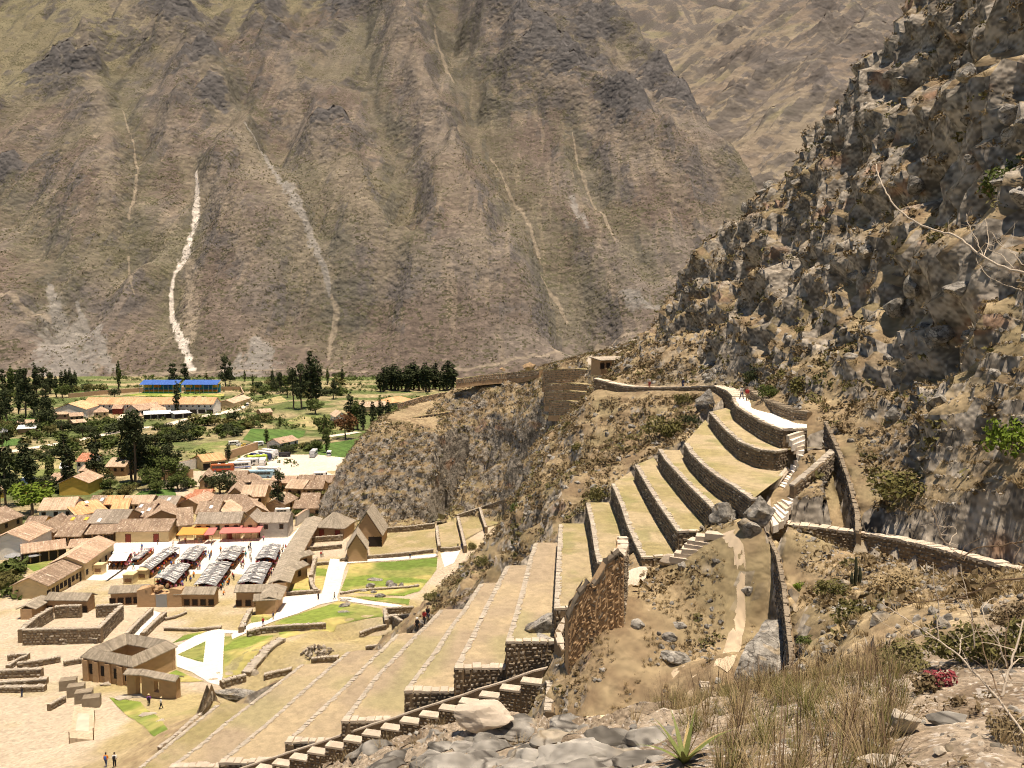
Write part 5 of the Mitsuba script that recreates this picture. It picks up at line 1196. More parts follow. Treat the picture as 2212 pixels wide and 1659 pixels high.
for i, (t, l, h) in enumerate([('front wall of the small square ruin by the slope', [(865,700),(910,690),(955,720)], 1.6), ('middle wall of the small square ruin by the slope', [(865,690),(960,680),(1050,672)], 1.0), ('back wall of the small square ruin by the slope', [(860,640),(950,635),(1045,630)], 1.8), ('left wall of the small square ruin by the slope', [(850,640),(860,720)], 1.8), ('retaining wall below the small square ruin', [(700,800),(780,770),(870,745)], 1.0), ('low wall under the climbing visitors', [(940,785),(1000,775),(1060,770)], 1.0), ('low wall step above the round cairn', [(735,885),(800,878),(860,870)], 1.0)]):
    ruin(t, l, h, .7, 1300 + 4 * i, c4, size=.65)
# roofed ruins round the lower end of the square
house('roofed adobe hall with five niches, left of the tower', (690,541),(945,528), 3.5, 4.0, 1.1, 'gable', 'thatch', 'adobe', 'l5', conv=c2, name='adobe_hall', cat='hall', base=.6)
house('roofed adobe hall with five niches, right of the tower', (1112,546),(1374,546), 3.5, 4.0, 1.1, 'gable', 'thatch', 'adobe', 'l5', conv=c2, name='adobe_hall', cat='hall', base=.6)
house('roofed adobe hall at the corner of the roofed wall', (1496,532),(1735,528), 4.2, 4.0, 1.1, 'gable', 'thatch', 'adobe', 'l4', conv=c2, name='adobe_hall', cat='hall', base=.6)
house('roofed adobe porch with a bright doorway', (1620,588),(1775,578), 4.2, 3.6, .9, 'gable', 'thatch', 'adobe', '', conv=c2, name='adobe_porch', cat='porch', base=1.0)
house('roofed adobe hall at the left corner of the ruins', (280,582),(560,586), 3.6, 4.0, 1.1, 'gable', 'thatch', 'adobe', 'l5', conv=c2, name='adobe_hall', cat='hall', base=.6)
def roofed_wall(label, line, h, wd, rise, base=.3, conv=c1, name='roofed_wall'):
    q = np.array([U(*conv(*p), base + h)[:2] for p in line]); q, nn, L = wall_frame(np.column_stack([q, np.full(len(q), base + h)]), max(3, len(line) * 3))
    g = thing(name, label, 'wall')
    obj('wall', backing(q + np.column_stack([nn, nn[:, :1] * 0]) * -.35 * wd, [base - .4] * 2, wd * .7, -1), 'adobe', g)
    pl = []
    for i in range(len(q) - 1):
        for s in (1, -1):
            a, b = q[i].copy(), q[i + 1].copy(); c, d = b + [0, 0, rise], a + [0, 0, rise]
            a[:2] += nn[i] * s * wd * .62; b[:2] += nn[i + 1] * s * wd * .62
            pl.append((a, b, c, d) if s < 0 else (b, a, d, c))
    roof_obj(g, pl, 'thatch', rng=house_rng); return g
roofed_wall('long curved adobe wall with a grey roof along the square', [(2012,1110),(1965,1185),(1905,1280),(1850,1385),(1790,1525)], 3.6, 4.2, .8)
roofed_wall('short roofed arm between the corner hall and the porch', [(1768,500),(1745,545),(1722,585)], 4.2, 4.0, .9, .8, c2)
roofed_wall('roofed arm bending away from the left corner hall', [(275,570),(225,605),(165,640)], 3.2, 3.4, .8, .6, c2)
house('roofed side room on the curved wall, nearer', (1868,405),(1985,352), 3.4, 4.0, .8, 'gable', 'thatch', 'adobe', 'w1', conv=c2, name='side_room', cat='room', base=.4)
house('roofed side room on the curved wall, farther', (1905,318),(2018,286), 3.4, 4.0, .8, 'gable', 'thatch', 'adobe', 'w1', conv=c2, name='side_room', cat='room', base=.3)
house('large steep gabled house at the foot of the spur', (640,1222),(845,1222), 3.2, 11, 7.0, 'gablefront', 'thatch', 'adobe', 'a2', conv=c3, name='gabled_house', base=.2)
house('smaller ochre gabled house before the large gabled one', (604,1322),(752,1316), 3.0, 8, 4.6, 'gablefront', 'thatch', 'adobe_ochre', '', conv=c3, name='gabled_house', base=.2)
house('low hipped house against the foot of the spur', (398,1168),(602,1176), 3.2, 10, 3.6, 'hip', 'thatch', 'adobe', 'd2', conv=c3, name='hipped_house', base=.2)
# gate tower
gt = thing('gate_tower', 'broken adobe gate tower with a grey door', 'tower')
q = U(*c2(1025, 648), .6); r = np.random.default_rng(3)
for dx, w, h in ((-3.6, 3.0, 5.2), (0, 4.4, 4.2), (3.4, 2.6, 5.0)):
    v, f = boxm(q[0] + dx, q[1] + 1.6, .6 + h / 2 - .4, w, 2.6, h); v[1::2, 2] += r.uniform(-.6, .6, 4); obj('wall', (v, f), 'adobe', gt)
obj('door', boxm(q[0] + .3, q[1] + .22, 2.4, 2.4, .12, 3.4), 'metal_grey', gt)
for _ in range(16):
    v, f = rockmesh(r, 1, .3, r.uniform(.3, .7, 3)); obj('rubble', (v + [q[0] - 1.5 + r.normal(0, 1.1), q[1] + 1.6 + r.normal(0, .5), 5.0 + r.uniform(-.3, .5)], f), 'adobe', gt)
# courtyard building
cb = thing('courtyard_building', 'square building with a grey ring roof round an open court', 'building')
zb = 5.2; zt = zb + 3.0
O = np.array([U(*c2(*p), zt) for p in [(512,946),(850,1012),(1140,878),(800,820)]])
cen = O.mean(0); I = cen + (O - cen) * .54; Rg = cen + (O - cen) * .78
Wo = cen + (O - cen) * .94; Wi = cen + (O - cen) * .62
pl = []
for i in range(4):
    j = (i + 1) % 4; up = np.array([0, 0, 1.3])
    pl += [(O[i], O[j], Rg[j] + up, Rg[i] + up), (I[j] + [0, 0, -.1], I[i] + [0, 0, -.1], Rg[i] + up, Rg[j] + up)]
    for A_, B_, s in ((Wo[i], Wo[j], 1), (Wi[i], Wi[j], -1)):
        t = (B_ - A_)[:2]; n2 = np.array([-t[1], t[0]]) / np.linalg.norm(t) * s
        qd = np.array([A_[:2], B_[:2], B_[:2] + n2 * .7, A_[:2] + n2 * .7])
        obj('wall', prism(qd, zb - 3.5, zt + .25), 'adobe', cb)
roof_obj(cb, pl, 'thatch', rng=house_rng)
t = (Wo[1] - Wo[0]); tn = np.array([t[1], -t[0], 0]) / np.linalg.norm(t[:2])
for s in (.16, .40, .66, .88):
    a = Wo[0] + t * (s - .035); b = Wo[0] + t * (s + .035)
    obj('doorway', box8([p + tn * d + [0, 0, z - zt] for p in (a, b) for d in (-.1, .04) for z in (zb + .3, zt - 1.0)]), 'dark_opening', cb)
for s in (.07, .28, .52, .77, .96):
    a = Wo[0] + t * (s - .055); b = Wo[0] + t * (s + .045)
    obj('buttress', box8([p + tn * d + [0, 0, z - zt] for p in (a, b) for d in (-.1, .35) for z in (zb - 1.5, zt - .4)]), 'adobe', cb)
# small roofed ruin with a see-through window
sr = thing('gate_ruin', 'short roofed ruin wall with a bright window and doorway', 'ruin')
zg = float(groundz(*on_hill(*c2(1000, 1200))[:2])); zt2 = zg + 3.7
a, b, c = U(*c2(812,1050), zt2), U(*c2(905,1052), zt2), U(*c2(1128,1095), zt2)
d = (c - b); L = np.linalg.norm(d[:2]); tt = d[:2] / L; n2 = np.array([-tt[1], tt[0]])
segs = [(.0, .36, zg - .5, zt2), (.36, .50, zg - .5, zg + 1.1), (.36, .50, zg + 2.9, zt2), (.50, 1.0, zg - .5, zt2)]
for s0, s1, z0, z1 in segs:
    p, q = b[:2] + d[:2] * s0, b[:2] + d[:2] * s1
    obj('wall', prism(np.array([p, q, q + n2 * .9, p + n2 * .9]), z0, z1), 'adobe', sr)
p, q = a[:2], b[:2] - tt * 1.2
obj('wall', prism(np.array([p, q, q + n2 * .9, p + n2 * .9]), zg - .5, zt2), 'adobe', sr)
for p, q in ((a, a + [*( (b - a)[:2] * .86), 0]), (b, c)):
    e = np.array([*n2, 0]); p0, q0 = p - [*tt * .3, 0] - e * .5, q + [*tt * .3, 0] - e * .5
    roof_obj(sr, [(p0, q0, q0 + e * .95 + [0, 0, .55], p0 + e * .95 + [0, 0, .55]), (q0 + e * 1.9, p0 + e * 1.9, p0 + e * .95 + [0, 0, .54], q0 + e * .95 + [0, 0, .54])], 'thatch', rng=house_rng)
# stairs-like ruin left of it
rng = np.random.default_rng(12)
for i, (x, y) in enumerate(((410,1110),(460,1150),(510,1190),(560,1225))):
    p = on_hill(*c2(x + 30, y + 45)); v, f = boxm(p[0], p[1], p[2] + .7, 2.4, 1.6, 2.2, .3)
    tag(obj('stepped_block', (v, f), 'field_stone'), ['highest', 'second', 'third', 'lowest'][i] + ' block of the stepped ruin on the dusty field', 'ruin block')
# boulders, cairn, blocks
def rock_at(label, px, py, s, seed, bsdf='grey_rock', name='boulder', cat='boulder', sub=3, sink=.25, conv=None, level=None, rough=.55):
    x, y = conv(px, py) if conv else (px, py)
    p = on_hill(x, y) if level is None else U(x, y, level)
    v, f = rockmesh(np.random.default_rng(seed), sub, rough, s, 16)
    return tag(obj(name, (v + p + [0, 0, s[2] * (1 - 2 * sink)], f), bsdf), label, cat)
rock_at('flat grey boulder beside the lowest terrace', 1510, 1205, (5.4, 2.0, .9), 1, conv=c2)
rock_at('dark red boulder in the middle of the front lawn', 610, 625, (1.6, 1.1, .7), 2, conv=c4)
rock_at('small flat rock before the dark red boulder', 600, 662, (1.4, .8, .3), 3, conv=c4)
rock_at('dark flat rock at the path fork', 605, 588, (1.8, .9, .3), 4, conv=c4)
rock_at('pale slab standing on the far lawn', 790, 1505, (3.0, 1.8, .25), 5, conv=c3)
for i, (x, y, s) in enumerate(((765,1560,(1.6,1.0,1.0)),(900,1560,(1.7,1.0,.9)),(890,1545,(1.2,.8,1.0)),(965,1555,(.8,.6,.9)),(720,1580,(1.2,.7,.5)),(835,1615,(1.4,.7,.6)),(790,1590,(1.0,.6,.5)))):
    rock_at(['dark block, leftmost of the big lawn blocks', 'wide dark block in the middle of the lawn row', 'dark block leaning on the wide one', 'small upright block right in the lawn row', 'low grey block at the left of the lawn row', 'brown block before the lawn row', 'low block below the leftmost big block'][i], x, y, s, 20 + i, conv=c3, name='stone_block', cat='stone block')
for i, (x, y, s) in enumerate(((675,1130,(1.3,.7,.4)),(800,1215,(2.0,1.0,.35)),(900,1205,(2.2,.7,.4)),(940,1325,(1.6,.6,.35)),(1035,1358,(.8,.5,.2)))):
    rock_at(['pale flat stone on the grass left of the roofed ruin', 'flat reddish slab before the roofed ruin', 'long pale stone before the roofed ruin', 'white oblong stone on the dusty field', 'small grey stone right of the white oblong one'][i], x, y, s, 40 + i, 'field_stone_pale', name='stone', cat='stone', conv=c2)
rock_at('pale round stone at the end of the lawn bank', 1628, 1060, (1.0, .9, .8), 48, 'field_stone_pale', conv=c2)
rock_at('dark lumpy rock at the top of the long staircase', 1900, 830, (2.0, 1.6, 1.8), 49, conv=c4)
rock_at('second dark rock at the top of the long staircase', 1880, 930, (2.2, 1.6, 1.4), 50, conv=c4)
rock_at('dark rock heap beside the curved wall', 1800, 1250, (1.6, 1.4, 1.5), 51, conv=c4)
rock_at('low dark rock under the curved wall', 1720, 1340, (2.0, 1.4, 1.0), 52, conv=c4)
rock_at('rounded rock at the foot of the ruined wall', 380, 900, (0.60, 0.45, 0.61), 53, conv=c6)
rock_at('dark upright rock on the enclosure slope', 960, 395, (0.50, 0.40, 0.55), 54, conv=c6)
rock_at('dark split rock in the middle of the enclosure', 945, 770, (0.65, 0.50, 0.50), 55, conv=c6)
rock_at('low grey rock below the dark split rock', 870, 840, (0.80, 0.60, 0.44), 56, conv=c6)
rock_at('broad grey slab in the lower enclosure', 900, 970, (1.30, 0.90, 0.50), 57, conv=c6)
rock_at('grey rock beside the inner footpath', 660, 770, (0.75, 0.55, 0.66), 58, conv=c6)
rock_at('rock at the top end of the terrace path', 1100, 640, (1.6, 1.2, 2.4), 59, conv=c5)
rock_at('upright grey rock between the curved terraces', 1215, 840, (.9, .8, 1.6), 60, conv=c5)
rock_at('small rock heap on the wide yellow terrace', 1335, 945, (1.3, .8, .5), 61, conv=c5)
for i, (k_, o, s_) in enumerate(((2, (.5, -.2, -1.6), (1.5, 1.1, 1.5)), (2, (-.4, -1.0, -2.4), (1.1, .9, 1.0)), (3, (.6, -.2, -1.4), (1.3, 1.0, 1.2)), (3, (1.6, .3, -1.2), (1.0, .8, .9)))):
    p = edges[k_][-1] + o; p[2] = hillz(p[0], p[1]) + s_[2] * .35; v, f = rockmesh(np.random.default_rng(80 + i), 3, .55, s_, 16)
    tag(obj('boulder', (v + p, f), 'grey_rock'), ['large rock under the near corner of the second terrace', 'smaller rock below the near corner of the second terrace', 'rock under the near corner of the third terrace', 'small rock between the second and third terrace'][i], 'boulder')
ca = thing('cairn', 'round heap of loose stones with a bush on the brown slope', 'cairn')
p = on_hill(*c4(430, 925)); rng = np.random.default_rng(8)
for i in range(70):
    a, r = rng.uniform(0, 6.28), rng.uniform(0, 1) ** .5; z = (1 - r * r) * 1.5 * rng.uniform(.4, 1)
    v, f = rockmesh(rng, 0, .3, rng.uniform(.22, .42, 3)); obj('stone', (v + p + [r * 2.8 * math.cos(a), r * 1.9 * math.sin(a), z], f), ['field_stone', 'field_stone_pale', 'field_stone_dark'][i % 3], ca)
fp = [on_hill(*c2(x, y)) for x, y in ((445,1505),(480,1365),(608,1360),(600,1480))]
fr = thing('fenced_pit', 'small dug pit with posts on the dusty field', 'pit')
obj('rim', prism(np.array([fp[0][:2], fp[1][:2], fp[2][:2], fp[3][:2]]), min(q[2] for q in fp) - .5, max(q[2] for q in fp) + .02), 'trodden_earth', fr)
cen = np.mean(fp, 0); inn = [cen + (q - cen) * .55 for q in fp]
obj('floor', prism(np.array([q[:2] for q in inn]), cen[2] - .5, max(q[2] for q in fp) + .06), 'dusty_gravel', fr)
obj('back_board', box8([inn[1] + [0, 0, z] if k < 1 else inn[2] + [0, d, z] for k in (0, 1) for d in (0, .1) for z in (0, 1.2)]), 'adobe', fr)
for q in fp: obj('post', tube([q - [0, 0, .2], q + [0, 0, 1.7]], .06, 5), 'wood_brown', fr)
# terraced walls and the far ruins on top of the spur
for i, (t, l, h) in enumerate([('top wall of the stepped walls beside the path corner', [(1172,800,246),(1230,797,236),(1290,800,226),(1318,806,218)], 5.2), ('second of the stepped walls beside the path corner', [(1176,830,238),(1230,828,227),(1272,832,217)], 4.2),
    ('third of the stepped walls beside the path corner', [(1178,848,232),(1225,845,222),(1266,848,212)], 4.0), ('lowest of the stepped walls beside the path corner', [(1186,868,226),(1225,866,217),(1260,870,208)], 4.0),
    ('long wall along the crest of the spur', [(985,820,290),(1040,811,290),(1100,806,288),(1165,800,272)], 1.6), ('rampart on the outer end of the spur', [(862,872,290),(910,858,293),(960,848,295),(985,852,296)], 4.2),
    ('wall with a row of dark niches on the spur', [(876,905,276),(920,897,278),(972,890,279)], 3.2), ('low wall before the niche wall', [(818,925,272),(870,915,273),(910,912,274)], 2.2), ('wavy wall at the upper edge of the spur cliff', [(798,943,265),(850,946,264),(900,948,264),(955,940,265)], 2.0)]):
    q = np.array([W(*p) for p in l]); g = thing('ancient_wall', t, 'wall')
    obj('core', backing(q, q[:, 2] - h - 1.5, 6.0 if i < 4 else 2.2, -1, .3), 'adobe', g); face(g, q, q[:, 2] - h, -1, .8, 1500 + i, lean=.3, dark=.3); coping(g, q + [0, 0, .02], 5.0 if i < 4 else 1.2, 1600 + i, 'yellow_grass', 1.6, .1)
    if 'niches' in t:
        for s in np.linspace(.06, .94, 11):
            p = lerp_line(q, 100)[int(s * 99)] + [0, -.22, -1.0]; obj('niche', boxm(*p, .8, .3, 1.3), 'dark_opening', g)
ft_ = house('small hall with dark openings on top of the spur', c_ if False else (1297,778), (1372,776), 3.0, 5, .6, 'shed', 'adobe_ochre' if False else 'thatch', 'adobe', 'w6', conv=lambda x, y: (x, y), name='hilltop_hall', cat='hall', base=52.0)
for pts, y, t in (([(1228,790),(1280,772),(1330,776),(1310,788)], 0, 'pale terrace floor on the crest of the spur'), ([(1300,758),(1385,742),(1395,750),(1330,764)], 0, 'pale upper floor below the hill edge'), ):
    struct('pale_floor', sheet(np.array([on_hill(*p)[:2] for p in pts]), lambda x, y: hillz(x, y) + .5, 2.0), 'dusty_gravel', label=t)
rock_at('orange rock hump on the crest of the spur', 1145, 795, (4.5, 2.6, 2.2), 70, 'adobe_ochre'); rock_at('small orange rock on the crest of the spur', 1085, 800, (2.0, 1.4, 1.2), 71, 'adobe_ochre')
# walls in the valley
def vwall(label, line, h, th, b, conv=c1):
    q = np.array([[*U(*conv(*p), 0)[:2], h] for p in line]); g = thing('boundary_wall', label, 'wall'); obj('wall', backing(q, [-.3, -.3], th, -1), b, g)
    obj('cap', backing(q + [0, -th * .15, .18], q[:, 2] + .0, th * 1.3, -1), 'tile_rose', g)
vwall('long adobe wall round the sports pitch', [(440,338),(640,318),(890,300),(1200,294),(1540,290),(1560,330),(1480,372),(1380,398),(1215,437)], 3.4, .5, 'adobe')
vwall('adobe wall between meadow and parking lot', [(1450,738),(1560,700),(1655,668)], 3.6, .5, 'adobe')
vwall('white wall before the tree clump', [(1130,815),(1200,800),(1275,785)], 4.0, .4, 'plaster_white')
vwall('adobe wall behind the garden bushes', [(980,858),(1120,862),(1240,850)], 3.4, .5, 'adobe')
vwall('grey wall running up beside the lane to the spur', [(1905,1160),(1960,1120),(2060,1080)], 3.0, .6, 'plaster_grey')
# grandstands with blue roofs
for i, (x0, x1) in enumerate(((890, 1136), (1158, 1390))):
    g = thing('grandstand', ['left grandstand under a long blue roof', 'right grandstand under a long blue roof'][i], 'grandstand')
    A, B = U(*c1(x0, 309), 0), U(*c1(x1, 309), 0); d = (B - A) / np.linalg.norm(B - A); n = np.array([-d[1], d[0], 0]); L = np.linalg.norm(B - A)
    for k in range(4):
        obj('tier', box8([A + d * s + n * q + [0, 0, z] for s in (2, L - 2) for q in (2 + k * 1.6, 9) for z in (k * .9 - .3, .9 + k * .9)]), ['paint_green', 'paint_yellow', 'paint_orange', 'paint_teal'][k], g)
    obj('back_wall', box8([A + d * s + n * q + [0, 0, z] for s in (0, L) for q in (9.2, 9.6) for z in (-.3, 7.5)]), 'paint_teal', g)
    roof_obj(g, [(A + n * 1 + [0, 0, 7.6], B + n * 1 + [0, 0, 7.6], B + n * 10.5 + [0, 0, 11.2], A + n * 10.5 + [0, 0, 11.2])], 'paint_blue', 'roof', house_rng)
    for s in np.linspace(0, L, 9): obj('post', tube([A + d * s + n * 1.4, A + d * s + n * 1.4 + [0, 0, 7.5]], .18, 6), 'metal_grey', g)
    for k, m in enumerate(('paint_yellow', 'paint_orange', 'paint_blue', 'paint_yellow')):
        obj('painted_panel', box8([A + d * s + n * q + [0, 0, z] for s in (L * k / 4 + 1, L * (k + 1) / 4 - 1) for q in (8.9, 9.1) for z in (4.4, 7.2)]), m, g)
# ---------------------------------------------------------------- market
STALLS = [('stall block under a plain white canopy at the left of the square', [(690,1385),(735,1312),(850,1302),(812,1385)], 1, 3, 'w'),
 ('longest stall block, left of the four behind', [(885,1425),(1058,1302),(1155,1296),(965,1442)], 2, 6, ''), ('second stall block from the left in the far row', [(1130,1385),(1212,1297),(1326,1290),(1250,1385)], 2, 5, ''),
 ('third stall block from the left in the far row', [(1380,1382),(1440,1297),(1576,1290),(1505,1385)], 2, 5, ''), ('stall block at the right end of the far row', [(1632,1370),(1690,1287),(1802,1280),(1768,1375)], 2, 5, ''),
 ('stall block at the left of the near row', [(985,1492),(1092,1410),(1222,1405),(1118,1530)], 2, 6, ''), ('middle stall block of the near row', [(1238,1542),(1340,1402),(1490,1396),(1386,1546)], 2, 7, ''), ('stall block at the right of the near row', [(1514,1527),(1610,1402),(1746,1396),(1680,1526)], 2, 7, ''),
 ('low half dismantled stall left of the longest block', [(835,1372),(940,1300),(985,1292),(890,1372)], 1, 4, 'd')]
rng = np.random.default_rng(31)
stall_xy = []
for lab, qd, nu, nv, md in STALLS:
    g = thing('market_stall', lab, 'market stall', 'stall blocks on the market square')
    z = 2.5 if md != 'd' else 1.8
    c = [U(*c1(*p), z) for p in qd]; stall_xy.append(c)
    mid = lambda u, v: (c[0] * (1 - u) + c[3] * u) * (1 - v) + (c[1] * (1 - u) + c[2] * u) * v
    for i in range(nu):
        for j in range(nv):
            u0, u1, v0, v1 = i / nu, (i + 1) / nu, j / nv, (j + 1) / nv
            lift = lambda u: .55 * (1 - abs(2 * u - 1))
            q = [mid(u0, v0), mid(u1, v0), mid(u1, v1), mid(u0, v1)]
            e = rng.uniform(-.12, .12)
            q = [p + [0, 0, lift(u) + e + rng.uniform(-.06, .06)] for p, u in zip(q, (u0, u1, u1, u0))]
            cc = sum(q) / 4; q = [cc + (p - cc) * rng.uniform(.94, 1.02) for p in q]
            v, f, _ = roof_plane(*q, 0, rng, .05, .09)
            obj('roof_panel', (v, f), 'paint_white' if md == 'w' else 'stall_grey', g)
            if md != 'w':
                for s in (.12, .42, .7):   # pale strips of plastic between the grey sheets
                    s += rng.uniform(-.08, .08); w = rng.uniform(.08, .2)
                    if rng.random() < .85:
                        a0, a1 = rng.uniform(.05, .25), rng.uniform(.6, .95)
                        L = lambda u, v: (q[0] * (1 - u) + q[1] * u) * (1 - v) + (q[3] * (1 - u) + q[2] * u) * v + [0, 0, .14]
                        v, f, _ = roof_plane(L(a0, s), L(a1, s), L(a1, s + w), L(a0, s + w), 0, rng, .03, .03)
                        obj('pale_sheet', (v, f), 'paint_white', g)
    for u in (0.03, .97):
        for v in np.linspace(.02, .98, nv + 1):
            p = mid(u, v); obj('post', tube([[p[0], p[1], .1], [p[0], p[1], z]], .05, 5), 'wood_brown', g)
    goods = {m: MB() for m in ('paint_red', 'paint_black', 'wood_brown', 'paint_navy', 'paint_pink', 'paint_orange')}
    for u in (.1, .35, .62, .88):
        a, b = mid(u, .04), mid(u, .96); t = b - a
        tb = obj('table', box8([p + [o, 0, zz] for p in (a * [1, 1, 0], b * [1, 1, 0]) for o in (-.4, .4) for zz in (.15, .9)]), 'wood_brown', g)
        for _ in range(nv * 8):
            p = a + t * rng.uniform(0, 1); k = list(goods)[rng.integers(6)]
            s = rng.uniform(.2, .55, 3); goods[k].add(*boxm(p[0] + rng.uniform(-.5, .5), p[1] + rng.uniform(-.3, .3), .9 + s[2] / 2 + rng.uniform(0, .5), *s, rng.uniform(0, 3)))
    for m, b in goods.items():
        if b: obj('goods', b.mesh(), m, g, kind='stuff')
mat('stall_grey', (.20, .20, .205), .7)
for i, (x, y, w) in enumerate(((627,1472,2.2),(822,1538,2.4),(910,1508,2.2))):
    p = U(*c1(x, y), .15); k = thing('kiosk', ['yellow kiosk standing alone left on the square', 'yellow kiosk with crates nearest the halls', 'yellow kiosk right of the one with crates'][i], 'kiosk')
    obj('body', boxm(p[0], p[1] + w / 2, 1.35, w, w, 2.4), 'plaster_cream', k); obj('roof', boxm(p[0], p[1] + w / 2, 2.65, w + .3, w + .3, .15), 'plaster_cream', k); obj('counter', boxm(p[0], p[1] - .02, 1.3, w * .7, .1, .9), 'wood_brown', k)
zsheet('kerb_line', [(590,1572),(845,1392),(855,1395),(600,1578)], 'dark_opening', .20, 'dark drain channel across the square', c1)
# ---------------------------------------------------------------- buses, vans and cars
def frame_at(A, B, z=0):
    t = (B - A)[:2]; t /= np.linalg.norm(t); n = np.array([-t[1], t[0]])
    return lambda s, d, h: np.array([A[0] + t[0] * s + n[0] * d, A[1] + t[1] * s + n[1] * d, z + h])
def rounded_hull(w0, L, W_, h0, h1, cham, slope=0.0, slope_r=0.0):
    """body section swept: chamfered box from s=0 (rear) to L (front), y from -W/2"""
    ring = lambda s, hi, k: [(s, -W_ / 2 + k, h0), (s, -W_ / 2, h0 + cham), (s, -W_ / 2, hi - cham * 1.6), (s, -W_ / 2 + cham * 1.3, hi), (s, W_ / 2 - cham * 1.3, hi), (s, W_ / 2, hi - cham * 1.6), (s, W_ / 2, h0 + cham), (s, W_ / 2 - k, h0)]
    P = ring(.12 + slope_r, h1, .1) + ring(0, h1 - .9, .1) + ring(L - slope - .1, h1, .1) + ring(L, h1 - 1.5, .1) + ring(L, h0 + .3, .1) + ring(0, h0 + .3, .1)
    m = trimesh.convex.convex_hull(np.array(P)); return np.array(m.vertices), np.array(m.faces)
def put(fr, v): return np.array([fr(*q) for q in v])
def wheel(fr, s, d, r, key):
    th = np.arange(14) / 14 * 2 * np.pi
    for nm, rr, w, b in (('wheel', r, .28, 'tyre'), ('hub', r * .55, .31, 'metal_grey')):
        v = np.array([(s + rr * math.cos(a), d + o, r + rr * math.sin(a)) for o in (-w / 2, w / 2) for a in th]); v = np.vstack([v, [[s, d - w / 2, r], [s, d + w / 2, r]]])
        i = np.arange(14); j = (i + 1) % 14
        f = np.vstack([np.stack([i, j, j + 14], 1), np.stack([i, j + 14, i + 14], 1), np.stack([np.full(14, 28), j, i], 1), np.stack([np.full(14, 29), i + 14, j + 14], 1)])
        k = obj(nm, (put(fr, v), f), b, key)
        if nm == 'wheel': key = k
def bx(fr, s0, s1, d0, d1, h0, h1): return box8([fr(s, d, h) for s in (s0, s1) for d in (d0, d1) for h in (h0, h1)])
def bus(label, a, b, paint, L=10.5, conv=c1, roof=None, front_up=False, name='bus', cat='bus', stripe=None, Wd=2.5, H_=3.2):
    A, B = U(*conv(*a), .02), U(*conv(*b), .02); k = thing(name, label, cat, None); fr = frame_at(A, B, .02); L = L or np.linalg.norm(B - A)
    v, f = rounded_hull(0, L, Wd, .35, H_, .12, .25, .05)
    obj('body', (put(fr, v), f), paint, k)
    n = max(3, int(L / 1.7))
    for sd in (-1, 1):
        d = sd * Wd / 2
        for i in range(n):
            s0 = .7 + (L - 2.0) * i / n
            obj('window', bx(fr, s0 + .04, s0 + (L - 2.0) / n - .04, d - .05, d + .02, H_ * .50, H_ * .80), 'glass_dark', k)
        if stripe: obj('stripe', bx(fr, .3, L - .5, d - .05, d + .012, H_ * .26, H_ * .36), stripe, k)
        obj('mirror', bx(fr, L - .1, L + .25, d - .12, d + .1, H_ * .6, H_ * .78), 'paint_black', k)
        obj('headlight', bx(fr, L - .04, L + .03, d - sd * .55, d - sd * .15, .75, 1.0), 'paint_silver', k)
        for s in (L * .2, L * .78): wheel(fr, s, d - sd * .12, .5, k)
    v = np.array([(L + .015, -Wd * .44, H_ * .48), (L + .015, Wd * .44, H_ * .48), (L - .26, Wd * .42, H_ * .88), (L - .26, -Wd * .42, H_ * .88), (L - .1, -Wd * .44, H_ * .48), (L - .1, Wd * .44, H_ * .48), (L - .4, Wd * .42, H_ * .88), (L - .4, -Wd * .42, H_ * .88)])
    obj('windscreen', (put(fr, v), np.array([[0, 1, 2], [0, 2, 3], [4, 6, 5], [4, 7, 6], [0, 4, 5], [0, 5, 1], [3, 2, 6], [3, 6, 7]])), 'glass_dark', k)
    obj('rear_window', bx(fr, -.02, .06, -Wd * .36, Wd * .36, H_ * .5, H_ * .78), 'glass_dark', k)
    if L > 7:
        for s in (L * .3, L * .62): obj('roof_hatch', bx(fr, s, s + 1.1, -.5, .5, H_ - .02, H_ + .16), roof or 'paint_white', k)
    obj('bumper', bx(fr, L - .05, L + .08, -Wd * .46, Wd * .46, .35, .62), 'paint_silver', k)
    return k
def car(label, a, b, paint, L=4.3, conv=c1):
    A, B = U(*conv(*a), .02), U(*conv(*b), .02); k = thing('parked_car', label, 'car'); fr = frame_at(A, B, .02)
    v, f = rounded_hull(0, L, 1.75, .25, .95, .06, .15); obj('body', (put(fr, v), f), paint, k)
    p = [(s, d, h) for s, h, w in ((.35, .92, .80), (3.0, .92, .80), (.9, 1.45, .62), (2.2, 1.45, .62)) for d in (-w, w)]
    m = trimesh.convex.convex_hull(np.array(p)); obj('window', (put(fr, np.array(m.vertices)), np.array(m.faces)), 'glass_dark', k)
    obj('roof', bx(fr, .9, 2.2, -.63, .63, 1.44, 1.5), paint, k)
    for s in (.8, L - .85):
        for d in (-.8, .8): wheel(fr, s, d, .31, k)
    for d in (-.6, .6): obj('headlight', bx(fr, L - .06, L + .01, d - .2, d + .2, .55, .75), 'paint_silver', k)
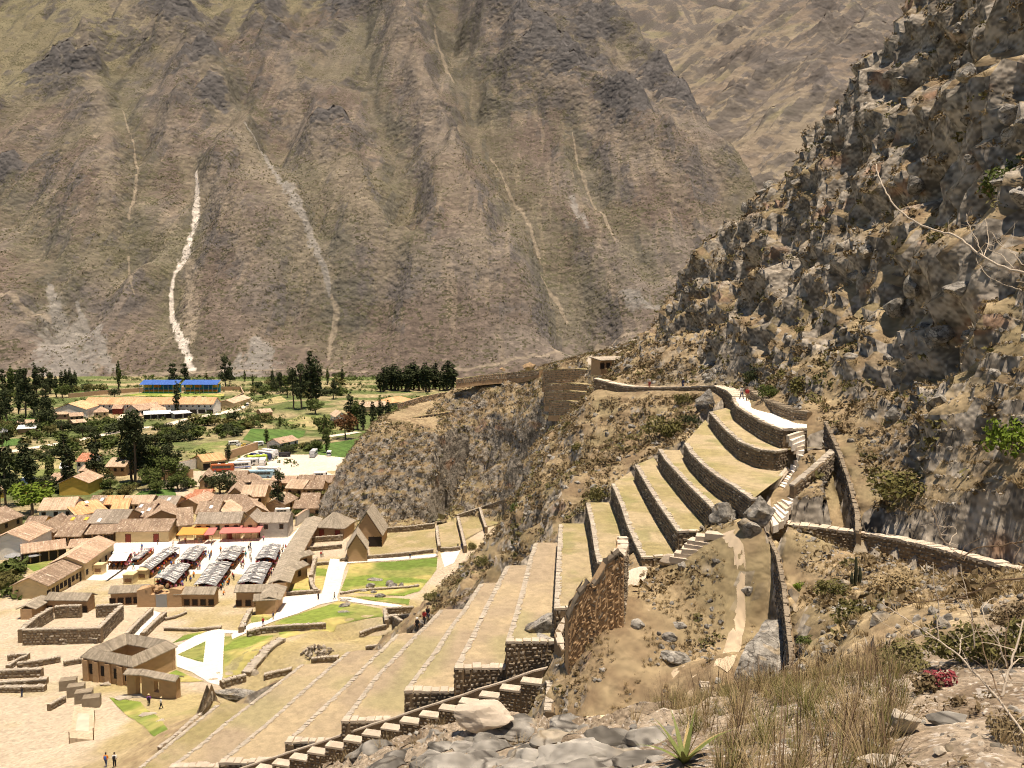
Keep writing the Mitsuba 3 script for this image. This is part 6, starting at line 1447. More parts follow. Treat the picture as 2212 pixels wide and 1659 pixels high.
for t in [('rusty orange bus parked at the near left corner of the lot', (1352,812), (1470,808), 'paint_rust', 9.5, 'paint_red'), ('white bus with dark windows beside the orange bus', (1464,798), (1588,790), 'paint_white', 9.5, 'paint_blue'),
          ('white bus behind the one beside the orange bus', (1520,778), (1610,772), 'paint_white', 9.0, None), ('white bus next to the lime green one', (1556,770), (1640,768), 'paint_silver', 8.5, None),
          ('lime green bus in the row of buses', (1585,755), (1668,748), 'paint_lime', 9.0, None), ('white bus standing alone before the lime green one', (1690,762), (1678,782), 'paint_white', 7.5, 'paint_red'),
          ('dark blue bus in the row of buses', (1612,735), (1722,744), 'paint_navy', 10.5, None), ('white bus right of the dark blue one', (1665,718), (1760,730), 'paint_white', 9.5, 'paint_blue'), ('white bus at the back end of the row', (1690,704), (1785,718), 'paint_white', 9.5, None),
          ('light blue bus with black windows nearest the roofs', (1590,852), (1720,850), 'paint_sky', 10.5, None), ('white and black bus behind the light blue one', (1652,826), (1770,830), 'paint_white', 9.5, 'paint_black'),
          ('dark grey bus standing alone on the far side of the lot', (2020,704), (1990,734), 'paint_silver', 8.5, 'paint_black')]:
    bus(t[0], t[1], t[2], t[3], t[4], stripe=t[5])
for t in [('black van at the far edge of the lot', (1788,717), (1845,715), 'paint_black'), ('white van at the right end of the lot', (2112,702), (2100,734), 'paint_white'), ('white van at the near edge of the lot', (2010,848), (2076,846), 'paint_white'),
          ('white van at the left of the cars on the meadow', (1464,642), (1506,640), 'paint_white'), ('white van at the right of the cars on the meadow', (1628,648), (1670,643), 'paint_white'), ('white van parked behind the grey roofed shop', (1762,1088), (1820,1086), 'paint_white'), ('pale bus in the lane beside the school wall', (1586,388), (1582,402), 'paint_white'), ]:
    bus(t[0], t[1], t[2], t[3], 5.2, name='van', cat='van', Wd=1.95, H_=2.2)
car('small white car between the vans on the meadow', (1516,648), (1545,646), 'paint_white'); car('yellow car between the vans on the meadow', (1546,650), (1572,648), 'paint_yellow'); car('dark car beside the yellow car on the meadow', (1574,652), (1600,650), 'paint_black'); car('silver car left of the right hand meadow van', (1602,652), (1626,650), 'paint_silver')

# ---------------------------------------------------------------- people
import manifold3d as m3
def bones(bs, n=8):
    parts = []
    for (a, ra, b, rb) in bs:
        s = [m3.Manifold.sphere(r, n).translate(tuple(map(float, p))) for p, r in ((a, ra), (b, rb))]
        parts.append(m3.Manifold.batch_hull(s))
    m = m3.Manifold.batch_boolean(parts, m3.OpType.Add).to_mesh()
    return np.array(m.vert_properties[:, :3], float), np.array(m.tri_verts)
def person_proto(walk=0.0, arm=0.25, bend=0.0):
    hip = .92; kn, st = .48, walk
    legs = []
    for s, ph in ((-1, st), (1, -st)):
        h = np.array([s * .1, 0, hip]); k = np.array([s * .1, ph * .5 + .03, kn]); a = np.array([s * .11, ph - (.05 if ph < 0 else -.02), .09])
        legs.append((h, k, a))
    sh = np.array([0, .02 + bend * .3, 1.42 - bend * .1]); neck = sh + [0, .01, .08]; head = neck + [0, .03 + bend * .1, .15]
    arms = []
    for s, ph in ((-1, -st), (1, st)):
        p = sh + [s * .19, 0, -.02]; e = p + [s * .06, ph * .25 - .03, -.28]; w = e + [-s * .02, .08 + arm + ph * .2, -.2 + arm * .4]
        arms.append((p, e, w))
    B = [(neck - [0, 0, .06], .055, head - [0, 0, .05], .06), (head - [0, 0, .03], .085, head + [0, 0, .06], .095), (head + [0, .09, -.01], .02, head + [0, .07, -.03], .02), (np.array([0, 0, hip]), .13, sh, .13)]
    for h, k, a in legs: B += [(h, .085, k, .058), (k, .055, a, .04), (a - [0, .04, .05], .04, a + [0, .14, -.06], .03)]
    for p, e, w in arms:
        B += [(p, .05, e, .04), (e, .038, w, .03), (w, .032, w + [0, .05, -.05], .026), (w + [.02, .02, 0], .014, w + [.05, .06, -.03], .011)]
        for q in (-.022, -.007, .008, .022): B.append((w + [q, .06, -.05], .011, w + [q * 1.2, .11, -.10], .009))
    body = bones(B, 6)
    shirt = bones([(np.array([-.08, 0, hip + .05]), .13, sh + [-.1, 0, -.05], .125), (np.array([.08, 0, hip + .05]), .13, sh + [.1, 0, -.05], .125), (np.array([0, 0, hip + .05]), .14, sh, .13)] + [(p, .075, e, .058) for p, e, w in arms], 6)
    trou = bones([(np.array([-.06, 0, hip]), .135, np.array([.06, 0, hip]), .135)] + [(h, .11, k, .082) for h, k, a in legs] + [(k, .08, a, .062) for h, k, a in legs], 6)
    hair = bones([(head + [0, -.035, .03], .098, head + [0, -.01, .075], .095)], 6)
    th = np.arange(14) / 14 * 2 * np.pi
    prof = [(.17, .075), (.165, .085), (.11, .095), (.1, .17), (.05, .19)]
    v = np.vstack([np.stack([r * np.cos(th), r * np.sin(th), np.full(14, z)], 1) for r, z in prof] + [[[0, 0, .19]], [[0, 0, .07]]]) + head
    f = []
    for i in range(4):
        for j in range(14):
            a, b = i * 14 + j, i * 14 + (j + 1) % 14; f += [[a, b, b + 14], [a, b + 14, a + 14]]
    f += [[56 + j, 56 + (j + 1) % 14, 70] for j in range(14)] + [[(j + 1) % 14, j, 71] for j in range(14)]
    pack = bones([(sh + [-.07, -.17, -.08], .09, sh + [-.06, -.17, -.36], .1), (sh + [.07, -.17, -.08], .09, sh + [.06, -.17, -.36], .1), (sh + [-.07, -.17, -.1], .09, sh + [.07, -.17, -.34], .1)], 6)
    return {k: mikit.ply(m, None, smooth=40) for k, m in (('body', body), ('shirt', shirt), ('trousers', trou), ('hair', hair), ('hat', (v, np.array(f))), ('backpack', pack))}
PROTO = [person_proto(0, .02), person_proto(.22, .1), person_proto(.05, .3, .5)]
def person(label, pos, yaw, shirt, trou, pose=0, hat=None, pack=None, group=None, s=1.0):
    k = thing('person', label, 'person', group); M = T4().translate(list(map(float, pos))).rotate([0, 0, 1], yaw).scale(s)
    pr = PROTO[pose]
    for nm, b in (('body', 'skin'), ('shirt', shirt), ('trousers', trou), ('hair', 'hair')) + ((('hat', hat),) if hat else ()) + ((('backpack', pack),) if pack else ()):
        obj(nm, pr[nm], b, k, to_world=M)
def on(px, py, conv=None, z=None):
    x, y = conv(px, py) if conv else (px, py)
    return U(x, y, z) if z is not None else on_hill(x, y) + [0, 0, .06]
person('walker in white and pale blue shirt with straw hat on the walkway', U(1602, 862, HC - 10.4), 200, 'paint_white', 'denim', 1, 'straw', 'paint_navy')
person('walker in dark red top and bare pale shorts behind on the walkway', U(1614, 866, HC - 10.4), 190, 'paint_red', 'khaki', 0)
person('person in white and red top sitting on the level path', fw_line[3] + [-1.2, .5, 0] , 150, 'paint_white', 'paint_red', 2)
person('person in navy with white cap on the level path', fw_line[3] + [3.4, -3.5, .05], 120, 'paint_navy', 'denim', 0, 'paint_white')
person('walker in purple shirt and dark trousers by the roofed ruin', on(955, 1262, c2), 20, 'paint_purple', 'paint_black', 0, 'straw', 'paint_black')
person('striding walker in white shirt and pale hat by the roofed ruin', on(1032, 1282, c2), -60, 'paint_white', 'paint_black', 1, 'straw')
person('walker in dark clothes and white cap at the stepped ruins', on(142, 1205, c2), 90, 'paint_black', 'denim', 0, 'paint_white')
person('walker with orange and blue pack at the lower edge', on(680, 1655, c2), 0, 'paint_orange', 'denim', 1, None, 'paint_blue')
person('walker in white top and dark shorts at the lower edge', on(735, 1655, c2), 10, 'paint_white', 'paint_black', 0, None, 'paint_black')
person('climber in dark clothes and white cap on the terrace steps', on(450, 1085, cA), 160, 'paint_black', 'paint_black', 1, 'paint_white')
person('climber in bright red jacket on the terrace steps', on(528, 1000, cA), 160, 'paint_red', 'paint_black', 1, 'straw')
person('climber in black farthest up the terrace steps', on(566, 960, cA), 160, 'paint_black', 'denim', 0)
for i, (x, y, c, sh, t) in enumerate(((1570,778,c2,'paint_white','walker in white where the paths meet'), (1687,748,c2,'paint_red','walker in red on the slanting path'), (1752,712,c2,'paint_navy','walker in navy on the slanting path'), (622,340,c4,'paint_black','walker in black at the corner of the lawn path'), (1021,322,c4,'paint_navy','walker in navy in the middle of the lawn path'), (1193,300,c4,'paint_white','walker in white at the end of the lawn path'),
        (432,582,c4,'paint_black','walker in black at the end of the low wall'), (535,582,c4,'khaki','walker in khaki at the path fork'), (1327,1310,c3,'paint_black','left one of two walkers at the terrace foot'), (1350,1308,c3,'paint_navy','right one of two walkers at the terrace foot'), (450,1362,c3,'paint_red','seated visitor in red at the little court'), (462,1360,c3,'paint_white','seated visitor in white at the little court'))):
    person(t, on(x, y, c), 40 * i, sh, ['paint_black', 'denim', 'khaki'][i % 3], i % 2, 'straw' if i % 4 == 0 else None)
rng = np.random.default_rng(55)
cols = ['paint_red', 'paint_black', 'paint_navy', 'paint_white', 'paint_pink', 'paint_blue', 'khaki', 'paint_orange', 'paint_teal', 'paint_purple']
CN = {'paint_red': 'red', 'paint_black': 'black', 'paint_navy': 'navy', 'paint_white': 'white', 'paint_pink': 'pink', 'paint_blue': 'blue', 'khaki': 'khaki', 'paint_orange': 'orange', 'paint_teal': 'teal', 'paint_purple': 'purple'}
for c in stall_xy[:8]:
    a, b = c[3], c[2]; d = (b - a); n = np.array([d[1], -d[0]]) / np.linalg.norm(d[:2])
    for j in range(8):
        p = a + d * rng.uniform(-.05, 1.02); q = p[:2] + n * rng.uniform(.3, 1.9); s = cols[rng.integers(len(cols))]
        person(f'person in {CN[s]} among the market stalls', [q[0], q[1], .17], rng.uniform(0, 360), s, ['paint_black', 'denim', 'paint_navy', 'khaki'][rng.integers(4)], rng.integers(0, 3), 'straw' if rng.random() < .3 else None, None, f'people in {CN[s]} among the market stalls', rng.uniform(.9, 1.02))
for x, y in ((905,1335),(910,1310),(1012,1280),(1110,1285),(1150,1262),(1188,1270),(1275,1268),(1290,1270),(1355,1285),(1362,1278),(1356,1350),(1415,1330),(1605,1300),(1610,1330),(1832,1315),(1815,1312),(1790,1345),(1705,1480),(1735,1450),(1755,1470),(1610,1390),(1470,1530),(1415,1570),(1195,1520),(1160,1500),(1740,1490),(1690,1255),(1000,1245),(930,1340),(1595,1320)):
    s = cols[rng.integers(len(cols))]
    person(f'person in {CN[s]} crossing the open square', [*U(*c1(x, y), .17)[:2], .17], rng.uniform(0, 360), s, ['paint_black', 'denim', 'khaki'][rng.integers(3)], rng.integers(0, 2), 'straw' if rng.random() < .3 else None, None, f'people in {CN[s]} crossing the open square')
# ---------------------------------------------------------------- trees and bushes
def leaf_mat(name, a, b):
    pmat(name, lambda p, n, uv: mix(C(*a), C(*b), noise(p.x / .9, p.y / .9, p.z / .9) * .6 + noise(p.x / .22, p.y / .22, p.z / .22) * .5))
leaf_mat('leaf_dark', (.022, .032, .014), (.075, .09, .04)); leaf_mat('leaf_mid', (.04, .06, .015), (.125, .155, .045)); leaf_mat('leaf_bright', (.07, .12, .01), (.20, .27, .04)); leaf_mat('leaf_rust', (.08, .04, .02), (.22, .11, .05))
leaf_mat('leaf_olive', (.06, .06, .018), (.19, .175, .065)); leaf_mat('brush_brown', (.085, .06, .032), (.24, .185, .105)); leaf_mat('brush_tan', (.20, .15, .075), (.42, .33, .19)); leaf_mat('brush_grey', (.17, .155, .13), (.42, .39, .34)); leaf_mat('brush_olive', (.06, .058, .022), (.20, .18, .075))
mat('bark', (.15, .11, .075)); mat('bark_pale', (.45, .38, .30)); mat('twig_pale', (.50, .43, .34)); mat('twig_brown', (.20, .14, .09)); mat('agave_leaf', (.17, .20, .06), .6); mat('agave_dry', (.36, .28, .13), .7); mat('aloe_silver', (.42, .41, .37), .7); mat('flower_red', (.24, .05, .06)); mat('cactus_skin', (.045, .05, .028))
def leaves(rng, centers, radii, n, size):
    """leaf clumps: small bent leaf faces spread through ellipsoids"""
    w = np.prod(radii, 1) ** .8; idx = rng.choice(len(centers), n, p=w / w.sum())
    d = rng.normal(size=(n, 3)); d /= np.linalg.norm(d, axis=1, keepdims=True)
    r = rng.uniform(.35, 1, n) ** .5
    pos = centers[idx] + d * r[:, None] * radii[idx]
    nr = d * .7 + rng.normal(size=(n, 3)) * .6 + [0, 0, .35]; nr /= np.linalg.norm(nr, axis=1, keepdims=True)
    t = np.cross(nr, rng.normal(size=(n, 3))); t /= np.linalg.norm(t, axis=1, keepdims=True); b = np.cross(nr, t)
    s = size * rng.uniform(.5, 1.5, n)[:, None]
    v = np.stack([pos - t * s, pos - b * s * .55 + nr * s * .15, pos + t * s, pos + b * s * .55 + nr * s * .15], 1).reshape(-1, 3)
    k = np.arange(n)[:, None] * 4
    return v, np.vstack([k + [0, 1, 2], k + [0, 2, 3]])
def tree_proto(kind, seed):
    rng = np.random.default_rng(seed); H1 = 1.0
    if kind == 'poplar':
        z = np.linspace(.16, .97, 9); c = np.stack([rng.normal(0, .015, 9), rng.normal(0, .015, 9), z], 1); w = .095 * np.sin(np.pi * np.clip((z - .02) / 1.0, 0, 1)) ** .6 * rng.uniform(.7, 1.2, 9)
        rad = np.stack([w, w, np.full(9, .09)], 1); n, s = 900, .023
    elif kind == 'eucalyptus':
        k = 15; z = rng.uniform(.3, .95, k); a = rng.uniform(0, 6.28, k); rr = .22 * np.sqrt(np.clip(1.05 - z, 0, 1)) * rng.uniform(.2, 1.1, k)
        c = np.stack([rr * np.cos(a), rr * np.sin(a), z], 1); w = rng.uniform(.05, .11, k); rad = np.stack([w, w, w * .9], 1); n, s = 1100, .026
    elif kind == 'round':
        k = 16; d = rng.normal(size=(k, 3)); d /= np.linalg.norm(d, axis=1, keepdims=True); c = d * [.34, .34, .26] + [0, 0, .58]; w = rng.uniform(.14, .24, k); rad = np.stack([w, w, w * .8], 1); n, s = 1100, .042
    elif kind == 'shrub':
        k = 16; d = rng.normal(size=(k, 3)); d[:, 2] = np.abs(d[:, 2]); d /= np.linalg.norm(d, axis=1, keepdims=True); c = d * [.55, .55, .5] * rng.uniform(.4, 1, (k, 1)) + [0, 0, .18]; w = rng.uniform(.14, .3, k); rad = np.stack([w, w, w * .85], 1); n, s = 1000, .048
    else:  # bush
        k = 11; d = rng.normal(size=(k, 3)); d[:, 2] = np.abs(d[:, 2]); d /= np.linalg.norm(d, axis=1, keepdims=True); c = d * [.55, .55, .5] * rng.uniform(.5, 1, (k, 1)) + [0, 0, .18]; w = rng.uniform(.2, .38, k); rad = np.stack([w, w, w * .8], 1); n, s = 230, .115
    cr = leaves(rng, c, rad, n, s)
    mb = MB(); top = .92 if kind not in ('bush', 'shrub') else .4
    zz = np.linspace(-.03, top, 8); mb.add(*tube(np.stack([.012 * np.sin(zz * 9), .012 * np.cos(zz * 7), zz], 1), np.interp(zz, [0, top], [.022 if kind != 'round' else .04, .004]), 6))
    for q in c[:9]:
        a = np.array([0, 0, max(.05, q[2] * .72)]); mb.add(*tube([a, (a + q) / 2 + rng.normal(0, .01, 3), q], [.009, .006, .003], 4))
    return mikit.ply(cr, None), mikit.ply(mb.mesh(), None)
TP = {k: [tree_proto(k, 10 * i + s) for s in range(3)] for i, k in enumerate(('poplar', 'eucalyptus', 'round', 'bush', 'shrub'))}
trng = np.random.default_rng(404)
def tree(label, x, y, h, kind, leaf, conv=c1, group=None, wide=1.0, lean=0, level=0.0, name=None, cat='tree', bark='bark'):
    p = U(*conv(x, y), level) if level is not None else on_hill(*conv(x, y))
    k = thing(name or {'poplar': 'poplar_tree', 'eucalyptus': 'eucalyptus_tree', 'round': 'round_tree', 'bush': 'bush'}[kind], label, cat, group)
    M = T4().translate(list(map(float, p))).rotate([0, 1, 0], lean).rotate([0, 0, 1], float(trng.uniform(0, 360))).scale([h * wide, h * wide, h])
    cr, tr = TP[kind][trng.integers(3)]
    obj('crown', cr, leaf, k, to_world=M); obj('trunk', tr, bark, k, to_world=M)
TREES = [
 ('tall dark tree at the left edge below the scree fan', 20, 330, 24, 'eucalyptus', 'leaf_dark', .9), ('dark poplar second from the left edge at the mountain foot', 72, 330, 25, 'poplar', 'leaf_dark', 1.2), ('dark poplar third from the left edge at the mountain foot', 118, 335, 22, 'poplar', 'leaf_dark', 1.2),
 ('big dark tree standing before the left end of the fields', 170, 465, 34, 'eucalyptus', 'leaf_dark', .8), ('dark tree left of the school cluster', 298, 445, 22, 'eucalyptus', 'leaf_dark', .7), ('dark tree beside the big dark one at the left', 215, 455, 22, 'eucalyptus', 'leaf_dark', .8),
 ('leftmost poplar of the small group under the scree fan', 395, 292, 18, 'poplar', 'leaf_dark', 1.3), ('second poplar of the small group under the scree fan', 425, 292, 19, 'poplar', 'leaf_dark', 1.3), ('third poplar of the small group under the scree fan', 452, 290, 20, 'poplar', 'leaf_dark', 1.3), ('rightmost poplar of the small group under the scree fan', 482, 290, 18, 'poplar', 'leaf_dark', 1.3),
 ('slender lone poplar left of the grandstands', 762, 285, 26, 'poplar', 'leaf_mid', 1.0), ('wide eucalyptus behind the gap of the grandstands, left half', 1110, 280, 25, 'eucalyptus', 'leaf_dark', 1.2), ('wide eucalyptus behind the gap of the grandstands, right half', 1185, 280, 25, 'eucalyptus', 'leaf_dark', 1.2), ('small tree right of the wide eucalyptus', 1325, 250, 12, 'eucalyptus', 'leaf_olive', 1.1),
 ('tall broad dark tree right of the grandstands', 1445, 282, 32, 'eucalyptus', 'leaf_dark', .9), ('dark tree touching the tall broad one', 1475, 278, 26, 'eucalyptus', 'leaf_dark', .9), ('small poplar beyond the mountain road', 1568, 235, 12, 'poplar', 'leaf_mid', 1.3), ('round dark tree at the end of the pitch', 735, 340, 9, 'round', 'leaf_dark', 1.2),
 ('black poplar standing before the school front', 1135, 445, 22, 'poplar', 'leaf_dark', 1.1),
 ('leftmost tall tree of the big grove by the pasture', 1880, 405, 30, 'eucalyptus', 'leaf_dark', .9), ('second tall tree of the big grove by the pasture', 1930, 412, 34, 'eucalyptus', 'leaf_dark', .9), ('tallest poplar of the big grove by the pasture', 1995, 400, 40, 'poplar', 'leaf_dark', 1.3), ('right poplar of the big grove by the pasture', 2030, 395, 37, 'poplar', 'leaf_dark', 1.3), ('round tree at the foot of the big grove', 2020, 440, 11, 'round', 'leaf_mid', 1.3),
 ('slim poplar beyond the big grove', 2100, 255, 16, 'poplar', 'leaf_mid', 1.3), ('slim poplar farther right beyond the big grove', 2195, 245, 16, 'poplar', 'leaf_dark', 1.3),
 ('leaning tree beside the white roofed shed', 205, 945, 20, 'poplar', 'leaf_dark', 1.5, -8), ('tall leaning tree before the white pink roofed house', 478, 935, 21, 'poplar', 'leaf_dark', 1.5, -10), ('bushy tall tree right of the pink roofed house', 620, 900, 22, 'eucalyptus', 'leaf_dark', .9), ('tall thin tree at the left edge by the town', 40, 1075, 28, 'eucalyptus', 'leaf_dark', .7), ('dark tree at the left edge under the tall thin one', 0, 1040, 14, 'round', 'leaf_dark', 1.0),
 ('bright green round tree beside the left roofs', 205, 1085, 11.5, 'round', 'leaf_bright', 1.35), ('leftmost eucalyptus of the central clump', 840, 880, 27, 'eucalyptus', 'leaf_dark', .9), ('tallest eucalyptus of the central clump', 870, 905, 30, 'eucalyptus', 'leaf_dark', .9), ('third eucalyptus of the central clump', 940, 880, 20, 'eucalyptus', 'leaf_dark', 1.1), ('fourth eucalyptus of the central clump', 1000, 865, 19, 'eucalyptus', 'leaf_dark', 1.1), ('reaching eucalyptus at the right of the central clump', 1090, 800, 16, 'eucalyptus', 'leaf_dark', 1.3), ('low round tree under the central clump', 1150, 860, 7, 'round', 'leaf_mid', 1.2),
 ('light green tree below the central clump', 960, 930, 9, 'round', 'leaf_mid', 1.1), ('round dark tree beside the hut roofs by the parking lot', 1410, 965, 9.5, 'round', 'leaf_dark', 1.3), ('tall dark street tree among the town roofs', 1788, 1075, 14.5, 'eucalyptus', 'leaf_dark', .9), ('narrow poplar at the corner of the parking lot', 1465, 742, 8, 'poplar', 'leaf_dark', 1.8), ('small dark tree among the garden bushes', 1140, 930, 7, 'round', 'leaf_mid', 1.2),
 ('green garden tree left of the bus park', 1320, 910, 5, 'round', 'leaf_mid', 1.3), ('small tree on the edge of the crop field', 1710, 632, 8, 'poplar', 'leaf_mid', 1.8), ('small poplar before the pasture', 1795, 520, 6, 'poplar', 'leaf_mid', 2.)]
for t in TREES: tree(t[0], t[1], t[2], t[3], t[4], t[5], wide=t[6], lean=t[7] if len(t) > 7 else 0)
for t in [('rust red tree at the edge of the green field', 605, 600, 15, 'round', 'leaf_rust', .9), ('yellow green tree left of the rust red one', 465, 610, 14, 'round', 'leaf_mid', .8), ('small poplar above the yellow green tree', 475, 560, 10, 'poplar', 'leaf_dark', 1.6), ('bushy tree before the green field', 420, 680, 6, 'round', 'leaf_mid', 1.2), ('poplar at the field edge by the lone road', 488, 690, 13, 'poplar', 'leaf_mid', 1.4),
          ('leftmost poplar before the orange villas', 640, 535, 21, 'poplar', 'leaf_dark', 1.5), ('second poplar before the orange villas', 680, 540, 18, 'poplar', 'leaf_mid', 1.6), ('third poplar before the orange villas', 720, 545, 17, 'poplar', 'leaf_dark', 1.6), ('fourth poplar before the orange villas', 780, 540, 16, 'poplar', 'leaf_dark', 1.6), ('fifth poplar before the orange villas', 830, 510, 15, 'poplar', 'leaf_dark', 1.8), ('sixth poplar before the orange villas beside the spur', 880, 485, 13, 'poplar', 'leaf_dark', 1.8)]:
    tree(t[0], t[1], t[2], t[3], t[4], t[5], c3, wide=t[6])
for i in range(22):
    tree('dark pointed tree in the long row behind the orange villas', 835 + i * 22 + trng.uniform(-8, 8), 292 + trng.uniform(-10, 10), trng.uniform(14, 27), 'poplar', 'leaf_dark', c3, 'dark pointed trees in the row behind the villas', 2.3)
for lab, n, (x0, x1, y0, y1), hs in [('dark tall tree in the woods at the left mountain foot', 16, (-20, 470, 300, 345), (15, 26)), ('dark tree between the left fields', 14, (-20, 330, 380, 560), (12, 22)), ('dark tree in the groves above the crop field', 12, (1600, 2180, 260, 360), (12, 20)), ('dark tree among the houses left of the square', 8, (20, 420, 850, 960), (9, 15)), ('dark eucalyptus in the lower part of the central clump', 8, (780, 1120, 790, 900), (12, 20))]:
    for i in range(n):
        kd = ['poplar', 'eucalyptus', 'eucalyptus', 'round'][trng.integers(4)]; h = trng.uniform(*hs) * (.6 if kd == 'round' else 1)
        lb = {'poplar': 'narrow ', 'eucalyptus': 'loose crowned ', 'round': 'rounded '}[kd] + lab
        tree(lb, trng.uniform(x0, x1), trng.uniform(y0, y1), h, kd, 'leaf_dark' if trng.random() < .75 else 'leaf_mid', c1, lb.replace(' tree ', ' trees ').replace('eucalyptus in', 'eucalyptus trees in'), 1.1)
STRIPS = [('green bush in the hedge below the school', [(150,575),(800,505),(800,565),(480,600),(150,645)], 40, (5, 9)), ('green bush on the bank below the lane', [(1000,540),(1500,468),(1560,560),(1200,610),(1000,580)], 42, (5, 9)), ('green bush in the hedge below the dirt road', [(560,650),(1180,560),(1200,620),(900,660),(600,700)], 34, (4, 8)),
 ('green garden bush behind the town roofs', [(640,975),(820,930),(1250,885),(1260,935),(1000,960),(700,990)], 26, (3, 6)), ('green bush along the orchard', [(1380,560),(1660,478),(1790,470),(1690,510),(1450,600)], 30, (5, 8)), ('green bush at the far mountain foot', [(1580,245),(2212,190),(2212,330),(1850,345),(1620,320)], 36, (6, 11)),
 ('green bush beside the left fields', [(-20,560),(400,500),(400,545),(-20,600)], 22, (5, 9)), ('green bush along the left meadow', [(90,745),(480,640),(500,690),(100,800)], 20, (5, 9)), ('green bush at the mountain foot on the left', [(-20,300),(700,265),(700,290),(-20,380)], 34, (6, 10)), ('green bush between the town houses', [(300,905),(700,860),(740,930),(400,960)], 18, (4, 7)),
 ('green bush at the back of the bus park', [(1680,660),(1990,650),(2050,690),(1800,700)], 18, (4, 6)), ('green bush in the yards by the spur', [(1850,960),(2080,950),(2080,990),(1900,1000)], 10, (3, 5)), ('green bush in the yards below the grey shop', [(1870,1075),(2060,1065),(2040,1110),(1880,1110)], 10, (3, 5)), ('leafy bush at the left edge below the gardens', [(-30,1470),(110,1450),(200,1600),(40,1680),(-30,1700)], 24, (3.5, 6))]
for lab, poly, n, (h0, h1) in STRIPS:
    P = Polygon(poly); x0, y0, x1, y1 = P.bounds; c = 0
    while c < n:
        x, y = trng.uniform(x0, x1), trng.uniform(y0, y1)
        if not P.contains(Point(x, y)): continue
        c += 1.7; m = ['leaf_mid', 'leaf_dark', 'leaf_mid', 'leaf_olive'][trng.integers(4)]
        lb = lab.replace('green bush', {'leaf_mid': 'mid green', 'leaf_dark': 'dark green', 'leaf_olive': 'olive green'}[m] + ' bush').replace('leafy bush', {'leaf_mid': 'mid green', 'leaf_dark': 'dark green', 'leaf_olive': 'olive green'}[m] + ' leafy bush')
        tree(lb, x, y, trng.uniform(h0, h1) * .85, 'bush' if trng.random() < .7 else 'round', m, c1, lb.replace(' bush', ' bushes'), 1.25, name='bush', cat='bush')
mrng = np.random.default_rng(66)
def bushes_between(n, box, name, leaf, label, hs):
    x = mrng.uniform(box[0], box[1], n); y = mrng.uniform(box[2], box[3], n); ok = meshkit.fbm(np.stack([x / 70, y / 70, x * 0], -1), 3, 2) > .5
    x, y = x[ok], y[ok]; v, f = leaves(np.random.default_rng(4), np.array([[0, 0, .4], [.3, .2, .3], [-.3, .1, .3]]), np.array([[.5, .5, .45]] * 3), 26, .22)
    V, F = copies(v, f, mats(np.stack([x, y, x * 0], 1), mrng.uniform(*hs, len(x)), mrng.uniform(0, 6, len(x))))
    k = obj(name, (V, F), leaf); labels[k] = {'label': label, 'category': 'undergrowth', 'kind': 'stuff'}
bushes_between(7000, (-620, 60, 350, 930), 'valley_undergrowth', 'leaf_mid', 'low green undergrowth scattered over the valley floor', (1.2, 3.2))

# ---------------------------------------------------------------- low growth and loose rock on the slopes
hv = Vh.reshape(len(GX), len(GY), 3)
def slope_points(n, rng, cond, box=None):
    x0, x1, y0, y1 = box or (-140, 124, -12, 339)
    i = rng.integers(max(1, int((x0 + 140) / RES)), min(len(GX) - 1, int((x1 + 140) / RES)), n * 6); j = rng.integers(max(1, int((y0 + 12) / RES)), min(len(GY) - 1, int((y1 + 12) / RES)), n * 6)
    p = hv[i, j] + rng.uniform(-.25, .25, (n * 6, 3)) * [1, 1, 0]
    ok = cond(p, i, j); p = p[ok]; i = i[ok]; j = j[ok]
    return p[:n]
terr_all = shapely.union_all([P.buffer(.6) for P in terr_poly]); shapely.prepare(terr_all)
keepout = shapely.union_all([LineString(l).buffer(.9) for l in FOOTPATHS if l[:, 1].max() < 80] + [LineString(l[:, :2]).buffer(1.6) for l in (TALL, SIDE, BACKW, fw_line, stair_l, np.array([SA, SB]))] + [Polygon(np.vstack([stair_l[:, :2], stair_r[::-1, :2]])).buffer(.4), Polygon(np.vstack([pe2[:, :2], pb2[::-1, :2]])).buffer(1.0)]); shapely.prepare(keepout)
def visible(p):
    d = p - [0, 0, HC]; t = np.linspace(.1, .97, 24)
    q = np.array([0, 0, HC]) + d[:, None] * t[None, :, None]
    h = hz(q[..., :2].reshape(-1, 2)).reshape(len(p), -1)
    px = d[:, 0] / np.maximum(d[:, 1], 1); return (d[:, 1] > 3) & (np.abs(px) < .72) & ((h - 2.5 < q[..., 2]).all(1))
def veg_cond(p, i, j, smin=.3, nmin=0.0):
    s = steep[i, j]; nz_ = meshkit.fbm(p / 6, 3, 41)
    return (s > smin) & (nz_ > nmin) & (p[:, 1] > 26) & ((p[:, 0] > -12) | (p[:, 1] > 200)) & ~((p[:, 1] < 68) & (p[:, 0] < 38) & (srng.random(len(p)) < .8)) & ~((p[:, 2] > 58) & (srng.random(len(p)) < .45)) & ~shapely.contains_xy(terr_all, p[:, 0], p[:, 1]) & ~shapely.contains_xy(keepout, p[:, 0], p[:, 1]) & visible(p)
def tuft(rng, n, h, spread, w):
    a = rng.uniform(0, 6.28, n); r = rng.uniform(0, spread * .4, n); o = np.stack([r * np.cos(a), r * np.sin(a), np.zeros(n)], 1)
    l = h * rng.uniform(.55, 1.1, n); tl = rng.uniform(.15, 1.0, n) * spread
    tip = o + np.stack([np.cos(a) * tl, np.sin(a) * tl, l], 1); s = np.stack([-np.sin(a), np.cos(a), np.zeros(n)], 1) * w
    mid = (o + tip) / 2 + [0, 0, 1] * (l * .12)[:, None]
    v = np.stack([o - s, o + s, mid - s * .7, mid + s * .7, tip], 1).reshape(-1, 3); k = np.arange(n)[:, None] * 5
    return v, np.vstack([k + [0, 1, 3], k + [0, 3, 2], k + [2, 3, 4]])
